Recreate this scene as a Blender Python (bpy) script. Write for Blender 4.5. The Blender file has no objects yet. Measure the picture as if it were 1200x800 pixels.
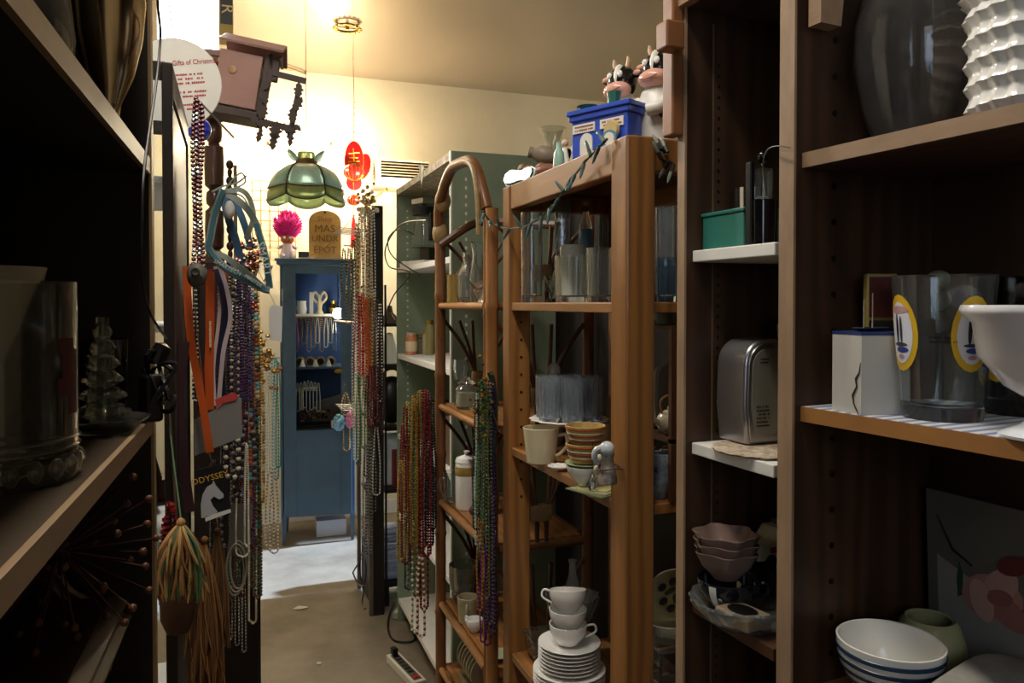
import bpy, math, random
from mathutils import Vector, Matrix
C = bpy.context.scene.collection
R = math.radians
PI = math.pi
rnd = random.Random(7)
# ------------------------------------------------------------------ camera
F = 900.0; YAW = R(19.85); PITCH = R(1.05); CAMZ = 1.6
cd = bpy.data.cameras.new('camera'); cam = bpy.data.objects.new('camera', cd); C.objects.link(cam)
cam.location = (0, 0, CAMZ)
cam.rotation_euler = (PI/2 - PITCH, 0, -YAW)
cd.sensor_fit = 'HORIZONTAL'; cd.sensor_width = 36; cd.lens = 36*F/1200
cd.shift_y = -27.5/1200; cd.clip_start = .02; cd.clip_end = 60
bpy.context.scene.camera = cam
vs = bpy.context.scene.view_settings
vs.view_transform = 'Standard'; vs.look = 'None'; vs.gamma = 1; vs.use_curve_mapping = False
vs.exposure = 0.0
# ------------------------------------------------------------------ world (overcast daylight outside the door and the added window)
W = bpy.data.worlds.new('world'); bpy.context.scene.world = W; W.use_nodes = True
W.node_tree.nodes['Background'].inputs[0].default_value = (.62, .78, 1, 1)
W.node_tree.nodes['Background'].inputs[1].default_value = 2.2
def light(name, kind, loc, power, col, size=.1, aim=None, size_y=None, ang=None, parent=None):
    l = bpy.data.lights.new(name, kind); o = bpy.data.objects.new(name, l); C.objects.link(o)
    l.energy = power; l.color = col; o.location = loc
    if kind == 'AREA':
        l.size = size
        if size_y: l.shape = 'RECTANGLE'; l.size_y = size_y
    elif kind == 'POINT': l.shadow_soft_size = size
    elif kind == 'SUN': l.angle = ang
    if aim: o.rotation_euler = (Vector(aim)-Vector(loc)).to_track_quat('-Z', 'Y').to_euler()
    if parent: o.parent = parent
    return o
# sun through the side door, falling on the floor before the blue cabinet
light('sun', 'SUN', (6, 4.8, 3.2), 26.0, (.52, .7, 1), ang=R(2.5), aim=(0, 4.75, .35))
# fluorescent tubes on the ceiling of the aisle, out of frame above the camera
light('aisle_tube_light', 'AREA', (.0, .9, 3.12), 27, (1, .93, .82), size=.16, size_y=1.3, aim=(.0, .9, 0))
light('added_daylight', 'AREA', (-.55, -1.75, 2.3), 5, (.8, .88, 1), size=.9, size_y=1.0, aim=(.8, 1.2, 1.4))  # daylight fill from an added, unseen window behind the camera
# ------------------------------------------------------------------ pixel -> place helpers (ray through pixel, cut at a real plane)
_cm = cam.rotation_euler.to_matrix()
FWD = _cm @ Vector((0, 0, -1))
def ray(px, py): return _cm @ Vector(((px-600)/F, (372.5-py)/F, -1))
def PY(px, py, Y):
    d = ray(px, py); return Vector((0, 0, CAMZ)) + d*(Y/d.y)
def PX(px, py, X):
    d = ray(px, py); return Vector((0, 0, CAMZ)) + d*(X/d.x)
def PZ(px, py, z):
    d = ray(px, py); return Vector((0, 0, CAMZ)) + d*((z-CAMZ)/d.z)
def S(p, n): return n*((Vector(p)-Vector((0, 0, CAMZ))).dot(FWD))/F     # n pixels in metres at point p
class Fr:                                                                # frame of a furniture unit: x = into the unit, y = along the aisle
    def __init__(s, o, rz): s.o = Vector((o[0], o[1], 0)); s.rz = rz; s.m = Matrix.Translation(s.o) @ Matrix.Rotation(rz, 4, 'Z'); s.i = s.m.inverted()
    def at(s, px, off, z, py=400):
        d = s.i.to_3x3() @ ray(px, py); p = s.i @ Vector((0, 0, 0)); t = (off-p.x)/d.x
        q = s.m @ Vector((off, p.y+t*d.y, 0)); q.z = z; return q
    def atv(s, px, v, z, py=400):
        d = s.i.to_3x3() @ ray(px, py); p = s.i @ Vector((0, 0, 0)); t = (v-p.y)/d.y
        q = s.m @ Vector((p.x+t*d.x, v, 0)); q.z = z; return q
    def v(s, px, off=0, py=400):
        return (s.i @ s.at(px, off, 0, py)).y
# ------------------------------------------------------------------ materials
MATS = {}
def lin(c): return c/12.92 if c <= .04045 else ((c+.055)/1.055)**2.4
def rgb(h): return tuple(lin(int(h[i:i+2], 16)/255) for i in (0, 2, 4)) + (1,)
def mat(name, h='808080', rough=.5, metal=0, trans=0, emit=0, var=0, scale=8, bump=0, coat=0, h2=None, stretch=(1, 1, 1), ior=1.45, spec=.5, alpha=1, wave=0, sub=0):
    if name in MATS: return MATS[name]
    m = bpy.data.materials.new(name); m.use_nodes = True; nt = m.node_tree; b = nt.nodes['Principled BSDF']
    I = b.inputs
    I['Base Color'].default_value = rgb(h); I['Roughness'].default_value = rough; I['Metallic'].default_value = metal
    I['Transmission Weight'].default_value = trans; I['IOR'].default_value = ior; I['Coat Weight'].default_value = coat
    I['Specular IOR Level'].default_value = spec; I['Alpha'].default_value = alpha
    if emit: I['Emission Color'].default_value = rgb(h); I['Emission Strength'].default_value = emit
    if sub: I['Subsurface Weight'].default_value = sub; I['Subsurface Scale'].default_value = .01
    if var or bump:
        tc = nt.nodes.new('ShaderNodeTexCoord'); mp = nt.nodes.new('ShaderNodeMapping'); mp.inputs['Scale'].default_value = stretch
        nz = nt.nodes.new('ShaderNodeTexNoise'); nz.inputs['Scale'].default_value = scale; nz.inputs['Detail'].default_value = 6
        nz.inputs['Roughness'].default_value = .65
        nt.links.new(tc.outputs['Object'], mp.inputs[0]); nt.links.new(mp.outputs[0], nz.inputs['Vector'])
        out = nz.outputs['Fac']
        if wave:
            wv = nt.nodes.new('ShaderNodeTexWave'); wv.inputs['Scale'].default_value = wave; wv.inputs['Distortion'].default_value = 6
            wv.inputs['Detail'].default_value = 3; wv.inputs['Detail Scale'].default_value = 1.5
            nt.links.new(mp.outputs[0], wv.inputs['Vector'])
            mx = nt.nodes.new('ShaderNodeMath'); mx.operation = 'MULTIPLY_ADD'; mx.inputs[1].default_value = .45
            ml = nt.nodes.new('ShaderNodeMath'); ml.operation = 'MULTIPLY'; ml.inputs[1].default_value = .55
            nt.links.new(nz.outputs['Fac'], ml.inputs[0]); nt.links.new(wv.outputs['Fac'], mx.inputs[0]); nt.links.new(ml.outputs[0], mx.inputs[2]); out = mx.outputs[0]
        if var:
            cr = nt.nodes.new('ShaderNodeValToRGB'); c = rgb(h); d = rgb(h2) if h2 else tuple(x*(1-var) for x in c[:3])+(1,)
            cr.color_ramp.elements[0].position = .3; cr.color_ramp.elements[0].color = d
            cr.color_ramp.elements[1].position = .68; cr.color_ramp.elements[1].color = c
            nt.links.new(out, cr.inputs[0]); nt.links.new(cr.outputs[0], I['Base Color'])
        if bump:
            bp = nt.nodes.new('ShaderNodeBump'); bp.inputs['Strength'].default_value = bump; bp.inputs['Distance'].default_value = .01
            nt.links.new(out, bp.inputs['Height']); nt.links.new(bp.outputs[0], I['Normal'])
    MATS[name] = m; return m
def pl(h, rough=.45, **k): return mat('c_'+h+'_%d' % (rough*100), h, rough, **k)     # plain colour
GL = mat('clear_glass', 'eef4f4', .03, trans=.975, ior=1.45)
GLD = mat('dusty_glass', 'e2e4de', .07, trans=.97, ior=1.45)
GLF = mat('frosted_glass', 'dfe6e6', .45, trans=.85, ior=1.4)
GLS = mat('smoky_glass', '8a8a84', .04, trans=1)
GLC = mat('cut_glass', 'ecf4fc', .05, trans=.94, ior=1.5)
PANE = mat('pane_glass', 'f2f6f8', .02, trans=1, ior=1.02)
HONEY = mat('honey_stained_wood', '9c6835', .42, var=.35, scale=9, stretch=(5, 5, .5), bump=.08, wave=2, coat=.2)
HONEYH = mat('honey_wood_grain_along', 'a06c3a', .42, var=.35, scale=9, stretch=(5, .5, 5), bump=.08, wave=2, coat=.2)
WALN = mat('dark_walnut', '48301f', .5, var=.4, scale=8, stretch=(5, 5, .45), bump=.06, wave=1.5)
WALNH = mat('dark_walnut_along', '4e3120', .5, var=.4, scale=8, stretch=(5, .45, 5), bump=.06, wave=1.5)
EDGE = mat('worn_board_edge', 'a3866a', .55, var=.3, scale=14, stretch=(4, .7, 2), bump=.08)
EDGEV = mat('worn_panel_edge', 'a3866a', .55, var=.3, scale=14, stretch=(3, 3, .6), bump=.08)
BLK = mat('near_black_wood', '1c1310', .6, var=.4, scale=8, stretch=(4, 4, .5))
RATT = mat('rattan_cane', '7d4f2c', .4, var=.45, scale=20, stretch=(2, 2, .6), bump=.1, coat=.2)
RATD = mat('dark_rattan', '5c3a24', .45, var=.4, scale=20, bump=.1)
RATL = mat('pale_rattan_binding', 'a08353', .5, var=.4, scale=60, bump=.2)
GRN = mat('green_enamel', '889680', .45, var=.25, scale=5, bump=.03, h2='74836b')
WHT = mat('white_board', 'e6e4de', .5, var=.08, scale=10)
WCER = mat('white_ceramic', 'e8e6e0', .18, coat=.4)
CRM = mat('cream_ceramic', 'd3c6a4', .25, coat=.3)
BLP = mat('black_plastic', '0c0c0d', .35)
CHR = mat('chrome', 'c8c8c8', .15, metal=1)
BRS = mat('brass', 'b08a3c', .3, metal=1)
STL = mat('brushed_steel', 'a8a8ab', .32, metal=1)
# ------------------------------------------------------------------ mesh builder
ICO = None
class MB:
    def __init__(s): s.v = []; s.f = []; s.mi = []; s.sm = []
    def add(s, vs, fs, mi=0, sm=False, M=None):
        n = len(s.v)
        if M is not None: vs = [M @ Vector(q) for q in vs]
        s.v.extend(tuple(q) for q in vs)
        for f in fs: s.f.append(tuple(i+n for i in f)); s.mi.append(mi); s.sm.append(sm)
        return s
    def box(s, c, d, mi=0, M=None, rz=0):
        x, y, z = (q/2 for q in d)
        vs = [Vector((a*x, b*y, e*z)) for a in (-1, 1) for b in (-1, 1) for e in (-1, 1)]
        if rz: m = Matrix.Rotation(rz, 3, 'Z'); vs = [m @ q for q in vs]
        vs = [q+Vector(c) for q in vs]
        return s.add(vs, [(0, 1, 3, 2), (4, 6, 7, 5), (0, 4, 5, 1), (2, 3, 7, 6), (0, 2, 6, 4), (1, 5, 7, 3)], mi, False, M)
    def bx(s, a, b, mi=0, M=None):
        return s.box([(a[i]+b[i])/2 for i in range(3)], [abs(b[i]-a[i]) for i in range(3)], mi, M)
    def lathe(s, prof, n=24, c=(0, 0, 0), mi=0, mod=None, M=None, sm=True, sq=1.0, power=None):
        vs = []; fs = []; idx = []
        for (r, z) in prof:
            if r < 1e-6: idx.append([len(vs)]*n); vs.append(Vector((0, 0, z))+Vector(c)); continue
            row = []
            for k in range(n):
                a = 2*PI*k/n; rr = r
                if mod: rr = r*(1+mod[1]*math.cos(mod[0]*a)*(mod[2](z) if len(mod) > 2 else 1))
                ca, sa = math.cos(a), math.sin(a)
                if power: q = (abs(ca)**power+abs(sa)**power)**(-1/power); ca *= q; sa *= q
                row.append(len(vs)); vs.append(Vector((rr*ca, rr*sa*sq, z))+Vector(c))
            idx.append(row)
        for i in range(len(prof)-1):
            A, B = idx[i], idx[i+1]
            for k in range(n):
                l = (k+1) % n; f = [A[k], A[l], B[l], B[k]]
                f = [q for j, q in enumerate(f) if q not in f[:j]]
                if len(f) > 2: fs.append(tuple(f))
        return s.add(vs, fs, mi, sm, M)
    def tube(s, pts, r, n=8, mi=0, closed=False, M=None, flat=1.0):
        pts = [Vector(p) for p in pts]; m = len(pts); vs = []; fs = []
        up = Vector((0, 0, 1)); pn = None
        for i, p in enumerate(pts):
            a = pts[(i-1) % m] if (i or closed) else p; b = pts[(i+1) % m] if (i < m-1 or closed) else p
            t = (b-a); t = t.normalized() if t.length > 1e-9 else Vector((0, 0, 1))
            if pn is None:
                pn = t.cross(up if abs(t.z) < .9 else Vector((1, 0, 0))).normalized()
            pn = (pn - t*pn.dot(t)); pn = pn.normalized() if pn.length > 1e-6 else t.orthogonal().normalized()
            bn = t.cross(pn); rr = r[i] if isinstance(r, (list, tuple)) else r
            for k in range(n):
                w = 2*PI*k/n; vs.append(p + pn*math.cos(w)*rr + bn*math.sin(w)*rr*flat)
        for i in range(m if closed else m-1):
            for k in range(n):
                l = (k+1) % n; j = (i+1) % m; fs.append((i*n+k, i*n+l, j*n+l, j*n+k))
        if not closed:
            fs.append(tuple(range(n-1, -1, -1))); fs.append(tuple((m-1)*n+k for k in range(n)))
        return s.add(vs, fs, mi, True, M)
    def ball(s, c, r, n=12, k=8, mi=0, M=None, rot=None):
        r = (r, r, r) if not isinstance(r, (list, tuple)) else r
        m = Matrix.Translation(c) @ (rot if rot is not None else Matrix.Identity(4)) @ Matrix.Diagonal((r[0], r[1], r[2], 1))
        if M is not None: m = M @ m
        return s.lathe([(math.sin(PI*i/k), -math.cos(PI*i/k)) for i in range(k+1)], n, mi=mi, M=m)
    def ico(s, c, r, mi=0):
        g = 1.618; q = r/1.902
        vs = [(-q, g*q, 0), (q, g*q, 0), (-q, -g*q, 0), (q, -g*q, 0), (0, -q, g*q), (0, q, g*q), (0, -q, -g*q), (0, q, -g*q), (g*q, 0, -q), (g*q, 0, q), (-g*q, 0, -q), (-g*q, 0, q)]
        n = len(s.v); s.v.extend((a+c[0], b+c[1], e+c[2]) for a, b, e in vs)
        for f in ICOF: s.f.append((f[0]+n, f[1]+n, f[2]+n)); s.mi.append(mi); s.sm.append(True)
    def prism(s, out, d, mi=0, M=None, sm=False):   # outline in x,z ; extruded along +y by d
        n = len(out); vs = [(x, 0, z) for x, z in out]+[(x, d, z) for x, z in out]
        fs = [tuple(range(n)), tuple(range(2*n-1, n-1, -1))]
        s.add(vs, fs, mi, False, M)
        k = len(s.v)-2*n
        for i in range(n):
            j = (i+1) % n; s.f.append((k+i, k+n+i, k+n+j, k+j)); s.mi.append(mi); s.sm.append(sm)
        return s
    def ribbon(s, pts, w, side=(1, 0, 0), mi=0, t=.0012):
        pts = [Vector(p) for p in pts]; n = len(pts)
        sd = [Vector(q).normalized() for q in side] if isinstance(side, list) else [Vector(side).normalized()]*n
        vs = []
        for i, p in enumerate(pts):
            a = pts[max(0, i-1)]; b = pts[min(n-1, i+1)]; tn = (b-a).normalized(); nn = tn.cross(sd[i]).normalized()*t/2
            h = sd[i]*w/2
            vs += [p-h-nn, p+h-nn, p+h+nn, p-h+nn]
        fs = [(0, 3, 2, 1), tuple(4*(n-1)+k for k in range(4))]
        for i in range(n-1):
            for k in range(4): l = (k+1) % 4; fs.append((4*i+k, 4*i+l, 4*i+4+l, 4*i+4+k))
        return s.add(vs, fs, mi, True)
ICOF = [(0, 11, 5), (0, 5, 1), (0, 1, 7), (0, 7, 10), (0, 10, 11), (1, 5, 9), (5, 11, 4), (11, 10, 2), (10, 7, 6), (7, 1, 8), (3, 9, 4), (3, 4, 2), (3, 2, 6), (3, 6, 8), (3, 8, 9), (4, 9, 5), (2, 4, 11), (6, 2, 10), (8, 6, 7), (9, 8, 1)]
def mesh(name, b, mats):
    me = bpy.data.meshes.new(name); me.from_pydata(b.v, [], b.f)
    for m in (mats if isinstance(mats, (list, tuple)) else [mats]): me.materials.append(m)
    me.polygons.foreach_set('material_index', b.mi); me.polygons.foreach_set('use_smooth', b.sm)
    me.update(); return me
def obj(name, b, mats, parent=None, label=None, bevel=0, kind=None, loc=None, fix=True):
    me = mesh(name, b, mats) if isinstance(b, MB) else b
    o = bpy.data.objects.new(name, me); C.objects.link(o)
    if parent: o.parent = parent
    if label: o['label'] = label
    if kind: o['kind'] = kind
    if loc is not None: o.location = loc
    if isinstance(b, MB) and fix and any(b.sm):
        import bmesh
        bm = bmesh.new(); bm.from_mesh(me); bmesh.ops.recalc_face_normals(bm, faces=bm.faces); bm.to_mesh(me); bm.free()
        me.set_sharp_from_angle(angle=R(40))
    if bevel:
        md = o.modifiers.new('bevel', 'BEVEL'); md.width = bevel; md.segments = 2; md.limit_method = 'ANGLE'
    return o
def tag(o, label, cat, group=None):
    o['label'] = label; o['category'] = cat
    if group: o['group'] = group
    return o
def thing(name, label, cat, loc=(0, 0, 0), rz=0, group=None):
    o = bpy.data.objects.new(name, None); C.objects.link(o); o.location = Vector(loc)+Vector((0, 0, .0009 if loc[2] > .01 else 0)); o.rotation_euler = (0, 0, rz); o.empty_display_size = .05
    return tag(o, label, cat, group)
def one(name, label, cat, b, mats, loc=(0, 0, 0), rz=0, group=None, bevel=0):
    o = obj(name, b, mats, loc=Vector(loc)+Vector((0, 0, .0009 if Vector(loc).length else 0)), bevel=bevel); o.rotation_euler = (0, 0, rz); return tag(o, label, cat, group)
def setting(name, b, m, **k): return obj(name, b, m, kind='structure', **k)
def smooth(pts, k=6, closed=False):
    pts = [Vector(p) for p in pts]; n = len(pts); out = []
    for i in range(n if closed else n-1):
        g = (lambda j: pts[j % n]) if closed else (lambda j: pts[max(0, min(n-1, j))])
        a, b, c, d = g(i-1), g(i), g(i+1), g(i+2)
        for q in range(k):
            t = q/k; out.append(.5*((2*b)+(c-a)*t+(2*a-5*b+4*c-d)*t*t+(3*b-a-3*c+d)*t**3))
    if not closed: out.append(pts[-1])
    return out
def text(body, size, m, parent, M, name='lettering', extrude=.0003, label=None, align='CENTER', sx=1):
    cu = bpy.data.curves.new(name, 'FONT'); cu.body = body; cu.size = size; cu.align_x = align; cu.align_y = 'CENTER'; cu.extrude = extrude; cu.resolution_u = 2
    t = bpy.data.objects.new(name, cu); C.objects.link(t)
    dg = bpy.context.evaluated_depsgraph_get(); me = bpy.data.meshes.new_from_object(t.evaluated_get(dg))
    bpy.data.objects.remove(t); bpy.data.curves.remove(cu)
    me.transform(M @ Matrix.Diagonal((sx, 1, 1, 1))); me.materials.clear(); me.materials.append(m)
    o = bpy.data.objects.new(name, me); C.objects.link(o); o.parent = parent
    if label: o['label'] = label
    return o
FACE = Matrix.Rotation(PI/2, 4, 'X')            # text in the xz plane facing -y
def T(x=0, y=0, z=0): return Matrix.Translation((x, y, z))
# ------------------------------------------------------------------ the room
XL, XR, YB, YN, ZC = -1.35, 3.6, 5.85, -2.0, 3.3
CONC = mat('worn_concrete', '8c8272', .6, var=.35, scale=2.2, bump=.25, h2='665b4c')
nt = CONC.node_tree; b = nt.nodes['Principled BSDF']
WALL = mat('cream_plaster', 'e4dac0', .8, var=.1, scale=3)
CEIL = mat('varnished_tan_ceiling', '9a8872', .22, var=.3, scale=1.2, coat=.8, metal=.45, stretch=(1, .4, 1), bump=.02)
setting('floor', MB().bx((XL-.2, YN-.2, -.1), (XR+.2, YB+.2, 0)), CONC)
setting('ceiling', MB().bx((XL-.2, YN-.2, ZC), (XR+.2, YB+.2, ZC+.12)), CEIL)
setting('wall_left', MB().bx((XL-.12, YN-.2, 0), (XL, YB+.2, ZC)), WALL)
setting('wall_far', MB().bx((XL, YB, 0), (XR, YB+.12, ZC)), WALL)
b = MB(); D0, D1, DH = 4.32, 5.3, 2.15
b.bx((XR, YN-.2, 0), (XR+.12, D0, ZC)); b.bx((XR, D1, 0), (XR+.12, YB+.2, ZC)); b.bx((XR, D0, DH), (XR+.12, D1, ZC))
setting('wall_right', b, WALL)
b = MB(); W0, W1, WZ0, WZ1 = -1.15, -.1, 1.5, 2.7
b.bx((XL, YN-.12, 0), (W0, YN, ZC)); b.bx((W1, YN-.12, 0), (XR, YN, ZC)); b.bx((W0, YN-.12, 0), (W1, YN, WZ0)); b.bx((W0, YN-.12, WZ1), (W1, YN, ZC))
setting('wall_near', b, WALL)
w = thing('added_window', 'white framed window added in the wall behind the viewer', 'window'); w['kind'] = 'structure'  # out of view, added to bring daylight to the near shelves
b = MB(); 
for a, c in (((W0, WZ0), (W0+.05, WZ1)), ((W1-.05, WZ0), (W1, WZ1)), ((W0, WZ0), (W1, WZ0+.05)), ((W0, WZ1-.05), (W1, WZ1)), (((W0+W1)/2-.02, WZ0), ((W0+W1)/2+.02, WZ1))):
    b.bx((a[0], YN-.09, a[1]), (c[0], YN-.03, c[1]))
obj('window_frame', b, WHT, w)
obj('pane', MB().bx((W0, YN-.065, WZ0), (W1, YN-.06, WZ1)), PANE, w)
b = MB(); b.bx((XR-.02, D0-.07, 0), (XR+.14, D0, DH+.07)); b.bx((XR-.02, D1, 0), (XR+.14, D1+.07, DH+.07)); b.bx((XR-.02, D0, DH), (XR+.14, D1, DH+.07))
setting('trim_1', b, WHT)
setting('ground', MB().bx((XR+.2, 0, -.1), (8, 10, 0)), mat('yard_concrete', '9a9a96', .9))
b = MB().bx((XL, 5.83, 0), (XR, YB, .1)); setting('baseboard_far', b, WHT)

# ------------------------------------------------------------------ units along the right side of the aisle
RX = .66
def board(o, name, a, b_, m, edge=None, label=None, bev=.0015):
    return obj(name, MB().bx(a, b_), m, o, label, bevel=bev)
# --- first étagère: honey-stained wooden frame
E1 = Fr((RX, (lambda a: RX/math.tan(a))(YAW+math.atan(134/900))), 0)
L1e = E1.v(589); EZ = 1.903; ED = .37; PW = .062
e = thing('etagere', 'open honey-stained wooden etagere with square posts beside the aisle', 'shelf', E1.o)
for x in (0, ED-PW):
    for y in (0, L1e-.05):
        w_ = PW if y == 0 else .05
        obj('post', MB().bx((x, y, 0), (x+PW*.95, y+w_, EZ)), HONEY, e, bevel=.004)
ZA, ZB, ZCs = 1.603, 1.232, .70
b = MB().bx((.002, w_-.0, EZ-.062), (.03, L1e-.05, EZ-.004)); obj('rail', MB().bx((.004, PW+.0005, EZ-.062), (.034, L1e-.0505, EZ-.001)), HONEYH, e, bevel=.003)
obj('rail', MB().bx((ED-.04, PW+.0005, EZ-.062), (ED-.01, L1e-.0505, EZ-.001)), HONEYH, e, bevel=.003)
for y in (.006, L1e-.04): obj('rail', MB().bx((PW*.95+.0005, y, EZ-.062), (ED-PW-.0005, y+.03, EZ-.001)), HONEY, e, bevel=.003)
obj('top_panel', MB().bx((.035, .037, EZ-.02), (ED-.041, L1e-.041, EZ-.003)), WALNH, e)
for z in (ZA, ZB, ZCs, .18):
    obj('shelf', MB().bx((.006, .001+PW, z-.02), (ED-.006, L1e-.051, z)), HONEYH, e, bevel=.002)
    obj('shelf_end', MB().bx((PW, .006, z-.02), (ED-PW, PW, z)), HONEYH, e, bevel=.002)
b = MB()
for z in [1.1+.045*i for i in range(15)]:
    b.bx((.03, L1e-.0512, z), (.036, L1e-.0506, z+.006))
obj('peg_hole', b, BLP, e, kind='stuff')

# --- second étagère: bamboo and rattan
E2 = Fr((RX, 1.99), 0); L2e = .56; D2 = .29
e2 = thing('rattan_etagere', 'rattan and bamboo etagere with fan-shaped cane sides behind the wooden one', 'shelf', E2.o)
def bamboo(name, a, b_, r, m=RATT, parent=e2, nodes=True):
    a, b_ = Vector(a), Vector(b_); L = (b_-a).length; k = max(1, int(L/.24)); pts = []; rr = []
    for i in range(k):
        for t, q in ((0, 1.0), (.04, .95), (.96, .95)) if nodes else ((0, 1),):
            pts.append(a+(b_-a)*((i+t)/k)); rr.append(r*q*(1.12 if t == 0 and nodes and i else 1))
    pts.append(b_); rr.append(r)
    return obj(name, MB().tube(pts, rr, 10), m, parent)
Z2 = (1.605, 1.262, .935, .585, .36)
EZ2 = 1.86
bamboo('post', (.0, .0, 0), (.0, .0, EZ2), .018, HONEY); bamboo('post', (.002, .04, 0), (.002, .04, EZ2-.03), .014, RATT)
bamboo('post', (.0, L2e, 0), (.0, L2e, 1.9), .019); bamboo('post', (D2, 0, 0), (D2, 0, EZ2), .018); bamboo('post', (D2, L2e, 0), (D2, L2e, EZ2), .018)
for z in Z2:
    for x in (0, D2):
        bamboo('rail', (x, .055, z-.012), (x, L2e-.018, z-.012), .012, HONEYH if x == 0 else RATT)
    for y in (0, L2e): bamboo('rail', (.018, y, z-.012), (D2-.018, y, z-.012), .012)
    obj('shelf', MB().bx((.013, .02, z-.01), (D2-.013, L2e-.013, z)), HONEYH, e2)
ZT = (EZ2+.0,)+Z2
for i in range(5):
    zt, zb = ZT[i], ZT[i+1]
    for y in (-.004, L2e+.004):
        b = MB(); H = zt-zb
        for sx in (-1, 1):
            for w_, r0 in ((.125, .0065), (.07, .006), (.02, .006)):
                if w_ == .07 and sx == 1 and i % 2: continue
                pts = smooth([(D2/2+sx*.014, y, zb), (D2/2+sx*.018, y, zb+H*.25), (D2/2+sx*(.018+w_*.35), y, zb+H*.55), (D2/2+sx*(.01+w_*.95), y, zb+H*.82)], 5)
                b.tube(pts, r0, 6)
        obj('cane_fan', b, RATD, e2)
        obj('binding', MB().lathe([(.03, 0), (.033, .01), (.033, .035), (.03, .045)], 12, (D2/2, y, zb+.06), sq=.4), RATL, e2)
b = MB(); b.tube(smooth([(-.004, L2e, 1.84), (-.01, L2e-.03, 1.93), (-.01, L2e-.15, 2.015), (-.01, .3, 2.03), (-.01, .13, 2.0), (-.004, .03, 1.86)], 8), .017, 10); obj('arch', b, RATT, e2)
b = MB(); b.tube(smooth([(0, L2e-.02, 1.80), (.1, L2e-.1, 1.87), (.2, L2e-.22, 1.86), (.29, L2e-.4, 1.84)], 6), .014, 8); obj('brace', b, RATD, e2)
for p in ((0, L2e, 1.84), (0, L2e-.035, 1.945)):
    obj('binding', MB().ball(p, (.028, .028, .04), 12, 8), RATL, e2)
b = MB(); b.tube(smooth([(-.02, .18, 2.02), (-.03, .08, 1.98), (-.028, .045, 1.9), (-.025, .04, 1.79)], 6), .007, 8); obj('loose_cane', b, RATL, e2)

# --- green enamelled metal cabinet
G = Fr((.763, 2.77), 0); LG = 1.05; DG = .42; ZG = 2.17
g = thing('metal_shelf', 'tall chipped green metal shelf unit with white shelf edges', 'shelf', G.o)
obj('side_panel', MB().bx((0, 0, 0), (DG, .012, ZG)), GRN, g, bevel=.002); obj('side_panel', MB().bx((0, LG-.012, 0), (DG, LG, ZG)), GRN, g, bevel=.002)
obj('back_panel', MB().bx((DG-.01, .013, 0), (DG, LG-.013, ZG)), GRN, g)
obj('top_panel', MB().bx((0, .013, ZG-.03), (DG-.011, LG-.013, ZG)), mat('rusty_white', 'b9b39c', .6, var=.5, scale=30, h2='6a4a30'), g)
obj('edge_strip', MB().bx((-.006, -.002, 0), (0, .016, ZG)), pl('c9cdbd'), g)
for z in (1.78, 1.352, .95, .55, .12): 
    obj('shelf', MB().bx((.004, .013, z-.025), (DG-.011, LG-.013, z)), WHT, g, bevel=.002)
b = MB()
for sgn, y in ((0, LG-.0125), (1, -.0006)):
    for i in range(56): 
        z = .3+.032*i; b.bx((.05, y, z), (.058, y+.0006, z+.012 if sgn else z+.009))
obj('slot_row', b, pl('d8d6c4'), g, kind='stuff')

# --- middle unit: dark walnut bookcase, white shelves
MU = Fr((RX, RX/math.tan(YAW+math.atan(194/900))), R(2.5))
vn = MU.v(912)
LM = -vn; TH = .02; DM = .31; ZM = 2.06
mroot = thing('bookcase', 'dark walnut bookcase with white adjustable shelves', 'bookcase', MU.m @ Vector((0, vn-.02, 0)), MU.rz)
ly = lambda y: y - (vn-.02)
obj('side_panel', MB().bx((.003, ly(-TH), 0), (DM, ly(0), ZM-.001)), WALN, mroot); obj('panel_edge', MB().bx((-.001, ly(-.019), 0), (.003, ly(0), ZM)), EDGEV, mroot, 'pale worn front edge')
obj('back_panel', MB().bx((DM, ly(vn+.021), 0), (DM+.008, ly(0), ZM)), WALN, mroot)
obj('top_board', MB().bx((.004, ly(vn+.021), ZM), (DM+.008, ly(.0), ZM+.02)), WALNH, mroot); obj('board_edge', MB().bx((-.012, ly(vn+.004), ZM-.0), (.004, ly(.0), ZM+.022)), EDGE, mroot)
ZS1, ZS2, ZS3 = 1.683, 1.383, 1.133
for z in (ZS1, ZS2):
    obj('shelf', MB().bx((.012, ly(vn+.021), z-.018), (DM-.002, ly(-TH-.002), z)), WHT, mroot, 'white painted shelf', bevel=.0015)
for z in (ZS3, .78, .4, .1): obj('shelf', MB().bx((.014, ly(vn+.021), z-.018), (DM-.002, ly(-TH-.002), z)), WALNH, mroot, bevel=.0015)
b = MB()
for i in range(60): z = 1.0+.0165*i; b.bx((.06, ly(-TH-.0006), z), (.064, ly(-TH), z+.005))
obj('slot_row', b, BLP, mroot, kind='stuff')
obj('slot_track', MB().bx((.05, ly(-TH-.0005), .9), (.053, ly(-TH), 2.04)), pl('6a5642'), mroot)
# trim on the outer corner and the bar that runs to the étagère
obj('corner_strip', MB().bx((-.022, ly(-.016), 1.862), (-.0015, ly(.012), ZM+.03)), mat('red_brown_trim', '93603c', .45, var=.25, scale=12, stretch=(4, 4, .5)), mroot, bevel=.003)
obj('cross_bar', MB().bx((-.055, ly(-.05), 1.983), (-.0225, ly(MU.v(777, -.04)), 2.025)), MATS['red_brown_trim'], mroot, bevel=.003)

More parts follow.
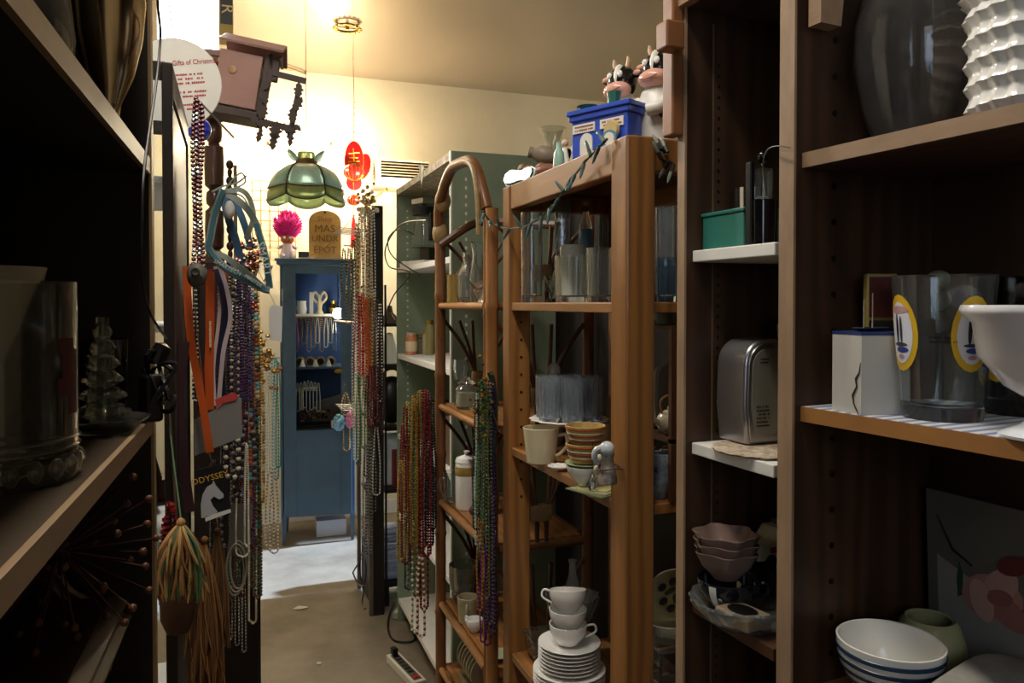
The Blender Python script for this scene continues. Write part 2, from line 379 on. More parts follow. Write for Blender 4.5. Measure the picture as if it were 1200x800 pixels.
# --- near unit
NO = MU.m @ Vector((0, vn, 0))
NU = Fr((NO.x, NO.y), R(5.45))
LN = .95; DN = .262; ZN = 2.3
n = thing('bookcase', 'dark walnut bookcase nearest the viewer, gingham paper on its middle shelf', 'bookcase', NU.m @ Vector((0, -LN, 0)), NU.rz)
ny = lambda y: y+LN
TN = .026
obj('side_panel', MB().bx((.003, ny(-TN), 0), (DN, ny(0)-.001, ZN)), WALN, n); obj('panel_edge', MB().bx((-.001, ny(-TN), 0), (.003, ny(0)-.001, ZN)), EDGEV, n, 'pale worn front edge')
obj('side_panel', MB().bx((0, 0, 0), (DN, .02, ZN)), WALN, n)
obj('back_panel', MB().bx((DN, 0, 0), (DN+.008, ny(0)-.001, ZN)), WALN, n)
obj('top_board', MB().bx((0, 0, ZN), (DN+.008, ny(0)-.001, ZN+.02)), WALNH, n)
NS = .012
ZU, ZMm, ZL = 1.793, 1.468, 1.10
for z in (ZU, ZMm, ZL, .8, .4, .1):
    obj('shelf', MB().bx((NS+.004, .022, z-.0185), (DN-.001, ny(-TN)-.001, z)), WALNH, n); obj('shelf_edge', MB().bx((NS, .022, z-.019), (NS+.004, ny(-TN)-.001, z)), EDGE if z != ZMm else mat('orange_pine_edge', 'a8743f', .5, var=.25, scale=14, stretch=(4, .7, 2)), n)
GING = mat('gingham_paper', 'd0d4dc', .6)
t = GING.node_tree; bs = t.nodes['Principled BSDF']; tc = t.nodes.new('ShaderNodeTexCoord'); wv = t.nodes.new('ShaderNodeTexWave'); wv.inputs['Scale'].default_value = 17; wv.bands_direction = 'Y'
wv2 = t.nodes.new('ShaderNodeTexWave'); wv2.inputs['Scale'].default_value = 60; wv2.bands_direction = 'X'
cr = t.nodes.new('ShaderNodeValToRGB'); cr.color_ramp.elements[0].position = .45; cr.color_ramp.elements[1].position = .55; cr.color_ramp.elements[0].color = rgb('7f8cae'); cr.color_ramp.elements[1].color = rgb('d2d2d0')
ad = t.nodes.new('ShaderNodeMath'); ad.operation = 'MULTIPLY_ADD'; ad.inputs[1].default_value = .12
t.links.new(tc.outputs['Object'], wv.inputs[0]); t.links.new(tc.outputs['Object'], wv2.inputs[0]); t.links.new(wv2.outputs['Fac'], ad.inputs[0]); t.links.new(wv.outputs['Fac'], ad.inputs[2]); t.links.new(ad.outputs[0], cr.inputs[0]); t.links.new(cr.outputs[0], bs.inputs['Base Color'])
obj('shelf_paper', MB().bx((NS+.001, .023, ZMm), (DN-.002, ny(-TN)-.002, ZMm+.0006)), GING, n, 'blue and white striped gingham shelf paper')
b = MB()
for z in [.9+.0475*i for i in range(28)]:
    for x in (.07,): b.lathe([(.0045, 0), (.0045, .0008), (0, .0008)], 10, M=T(x, ny(-TN)-.0001, z) @ Matrix.Rotation(PI/2, 4, 'X'))
obj('peg_hole', b, BLP, n, kind='stuff')
# slanted bracket under the board above
obj('bracket', MB().prism([(0, 1.95), (.035, 1.95), (.055, 2.12), (.0, 2.12)], .02, M=T(NS+.0, ny(-TN)-.03, 0)), EDGE, n)

# ------------------------------------------------------------------ left shelf unit by the viewer
LU = Fr((-.085, .955), -R(1.57))
l = thing('bookcase', 'near-black wooden bookcase close on the left', 'bookcase', LU.m @ Vector((0, -1.2, 0)), LU.rz)
DL = .34; lly = lambda y: y+1.2
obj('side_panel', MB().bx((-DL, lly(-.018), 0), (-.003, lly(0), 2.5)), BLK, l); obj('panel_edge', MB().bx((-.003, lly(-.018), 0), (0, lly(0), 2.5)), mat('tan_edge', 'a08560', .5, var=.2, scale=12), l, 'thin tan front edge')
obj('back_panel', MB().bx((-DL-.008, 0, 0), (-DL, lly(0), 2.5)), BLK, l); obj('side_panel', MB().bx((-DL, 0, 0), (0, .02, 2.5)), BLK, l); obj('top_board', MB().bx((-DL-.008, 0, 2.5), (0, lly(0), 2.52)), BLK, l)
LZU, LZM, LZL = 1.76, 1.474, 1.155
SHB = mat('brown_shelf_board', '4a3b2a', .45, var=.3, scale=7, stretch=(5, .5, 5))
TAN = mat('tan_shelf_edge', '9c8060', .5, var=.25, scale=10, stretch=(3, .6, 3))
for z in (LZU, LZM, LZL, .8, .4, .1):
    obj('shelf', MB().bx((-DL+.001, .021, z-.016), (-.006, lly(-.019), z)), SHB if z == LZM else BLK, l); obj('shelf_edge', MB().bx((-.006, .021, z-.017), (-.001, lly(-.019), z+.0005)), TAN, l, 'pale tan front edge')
# ------------------------------------------------------------------ vessel makers (local origin at the base)
def cup_prof(rb, rt, h, t=.0025, base=.005, curve=0, foot=0):
    o = []
    for i in range(7):
        q = i/6; o.append((rb+(rt-rb)*q+curve*math.sin(PI*q)*h, foot+(h-foot)*q))
    i_ = [(r-t, z) for r, z in o if z > base+foot]
    return [(0, 0), (rb*.8, 0)]+([(rb*.8, foot)] if foot else [])+o+[(o[-1][0]-t*.5, h+t*.3)]+i_[::-1]+[(max(0.001, o[0][0]-t), base+foot), (0, base+foot)]
def vessel(name, label, cat, loc, prof, m, n=28, mod=None, power=None, group=None, handle=None, rz=0, sq=1, hm=None, tilt=None, parts=()):
    b = MB().lathe(prof, n, mod=mod, power=power, sq=sq)
    if not handle and not parts:
        o = one(name, label, cat, b, m, loc, rz, group)
    else:
        o = thing(name, label, cat, loc, rz, group); obj('body', b, m, o)
        for pn, pb, pm in parts: obj(pn, pb, pm, o)
        if handle:
            r, z0, z1, out, th = handle
            obj('handle', MB().tube(smooth([(r, 0, z1), (r+out*.7, 0, z1+.002), (r+out, 0, (z0+z1)/2+.003), (r+out*.6, 0, z0+.002), (r-.002, 0, z0)], 5), th, 8), hm or m, o)
    if tilt: o.rotation_euler = (tilt[0], tilt[1], rz)
    return o
def glyphs(n, rows, w, h, gap=.5, seed=1, M=None, th=.0004):     # rows of unreadable small print
    r = random.Random(seed); b = MB(); lh = h/rows
    for i in range(rows):
        x = -w/2; e = w/2*(1-.25*r.random())
        while x < e:
            cw = lh*(.25+.35*r.random())
            if r.random() > .15: b.box((x+cw/2, 0, h/2-lh*(i+.5)), (cw*.8, th, lh*(.35+.15*r.random())), M=M)
            x += cw
    return b
# ================= near bookcase
# --- upper shelf
p = NU.at(1076, .13, ZU, 60); r = S(p, 70)
vessel('glass_vase', 'large round clear glass vase on the upper right shelf', 'vase', p, [(0, 0), (r*.62, 0), (r*.66, .01), (r*.86, r*.7), (r, r*1.5), (r*.99, r*2.1), (r*.8, r*2.8), (r*.5, r*3.1), (r*.55, r*3.35), (r*.53, r*3.35), (r*.48, r*3.1), (r*.77, r*2.8), (r*.96, r*2.1), (r*.97, r*1.5), (r*.83, r*.7), (r*.6, .014), (0, .014)], mat('vase_glass', 'f2f4f6', .02, trans=.98, ior=1.4), 40)
p = NU.at(1222, .1, ZU, 60); r = S(p, 76); prof = [(0, 0), (r*.9, 0)]
for i in range(9): z = .004+i*.024; prof += [(r*(.93+.012*i), z), (r*(1.02+.01*i if i < 5 else 1.07-.02*i+.03*5), z+.009), (r*(.95+.005*i), z+.019)]
prof += [(r*.9, .225), (r*.86, .22), (r*.85, .02), (0, .02)]
vessel('ruffled_vase', 'white ceramic vase ringed with ruffled ridges at the top right', 'vase', p, prof, WCER, 96, mod=(22, .03))
# --- middle shelf
p = PZ(1104, 490, ZMm); r0, r1 = S(p, 43), S(p, 55.5); h = S(p, 166)
YEL = pl('e0b528', .35)
v = vessel('pint_glass', 'tall clear pint glass with two yellow oval labels', 'glass', p, [(0, 0), (r0*.97, 0), (r0, .004), (r1, h), (r1-.0022, h), (r0-.002, .02), (r0*.7, .015), (0, .015)], GL, 40, parts=[('x', MB(), GL)])
for ch in list(v.children):
    if ch.name.startswith('x'): bpy.data.objects.remove(ch)
def wrap_label(root, az, zc, w, hh, rf, layers):
    for nm, k, m, off in layers:
        b = MB(); n = 20; vs = [];
        def P_(u, w_):
            z = zc+w_; rr = rf(z)+off; a = az+u/rr; return (rr*math.cos(a), rr*math.sin(a), z)
        rings = 5
        vs.append(P_(k[2], k[3])); 
        for j in range(1, rings+1):
            for i in range(n): a = 2*PI*i/n; vs.append(P_(k[2]+w/2*k[0]*math.cos(a)*j/rings, k[3]+hh/2*k[1]*math.sin(a)*j/rings))
        fs = [(0, 1+i, 1+(i+1) % n) for i in range(n)]
        for j in range(rings-1):
            for i in range(n): l_ = (i+1) % n; fs.append((1+j*n+i, 1+(j+1)*n+i, 1+(j+1)*n+l_, 1+j*n+l_))
        b.add(vs, fs); obj(nm, b, m, root, fix=False)
rf = lambda z: r0+(r1-r0)*z/h
aim = math.atan2(-p.y, -p.x)
def oval(root, az, zc, w, hh, rf):
    wrap_label(root, az, zc, w, hh, rf, [('label', (1, 1, 0, 0), YEL, .0005), ('label_centre', (.76, .8, 0, 0), pl('dfe0ea'), .0008), ('banner', (.62, .1, 0, hh*.3), pl('c79a9c'), .0011),
      ('emblem', (.1, .4, -w*.09, hh*.05), pl('20222c'), .0011), ('emblem', (.09, .36, w*.05, hh*.04), pl('33343c'), .0011), ('emblem', (.46, .05, 0, -hh*.15), pl('3a3c4a'), .0013), ('emblem', (.42, .075, w*.04, -hh*.22), pl('2c3c8c'), .0011), ('banner', (.22, .06, 0, -hh*.31), pl('b88a98'), .0011)])
oval(v, aim-1.02, h*.60, .052, .088, rf); oval(v, aim+.62, h*.60, .047, .084, rf)
b = glyphs(1, 2, .034, .009, seed=3); obj('lettering', MB().add([(rf(h*.56)*math.cos(aim+.05+q[0]/r1)*1.01, rf(h*.56)*math.sin(aim+.05+q[0]/r1)*1.01+q[1]*0, h*.56+q[2]) for q in b.v], b.f), pl('23252c'), v)
p = NU.at(1196, .2, ZMm); r0b, r1b = S(p, 40), S(p, 50)
v = vessel('pint_glass', 'second pint glass, dark behind the white compote', 'glass', p, [(0, 0), (r0b*.97, 0), (r0b, .004), (r1b, h), (r1b-.0022, h), (r0b-.002, .02), (0, .015)], GLS, 40, parts=[('y', MB(), GL)])
for ch in list(v.children):
    if ch.name.startswith('y'): bpy.data.objects.remove(ch)
oval(v, math.atan2(-p.y, -p.x)-.55, h*.5, .05, .085, lambda z: r0b+(r1b-r0b)*z/h)
p = PZ(1228, 514, ZMm); r = S(p, 91)
vessel('compote', 'white milk-glass compote with a ribbed rim at the right edge', 'bowl', p, [(0, 0), (r*.55, 0), (r*.56, .003), (r*.3, .012), (r*.16, .024), (r*.2, .036), (r*.5, .05), (r*.8, .08), (r*.86, .112), (r*.98, .121), (r, .125), (r*.98, .130), (r*.84, .124), (r*.76, .08), (r*.4, .05), (0, .046)], mat('milk_glass', 'ebeef2', .15, coat=.5, sub=.2), 60, mod=(30, .012, lambda z: 1 if z > .115 else 0))
# torn white carton
A, B, Cc = PZ(1009, 487, ZMm), PZ(975, 480, ZMm), PZ(1066, 486, ZMm)
D = B+(Cc-A); zt = ZMm+S(A, 93)
bx = thing('carton', 'white cardboard carton with blue top and a torn corner', 'box', A)
q = [Vector(x)-A for x in (A, Cc, D, B)]; H = zt-ZMm
vs = [Vector((a.x, a.y, 0)) for a in q]+[Vector((a.x, a.y, H)) for a in q]
obj('body', MB().add(vs, [(3, 2, 1, 0), (0, 1, 5, 4), (1, 2, 6, 5), (2, 3, 7, 6), (3, 0, 4, 7), (4, 5, 6, 7)]), mat('grey_white_card', 'c4c2bb', .6, var=.1, scale=20), bx)
k = 1.01; cen = (q[0]+q[2])/2
vs = [Vector(((a-cen).x*k+cen.x, (a-cen).y*k+cen.y, z)) for z in (H+.0003, H+.004) for a in q]
obj('lid', MB().add(vs, [(3, 2, 1, 0), (0, 1, 5, 4), (1, 2, 6, 5), (2, 3, 7, 6), (3, 0, 4, 7), (4, 5, 6, 7)]), pl('23356f'), bx, 'blue lid')
u = (q[3]-q[0]).normalized(); nn = Vector((u.y, -u.x, 0)); nn = nn if nn.dot(A) < 0 else -nn
pts = [q[0]+u*a+nn*.0006+Vector((0, 0, z)) for a, z in ((.001, .062), (.003, .05), (.009, .042), (.007, .033), (.014, .022), (.012, .012), (.007, .005), (.004, .001))]
obj('tear', MB().tube(pts, [.0003, .0008, .0013, .001, .0014, .001, .001, .0004], 5), pl('3a322a'), bx, 'ragged dark tear')
p = A+cen; p.z = zt+.0045
rk = thing('wire_stand', 'tiny metal tray with upright pins on the torn white carton', 'stand', p, NU.rz)
obj('tray', MB().lathe([(0, 0), (.018, 0), (.027, .004), (.026, .0045), (.017, .001), (0, .001)], 20, sq=.55), STL, rk)
for x, hh in ((-.012, .038), (.003, .046)): obj('pin', MB().tube([(x, 0, .0014), (x, 0, hh)], .0008, 6), STL, rk)
p = NU.atv(1031, -.065, ZMm)
cd_ = thing('card_pack', 'yellow-edged pack of cards standing behind the carton', 'box', p, NU.rz-R(25)); hh = ZMm
b = MB().box((0, 0, .085), (.04, .012, .17)); obj('body', b, pl('a08c4a', .5), cd_, bevel=.002)
obj('print', MB().box((0, -.0066, .14), (.034, .0008, .052)), pl('5a1d18'), cd_); obj('print', MB().box((0, -.0066, .095), (.034, .0008, .03)), pl('26221c'), cd_)
p = NU.atv(1066, -.062, ZMm); one('small_book', 'dark red book upright behind the pint glass', 'book', MB().box((0, 0, .084), (.035, .05, .168)), pl('5c1a16'), p, NU.rz, bevel=.001)
p = NU.atv(1099, -.075, ZMm)
fg = thing('stone_stack', 'beige balls stacked on a dark post, seen through the pint glass', 'figurine', p)
obj('stem', MB().lathe([(0, 0), (.014, 0), (.008, .01), (.008, .098), (0, .098)], 14), BLP, fg)
for i in range(3): obj('ball', MB().ball((0, 0, .111+.0262*i), (.017-.001*i, .017-.001*i, .0128), 16, 10), pl('9a9078'), fg)
# --- lower shelf
p = NU.at(1043, .085, ZL, 790); r = S(p, 59)
BLU = pl('2f4a66', .25)
pr = cup_prof(r*.5, r, .082, .003, .005, .10, .006)
o = thing('striped_bowl', 'white bowl with dark blue bands at the bottom right', 'bowl', p); obj('body', MB().lathe(pr, 40), WCER, o)
for z in (.071, .059, .047, .035):
    rr = lambda zz: r*.5+(r-r*.5)*((zz-.006)/.076)+.10*math.sin(PI*(zz-.006)/.076)*.082
    obj('stripe', MB().lathe([(rr(z-.003)+.0002, z-.003), (rr(z-.003)+.0008, z-.0025), (rr(z+.003)+.0008, z+.0025), (rr(z+.003)+.0002, z+.003)], 40), BLU, o)
p = NU.m @ Vector((.185, -.085, 0)); p.z = ZL
vessel('yellow_dish', 'pale yellow-green jar behind the blue-banded bowl', 'jar', p, [(0, 0), (.04, 0), (.046, .02), (.044, .05), (.036, .078), (.03, .085), (.026, .083), (.032, .07), (.04, .045), (.04, .02), (0, .01)], pl('b4b183', .3), 32)
p = NU.at(1232, .125, ZL, 790)
o = thing('platter', 'grey-rimmed square platter with a dark leaf pattern at the bottom right', 'plate', p, NU.rz+R(12))
obj('foot', MB().lathe([(0, 0), (.05, 0), (.035, .045), (0, .045)], 24, power=4), pl('8e8c86', .3), o)
obj('body', MB().lathe([(0, .0455), (.055, .0455), (.068, .056), (.1, .066), (.101, .069), (.098, .07), (.066, .061), (.053, .05), (0, .05)], 48, power=5), mat('speckled_grey_glaze', 'b8b4aa', .25, var=.45, scale=14, coat=.4), o)
rl = random.Random(4)
for i in range(9):
    a = rl.random()*6.3; x, y = rl.uniform(-.032, .032), rl.uniform(-.032, .032)
    obj('leaf', MB().lathe([(0, .0502), (.014, .0502), (.013, .0512), (0, .0514)], 12, sq=.4, M=T(x, y, 0) @ Matrix.Rotation(a, 4, 'Z')), pl(('2f4030', '3c5238', '6b4436')[i % 3]), o)
# printed rose board leaning at the back
p = NU.m @ Vector((.244, NU.v(1090, .244, 700)-.126, ZL)); p.z = ZL
o = thing('rose_picture', 'grey picture board with a painted pink rose leaning at the back', 'picture', p, NU.rz)
PB = Matrix.Rotation(-R(3), 4, 'Y')
b = MB().bx((0, -.11, 0), (.006, .125, .243), M=PB); obj('board', b, pl('5f5b54', .6), o)
MP = PB @ T(-.0004, 0, 0) @ Matrix.Rotation(-PI/2, 4, 'Z')    # paint plane: local x -> -y ... facing -x
def paint(nm, outl, m, lift=.0004): obj(nm, MB().prism(outl, .0004, M=PB @ T(-lift, .09, .05) @ Matrix.Rotation(-PI/2, 4, 'Z')), m, o)
paint('painted_highlight', [(-.02, .105), (.19, .015), (.19, -.048), (-.02, -.048)], pl('8f8b86', .6))  # highlight on the board, laid on as a pale shape
def petal(cx, cz, a, L, w, m, lift):
    pts = []
    for i in range(14):
        t = 2*PI*i/14; x, z = L*math.cos(t), w*math.sin(t); pts.append((cx+x*math.cos(a)-z*math.sin(a), cz+x*math.sin(a)+z*math.cos(a)))
    paint('petal', pts, m, lift)
for i, (dx, dz, a, L, w, c_) in enumerate(((0, 0, .3, .042, .03, 'a5756c'), (.012, .018, .9, .03, .018, 'b08880'), (.02, -.012, -.5, .032, .018, '96645c'), (-.012, -.008, 1.8, .028, .016, 'b59088'), (.012, .003, .3, .017, .011, '8a5550'), (.03, .05, .4, .022, .012, '5e2222'))):
    petal(.055+dx, .07+dz, a, L, w, pl(c_, .6), .001+.0005*i)
paint('leaf', [(.012, .105), (.017, .09), (.016, .06), (.009, .055), (.008, .08)], pl('2c4a38', .6), .001)
paint('stem', [(-.02, .16), (-.018, .16), (.004, .12), (.03, .105), (.03, .102), (.002, .116)], pl('26261f', .6), .001)

# ================= middle bookcase
# upper white shelf
v0, v1 = -TH-.003, MU.v(871, .03); p = MU.m @ Vector((.03, v1, 0)); p.z = ZS1
o = thing('tin_box', 'teal green tin box on the upper white shelf', 'box', p, MU.rz); TEAL = mat('teal_enamel', '2e7468', .4, var=.12, scale=12)
hh = S(p, 46); L = v0-v1
obj('body', MB().bx((0, 0, .0), (.07, L, hh-.006)), TEAL, o, bevel=.002); obj('lid', MB().bx((-.002, -.002, hh-.0058), (.072, L+.002, hh)), TEAL, o, bevel=.0015)
p = MU.at(880, .1, ZS1, 240); r = S(p, 20)
vessel('steel_cup', 'shiny steel cup behind the teal tin', 'cup', p, cup_prof(r*.96, r, S(p, 72), .0015, .003), CHR, 28)
p = MU.at(893, .048, ZS1, 260); r = S(p, 17.5); hh = S(p, 52)
o = thing('coffee_press', 'black coffee press with a tall handle on the upper white shelf', 'coffee maker', p, MU.rz)
obj('body', MB().lathe(cup_prof(r*.93, r, hh, .003, .005), 28), mat('gloss_black', '101012', .12, coat=.6), o)
obj('glass_liner', MB().lathe([(r*.7, hh*.1), (r*.72, hh*1.7), (r*.68, hh*1.7), (r*.66, hh*.1)], 24), GL, o)
obj('handle', MB().bx((-r-.004, -.006, .0), (-r+.004, .006, hh*1.85)), BLP, o, bevel=.002)
obj('plunger_rod', MB().tube([(0, 0, hh*.2), (0, 0, hh*1.9)], .002, 8), CHR, o); obj('plunger_knob', MB().ball((0, 0, hh*1.98), (.008, .008, .0095), 14, 8), mat('gloss_black'), o)
obj('coffee_filler', MB().lathe([(0, hh*.95), (r*.64, hh*.95), (r*.6, hh*1.03), (r*.3, hh*1.1), (0, hh*1.06)], 14, mod=(5, .1)), pl('c9c3b6', .8), o)
p0 = MU.at(896, .012, 1.6, 210)
W_ = lambda px, py, off, fr=MU: (lambda q: Vector((q.x, q.y, CAMZ+(ray(px, py).z)*(q.x/ray(px, py).x))))(fr.at(px, off, 0, py))
pts = smooth([W_(897, 232, .03), W_(894, 195, .028), W_(899, 176, .0), W_(912, 171, -.009), W_(926, 173, -.009)], 6)
one('thin_wire', 'thin grey wire looped over the panel edge above the coffee press', 'wire', MB().tube(pts, .0009, 6), pl('5b5d52'))
# lower white shelf: silver plaque
va, vb = MU.v(840, .045), MU.v(873, .045); p = MU.m @ Vector((.045, vb, 0)); p.z = ZS2+.0065
th, hh, wd = va-vb, S(p, 124), .105
o = thing('silver_plaque', 'upright silver arched plaque with engraved text on the lower white shelf', 'plaque', p, MU.rz)
def arch(x0, x1, z0, z1, k=.035, n=8):
    pts = [(x0+.004, z0), (x1-.004, z0)]; r = min(k, (x1-x0)/2)
    pts += [(x1+.002, z0+(z1-z0)*.35)]
    pts += [(x1-r+r*math.cos(PI/2*i/n), z1-k+k*math.sin(PI/2*i/n)) for i in range(n+1)]
    pts += [(x0+r-r*math.sin(PI/2*i/n), z1-k+k*math.cos(PI/2*i/n)) for i in range(n+1)]
    pts += [(x0-.002, z0+(z1-z0)*.35)]
    return pts
SLV = mat('satin_silver', 'b4b2b4', .28, metal=.9)
obj('body', MB().prism(arch(0, wd, 0, hh, .04), th, sm=True), SLV, o, bevel=.004)
obj('rim', MB().prism(arch(.006, wd-.006, .004, hh-.005, .036), .0022, M=T(0, -.0022, 0), sm=True), SLV, o, bevel=.001)
obj('face', MB().prism(arch(.0125, wd-.0125, .014, hh-.014, .028), .001, M=T(0, -.0034, 0)), pl('8d897b', .45), o, 'dull grey-beige engraved face')
INK = pl('3a3830', .6)
obj('lettering', glyphs(1, 6, .024, .034, seed=5, M=T(.031, -.0037, .042)), INK, o); obj('lettering', glyphs(1, 2, .016, .010, seed=6, M=T(.034, -.0037, hh-.032)), INK, o)
obj('lettering', glyphs(1, 5, .02, .03, seed=8, M=T(.068, -.0037, .07)), INK, o); obj('lettering', glyphs(1, 2, .014, .01, seed=9, M=T(.07, -.0037, .028)), INK, o)
p = MU.m @ Vector((.07, -.02+(vn+.045)/2-.012, 0)); p.z = ZS2+.0005
o = one('woven_mat', 'frayed tan woven mat under the silver plaque', 'mat', MB().lathe([(0, 0), (.075, 0), (.079, .003), (.074, .0045), (0, .0045)], 48, mod=(17, .03), sq=.93), mat('frayed_straw', '8f7458', .8, var=.4, scale=90, bump=.5, h2='d8cdb8'), p, MU.rz)
b = MB(); rr = random.Random(2)
p = MU.at(925, .185, ZS2, 400); hh = 1.577-ZS2
vessel('white_vase', 'white rounded vase half hidden behind the panel beside the plaque', 'vase', p, [(0, 0), (.02, 0), (.017, .02), (.014, .08), (.012, hh-.045), (.019, hh-.03), (.02, hh-.014), (.012, hh), (0, hh)], WCER, 24)
# third shelf: crystal tray, cups, bowls
p = MU.m @ Vector((.075, (vn-.0+-.0)/2-.002, 0)); p.z = ZS3; rt = .118
CRY = mat('pressed_crystal', 'dfe4e4', .08, trans=.9, ior=1.5)
vessel('crystal_tray', 'scalloped pressed-glass tray jutting from the third shelf', 'tray', p, [(0, 0), (rt*.75, 0), (rt*.8, .004), (rt*.97, .028), (rt*1.0, .034), (rt*.985, .037), (rt*.95, .034), (rt*.76, .008), (0, .007)], CRY, 96, mod=(24, .022, lambda z: min(1, z/.02)), sq=.72, rz=MU.rz)
tc_ = p.copy(); tc_.z = ZS3+.011
q = PZ(850, 712, ZS3+.01); q.z = tc_.z; r = S(q, 33)
NVY = mat('navy_glaze', '14161f', .12, coat=.6)
def teacup(name, label, loc, r, h, m, rz, stripe=None, group=None, hr=.012, tilt=None):
    o = thing(name, label, 'cup', loc, rz, group)
    obj('body', MB().lathe(cup_prof(r*.55, r, h, .002, .004, .12, .004), 32), m, o)
    z0, z1 = h*.35, h*.88
    obj('handle', MB().tube(smooth([(r*.95, 0, z1), (r+hr*.8, 0, z1+.003), (r+hr, 0, h*.62), (r*.9, 0, z0)], 5), .0026, 8), m, o)
    if stripe:
        b = MB(); f = lambda t: (r*.55+(r-r*.55)*t+.12*math.sin(PI*t)*h)
        vs = []; fs = []
        for i in range(9):
            t = .1+.85*i/8
            for s in (-.13, .13): rr_ = f(t)+.0007; a = stripe+s; vs.append((rr_*math.cos(a), rr_*math.sin(a), .004+(h-.004)*t))
        for i in range(8): fs.append((2*i, 2*i+1, 2*i+3, 2*i+2))
        b.add(vs, fs); obj('stripe', b, WCER, o, 'white vertical stripe', fix=False)
    if tilt: o.rotation_euler = (tilt[0], tilt[1], rz)
    return o
teacup('teacup', 'navy black cup with one white stripe on the glass tray', q, r, .043, NVY, -R(35), stripe=math.atan2(-q.y, -q.x)-.45+R(35), hr=.018)
PNK = mat('mauve_glaze', '7c665d', .2, coat=.4)
b0 = q+Vector((0, 0, .0445)); rb = S(b0, 37)
for i in range(3):
    vessel('flower_bowl', ('mauve petal-rimmed bowl at the bottom of the stack, on the navy cup', 'mauve petal-rimmed bowl in the middle of its stack of three', 'mauve petal-rimmed bowl on top of its stack of three')[i], 'bowl', b0+Vector((0, 0, .0125*i)),
        [(0, 0), (rb*.42, 0), (rb*.5, .005), (rb*.8, .022), (rb*.97, .042), (rb*.96, .043), (rb*.76, .023), (rb*.46, .007), (0, .0035)], PNK, 60, mod=(6, .09, lambda z: z/.04), group='mauve flower bowls', rz=i*.14)
q2 = MU.m @ Vector((.012, MU.v(872, .012), 0)); q2.z = tc_.z; 
o = thing('soap_dish', 'beige block with an oval hollow at the front of the glass tray', 'soap dish', q2+Vector((0, 0, .0002)), MU.rz+R(8))
BEI = pl('7d6f5a', .5); r = S(q2, 26)
obj('body', MB().box((0, 0, .0095), (r*1.5, r*2, .019)), BEI, o, bevel=.003); obj('hollow', MB().lathe([(0, .0196), (r*.5, .0196), (r*.55, .0191), (0, .019)], 24, sq=1.4), BLP, o, 'dark oval hollow')
# toy police car on a dark box
p = MU.m @ Vector((.132, -.068, 0)); p.z = tc_.z
hb = 1.188-p.z
one('dark_pot', 'upturned dark pot in the glass tray carrying the white toy car', 'pot', MB().lathe([(0, 0), (.02, 0), (.03, hb), (0, hb)], 20), BLP, p)
p = MU.m @ Vector((.152, -.062, 0)); p.z = tc_.z+hb+.0008; o = thing('toy_car', 'white toy police car with a roof light bar', 'toy car', p, MU.rz); k = 1.15
prof = [(-.055, .012), (-.055, .028), (-.048, .033), (-.024, .036), (-.013, .05), (.022, .05), (.034, .035), (.052, .031), (.055, .024), (.055, .012)]
CK = Matrix.Diagonal((k, k, k, 1)); obj('body', MB().prism([(x*k, z*k) for x, z in prof], .044*k, M=T(0, -.022*k, 0)), pl('d9d6c4', .3), o, bevel=.003)
for s in (-1, 1):
    obj('side_window', MB().prism([(-.021, .037), (-.012, .047), (.019, .047), (.028, .037)], .001, M=CK @ T(0, s*.0222-.0005, 0)), pl('3c4560', .2), o)
    obj('door_stripe', MB().box((0, s*.0224, .026), (.07, .001, .007), M=CK), pl('a83c34'), o, 'red stripe')
    for x in (-.033, .033): obj('wheel', MB().lathe([(0, -.004), (.0095, -.004), (.0105, 0), (.0095, .004), (0, .004)], 18, M=CK @ T(x, s*.019, .0105) @ Matrix.Rotation(PI/2, 4, 'X')), BLP, o)
obj('light_bar', MB().box((.004, 0, .0535), (.012, .03, .0065), M=CK), pl('8c8f88', .3), o, bevel=.0015); obj('windscreen', MB().box((.0285, 0, .0425), (.001, .036, .012), M=CK), pl('3c4560', .2), o)
for x in (-.05,): obj('tail_light', MB().box((-.0555, .014, .024), (.002, .01, .005), M=CK), pl('aa2222', .3), o); obj('rear_window', MB().prism([(-.016, 0), (.016, 0), (.013, .011), (-.013, .011)], .001, M=CK @ T(-.0185, 0, .0375) @ Matrix.Rotation(-PI/2, 4, 'Z') @ Matrix.Rotation(-R(38), 4, 'X')), pl('3c4560', .2), o); obj('lettering', MB().box((-.0552, -.004, .027), (.001, .02, .004), M=CK), pl('c03030'), o)
# ================= on top of the wooden etagere
def arc(n, r, a0=0, a1=2*PI): return [(r*math.cos(a0+(a1-a0)*i/n), r*math.sin(a0+(a1-a0)*i/n)) for i in range(n)]
v0, v1 = E1.v(671, .02), E1.v(727, .02)
p = E1.m @ Vector((.02, v0, 0)); p.z = EZ; Lb = v1-v0 if v1 > v0 else v0-v1; y0 = min(v0, v1)
p = Vector((.73, 1.35, EZ)); Hb = .076; Wb = .09; Lb = .145
CBL = mat('cobalt_paint', '2a4fc0', .3, coat=.4); WPT = pl('e2dfd6', .35); PKP = mat('pink_glaze', 'd8a08c', .3, coat=.3)
o = thing('cow_cookie_jar', 'ceramic cookie jar of two black and white cows behind a blue shop front', 'figurine', p, R(25))
L = Lb
obj('shop', MB().bx((0, 0, 0), (Wb*.5, L, Hb)), CBL, o, bevel=.002)
obj('cornice', MB().bx((-.005, -.005, Hb), (Wb*.5+.004, L+.005, Hb+.012)).bx((-.009, -.009, Hb+.012), (Wb*.5+.007, L+.009, Hb+.022)), CBL, o, bevel=.002)
for a in (.05, .55): 
    s_ = obj('sign', MB().bx((-.003, L*a+.002, Hb*.66), (-.0002, L*(a+.42), Hb*.9)), WPT, o)
    obj('lettering', glyphs(1, 2, L*.34, .014, seed=int(a*40)+3, th=.0006, M=T(-.0034, L*(a+.21), Hb*.78) @ Matrix.Rotation(-PI/2, 4, 'Z')), pl('a05a4a'), s_)
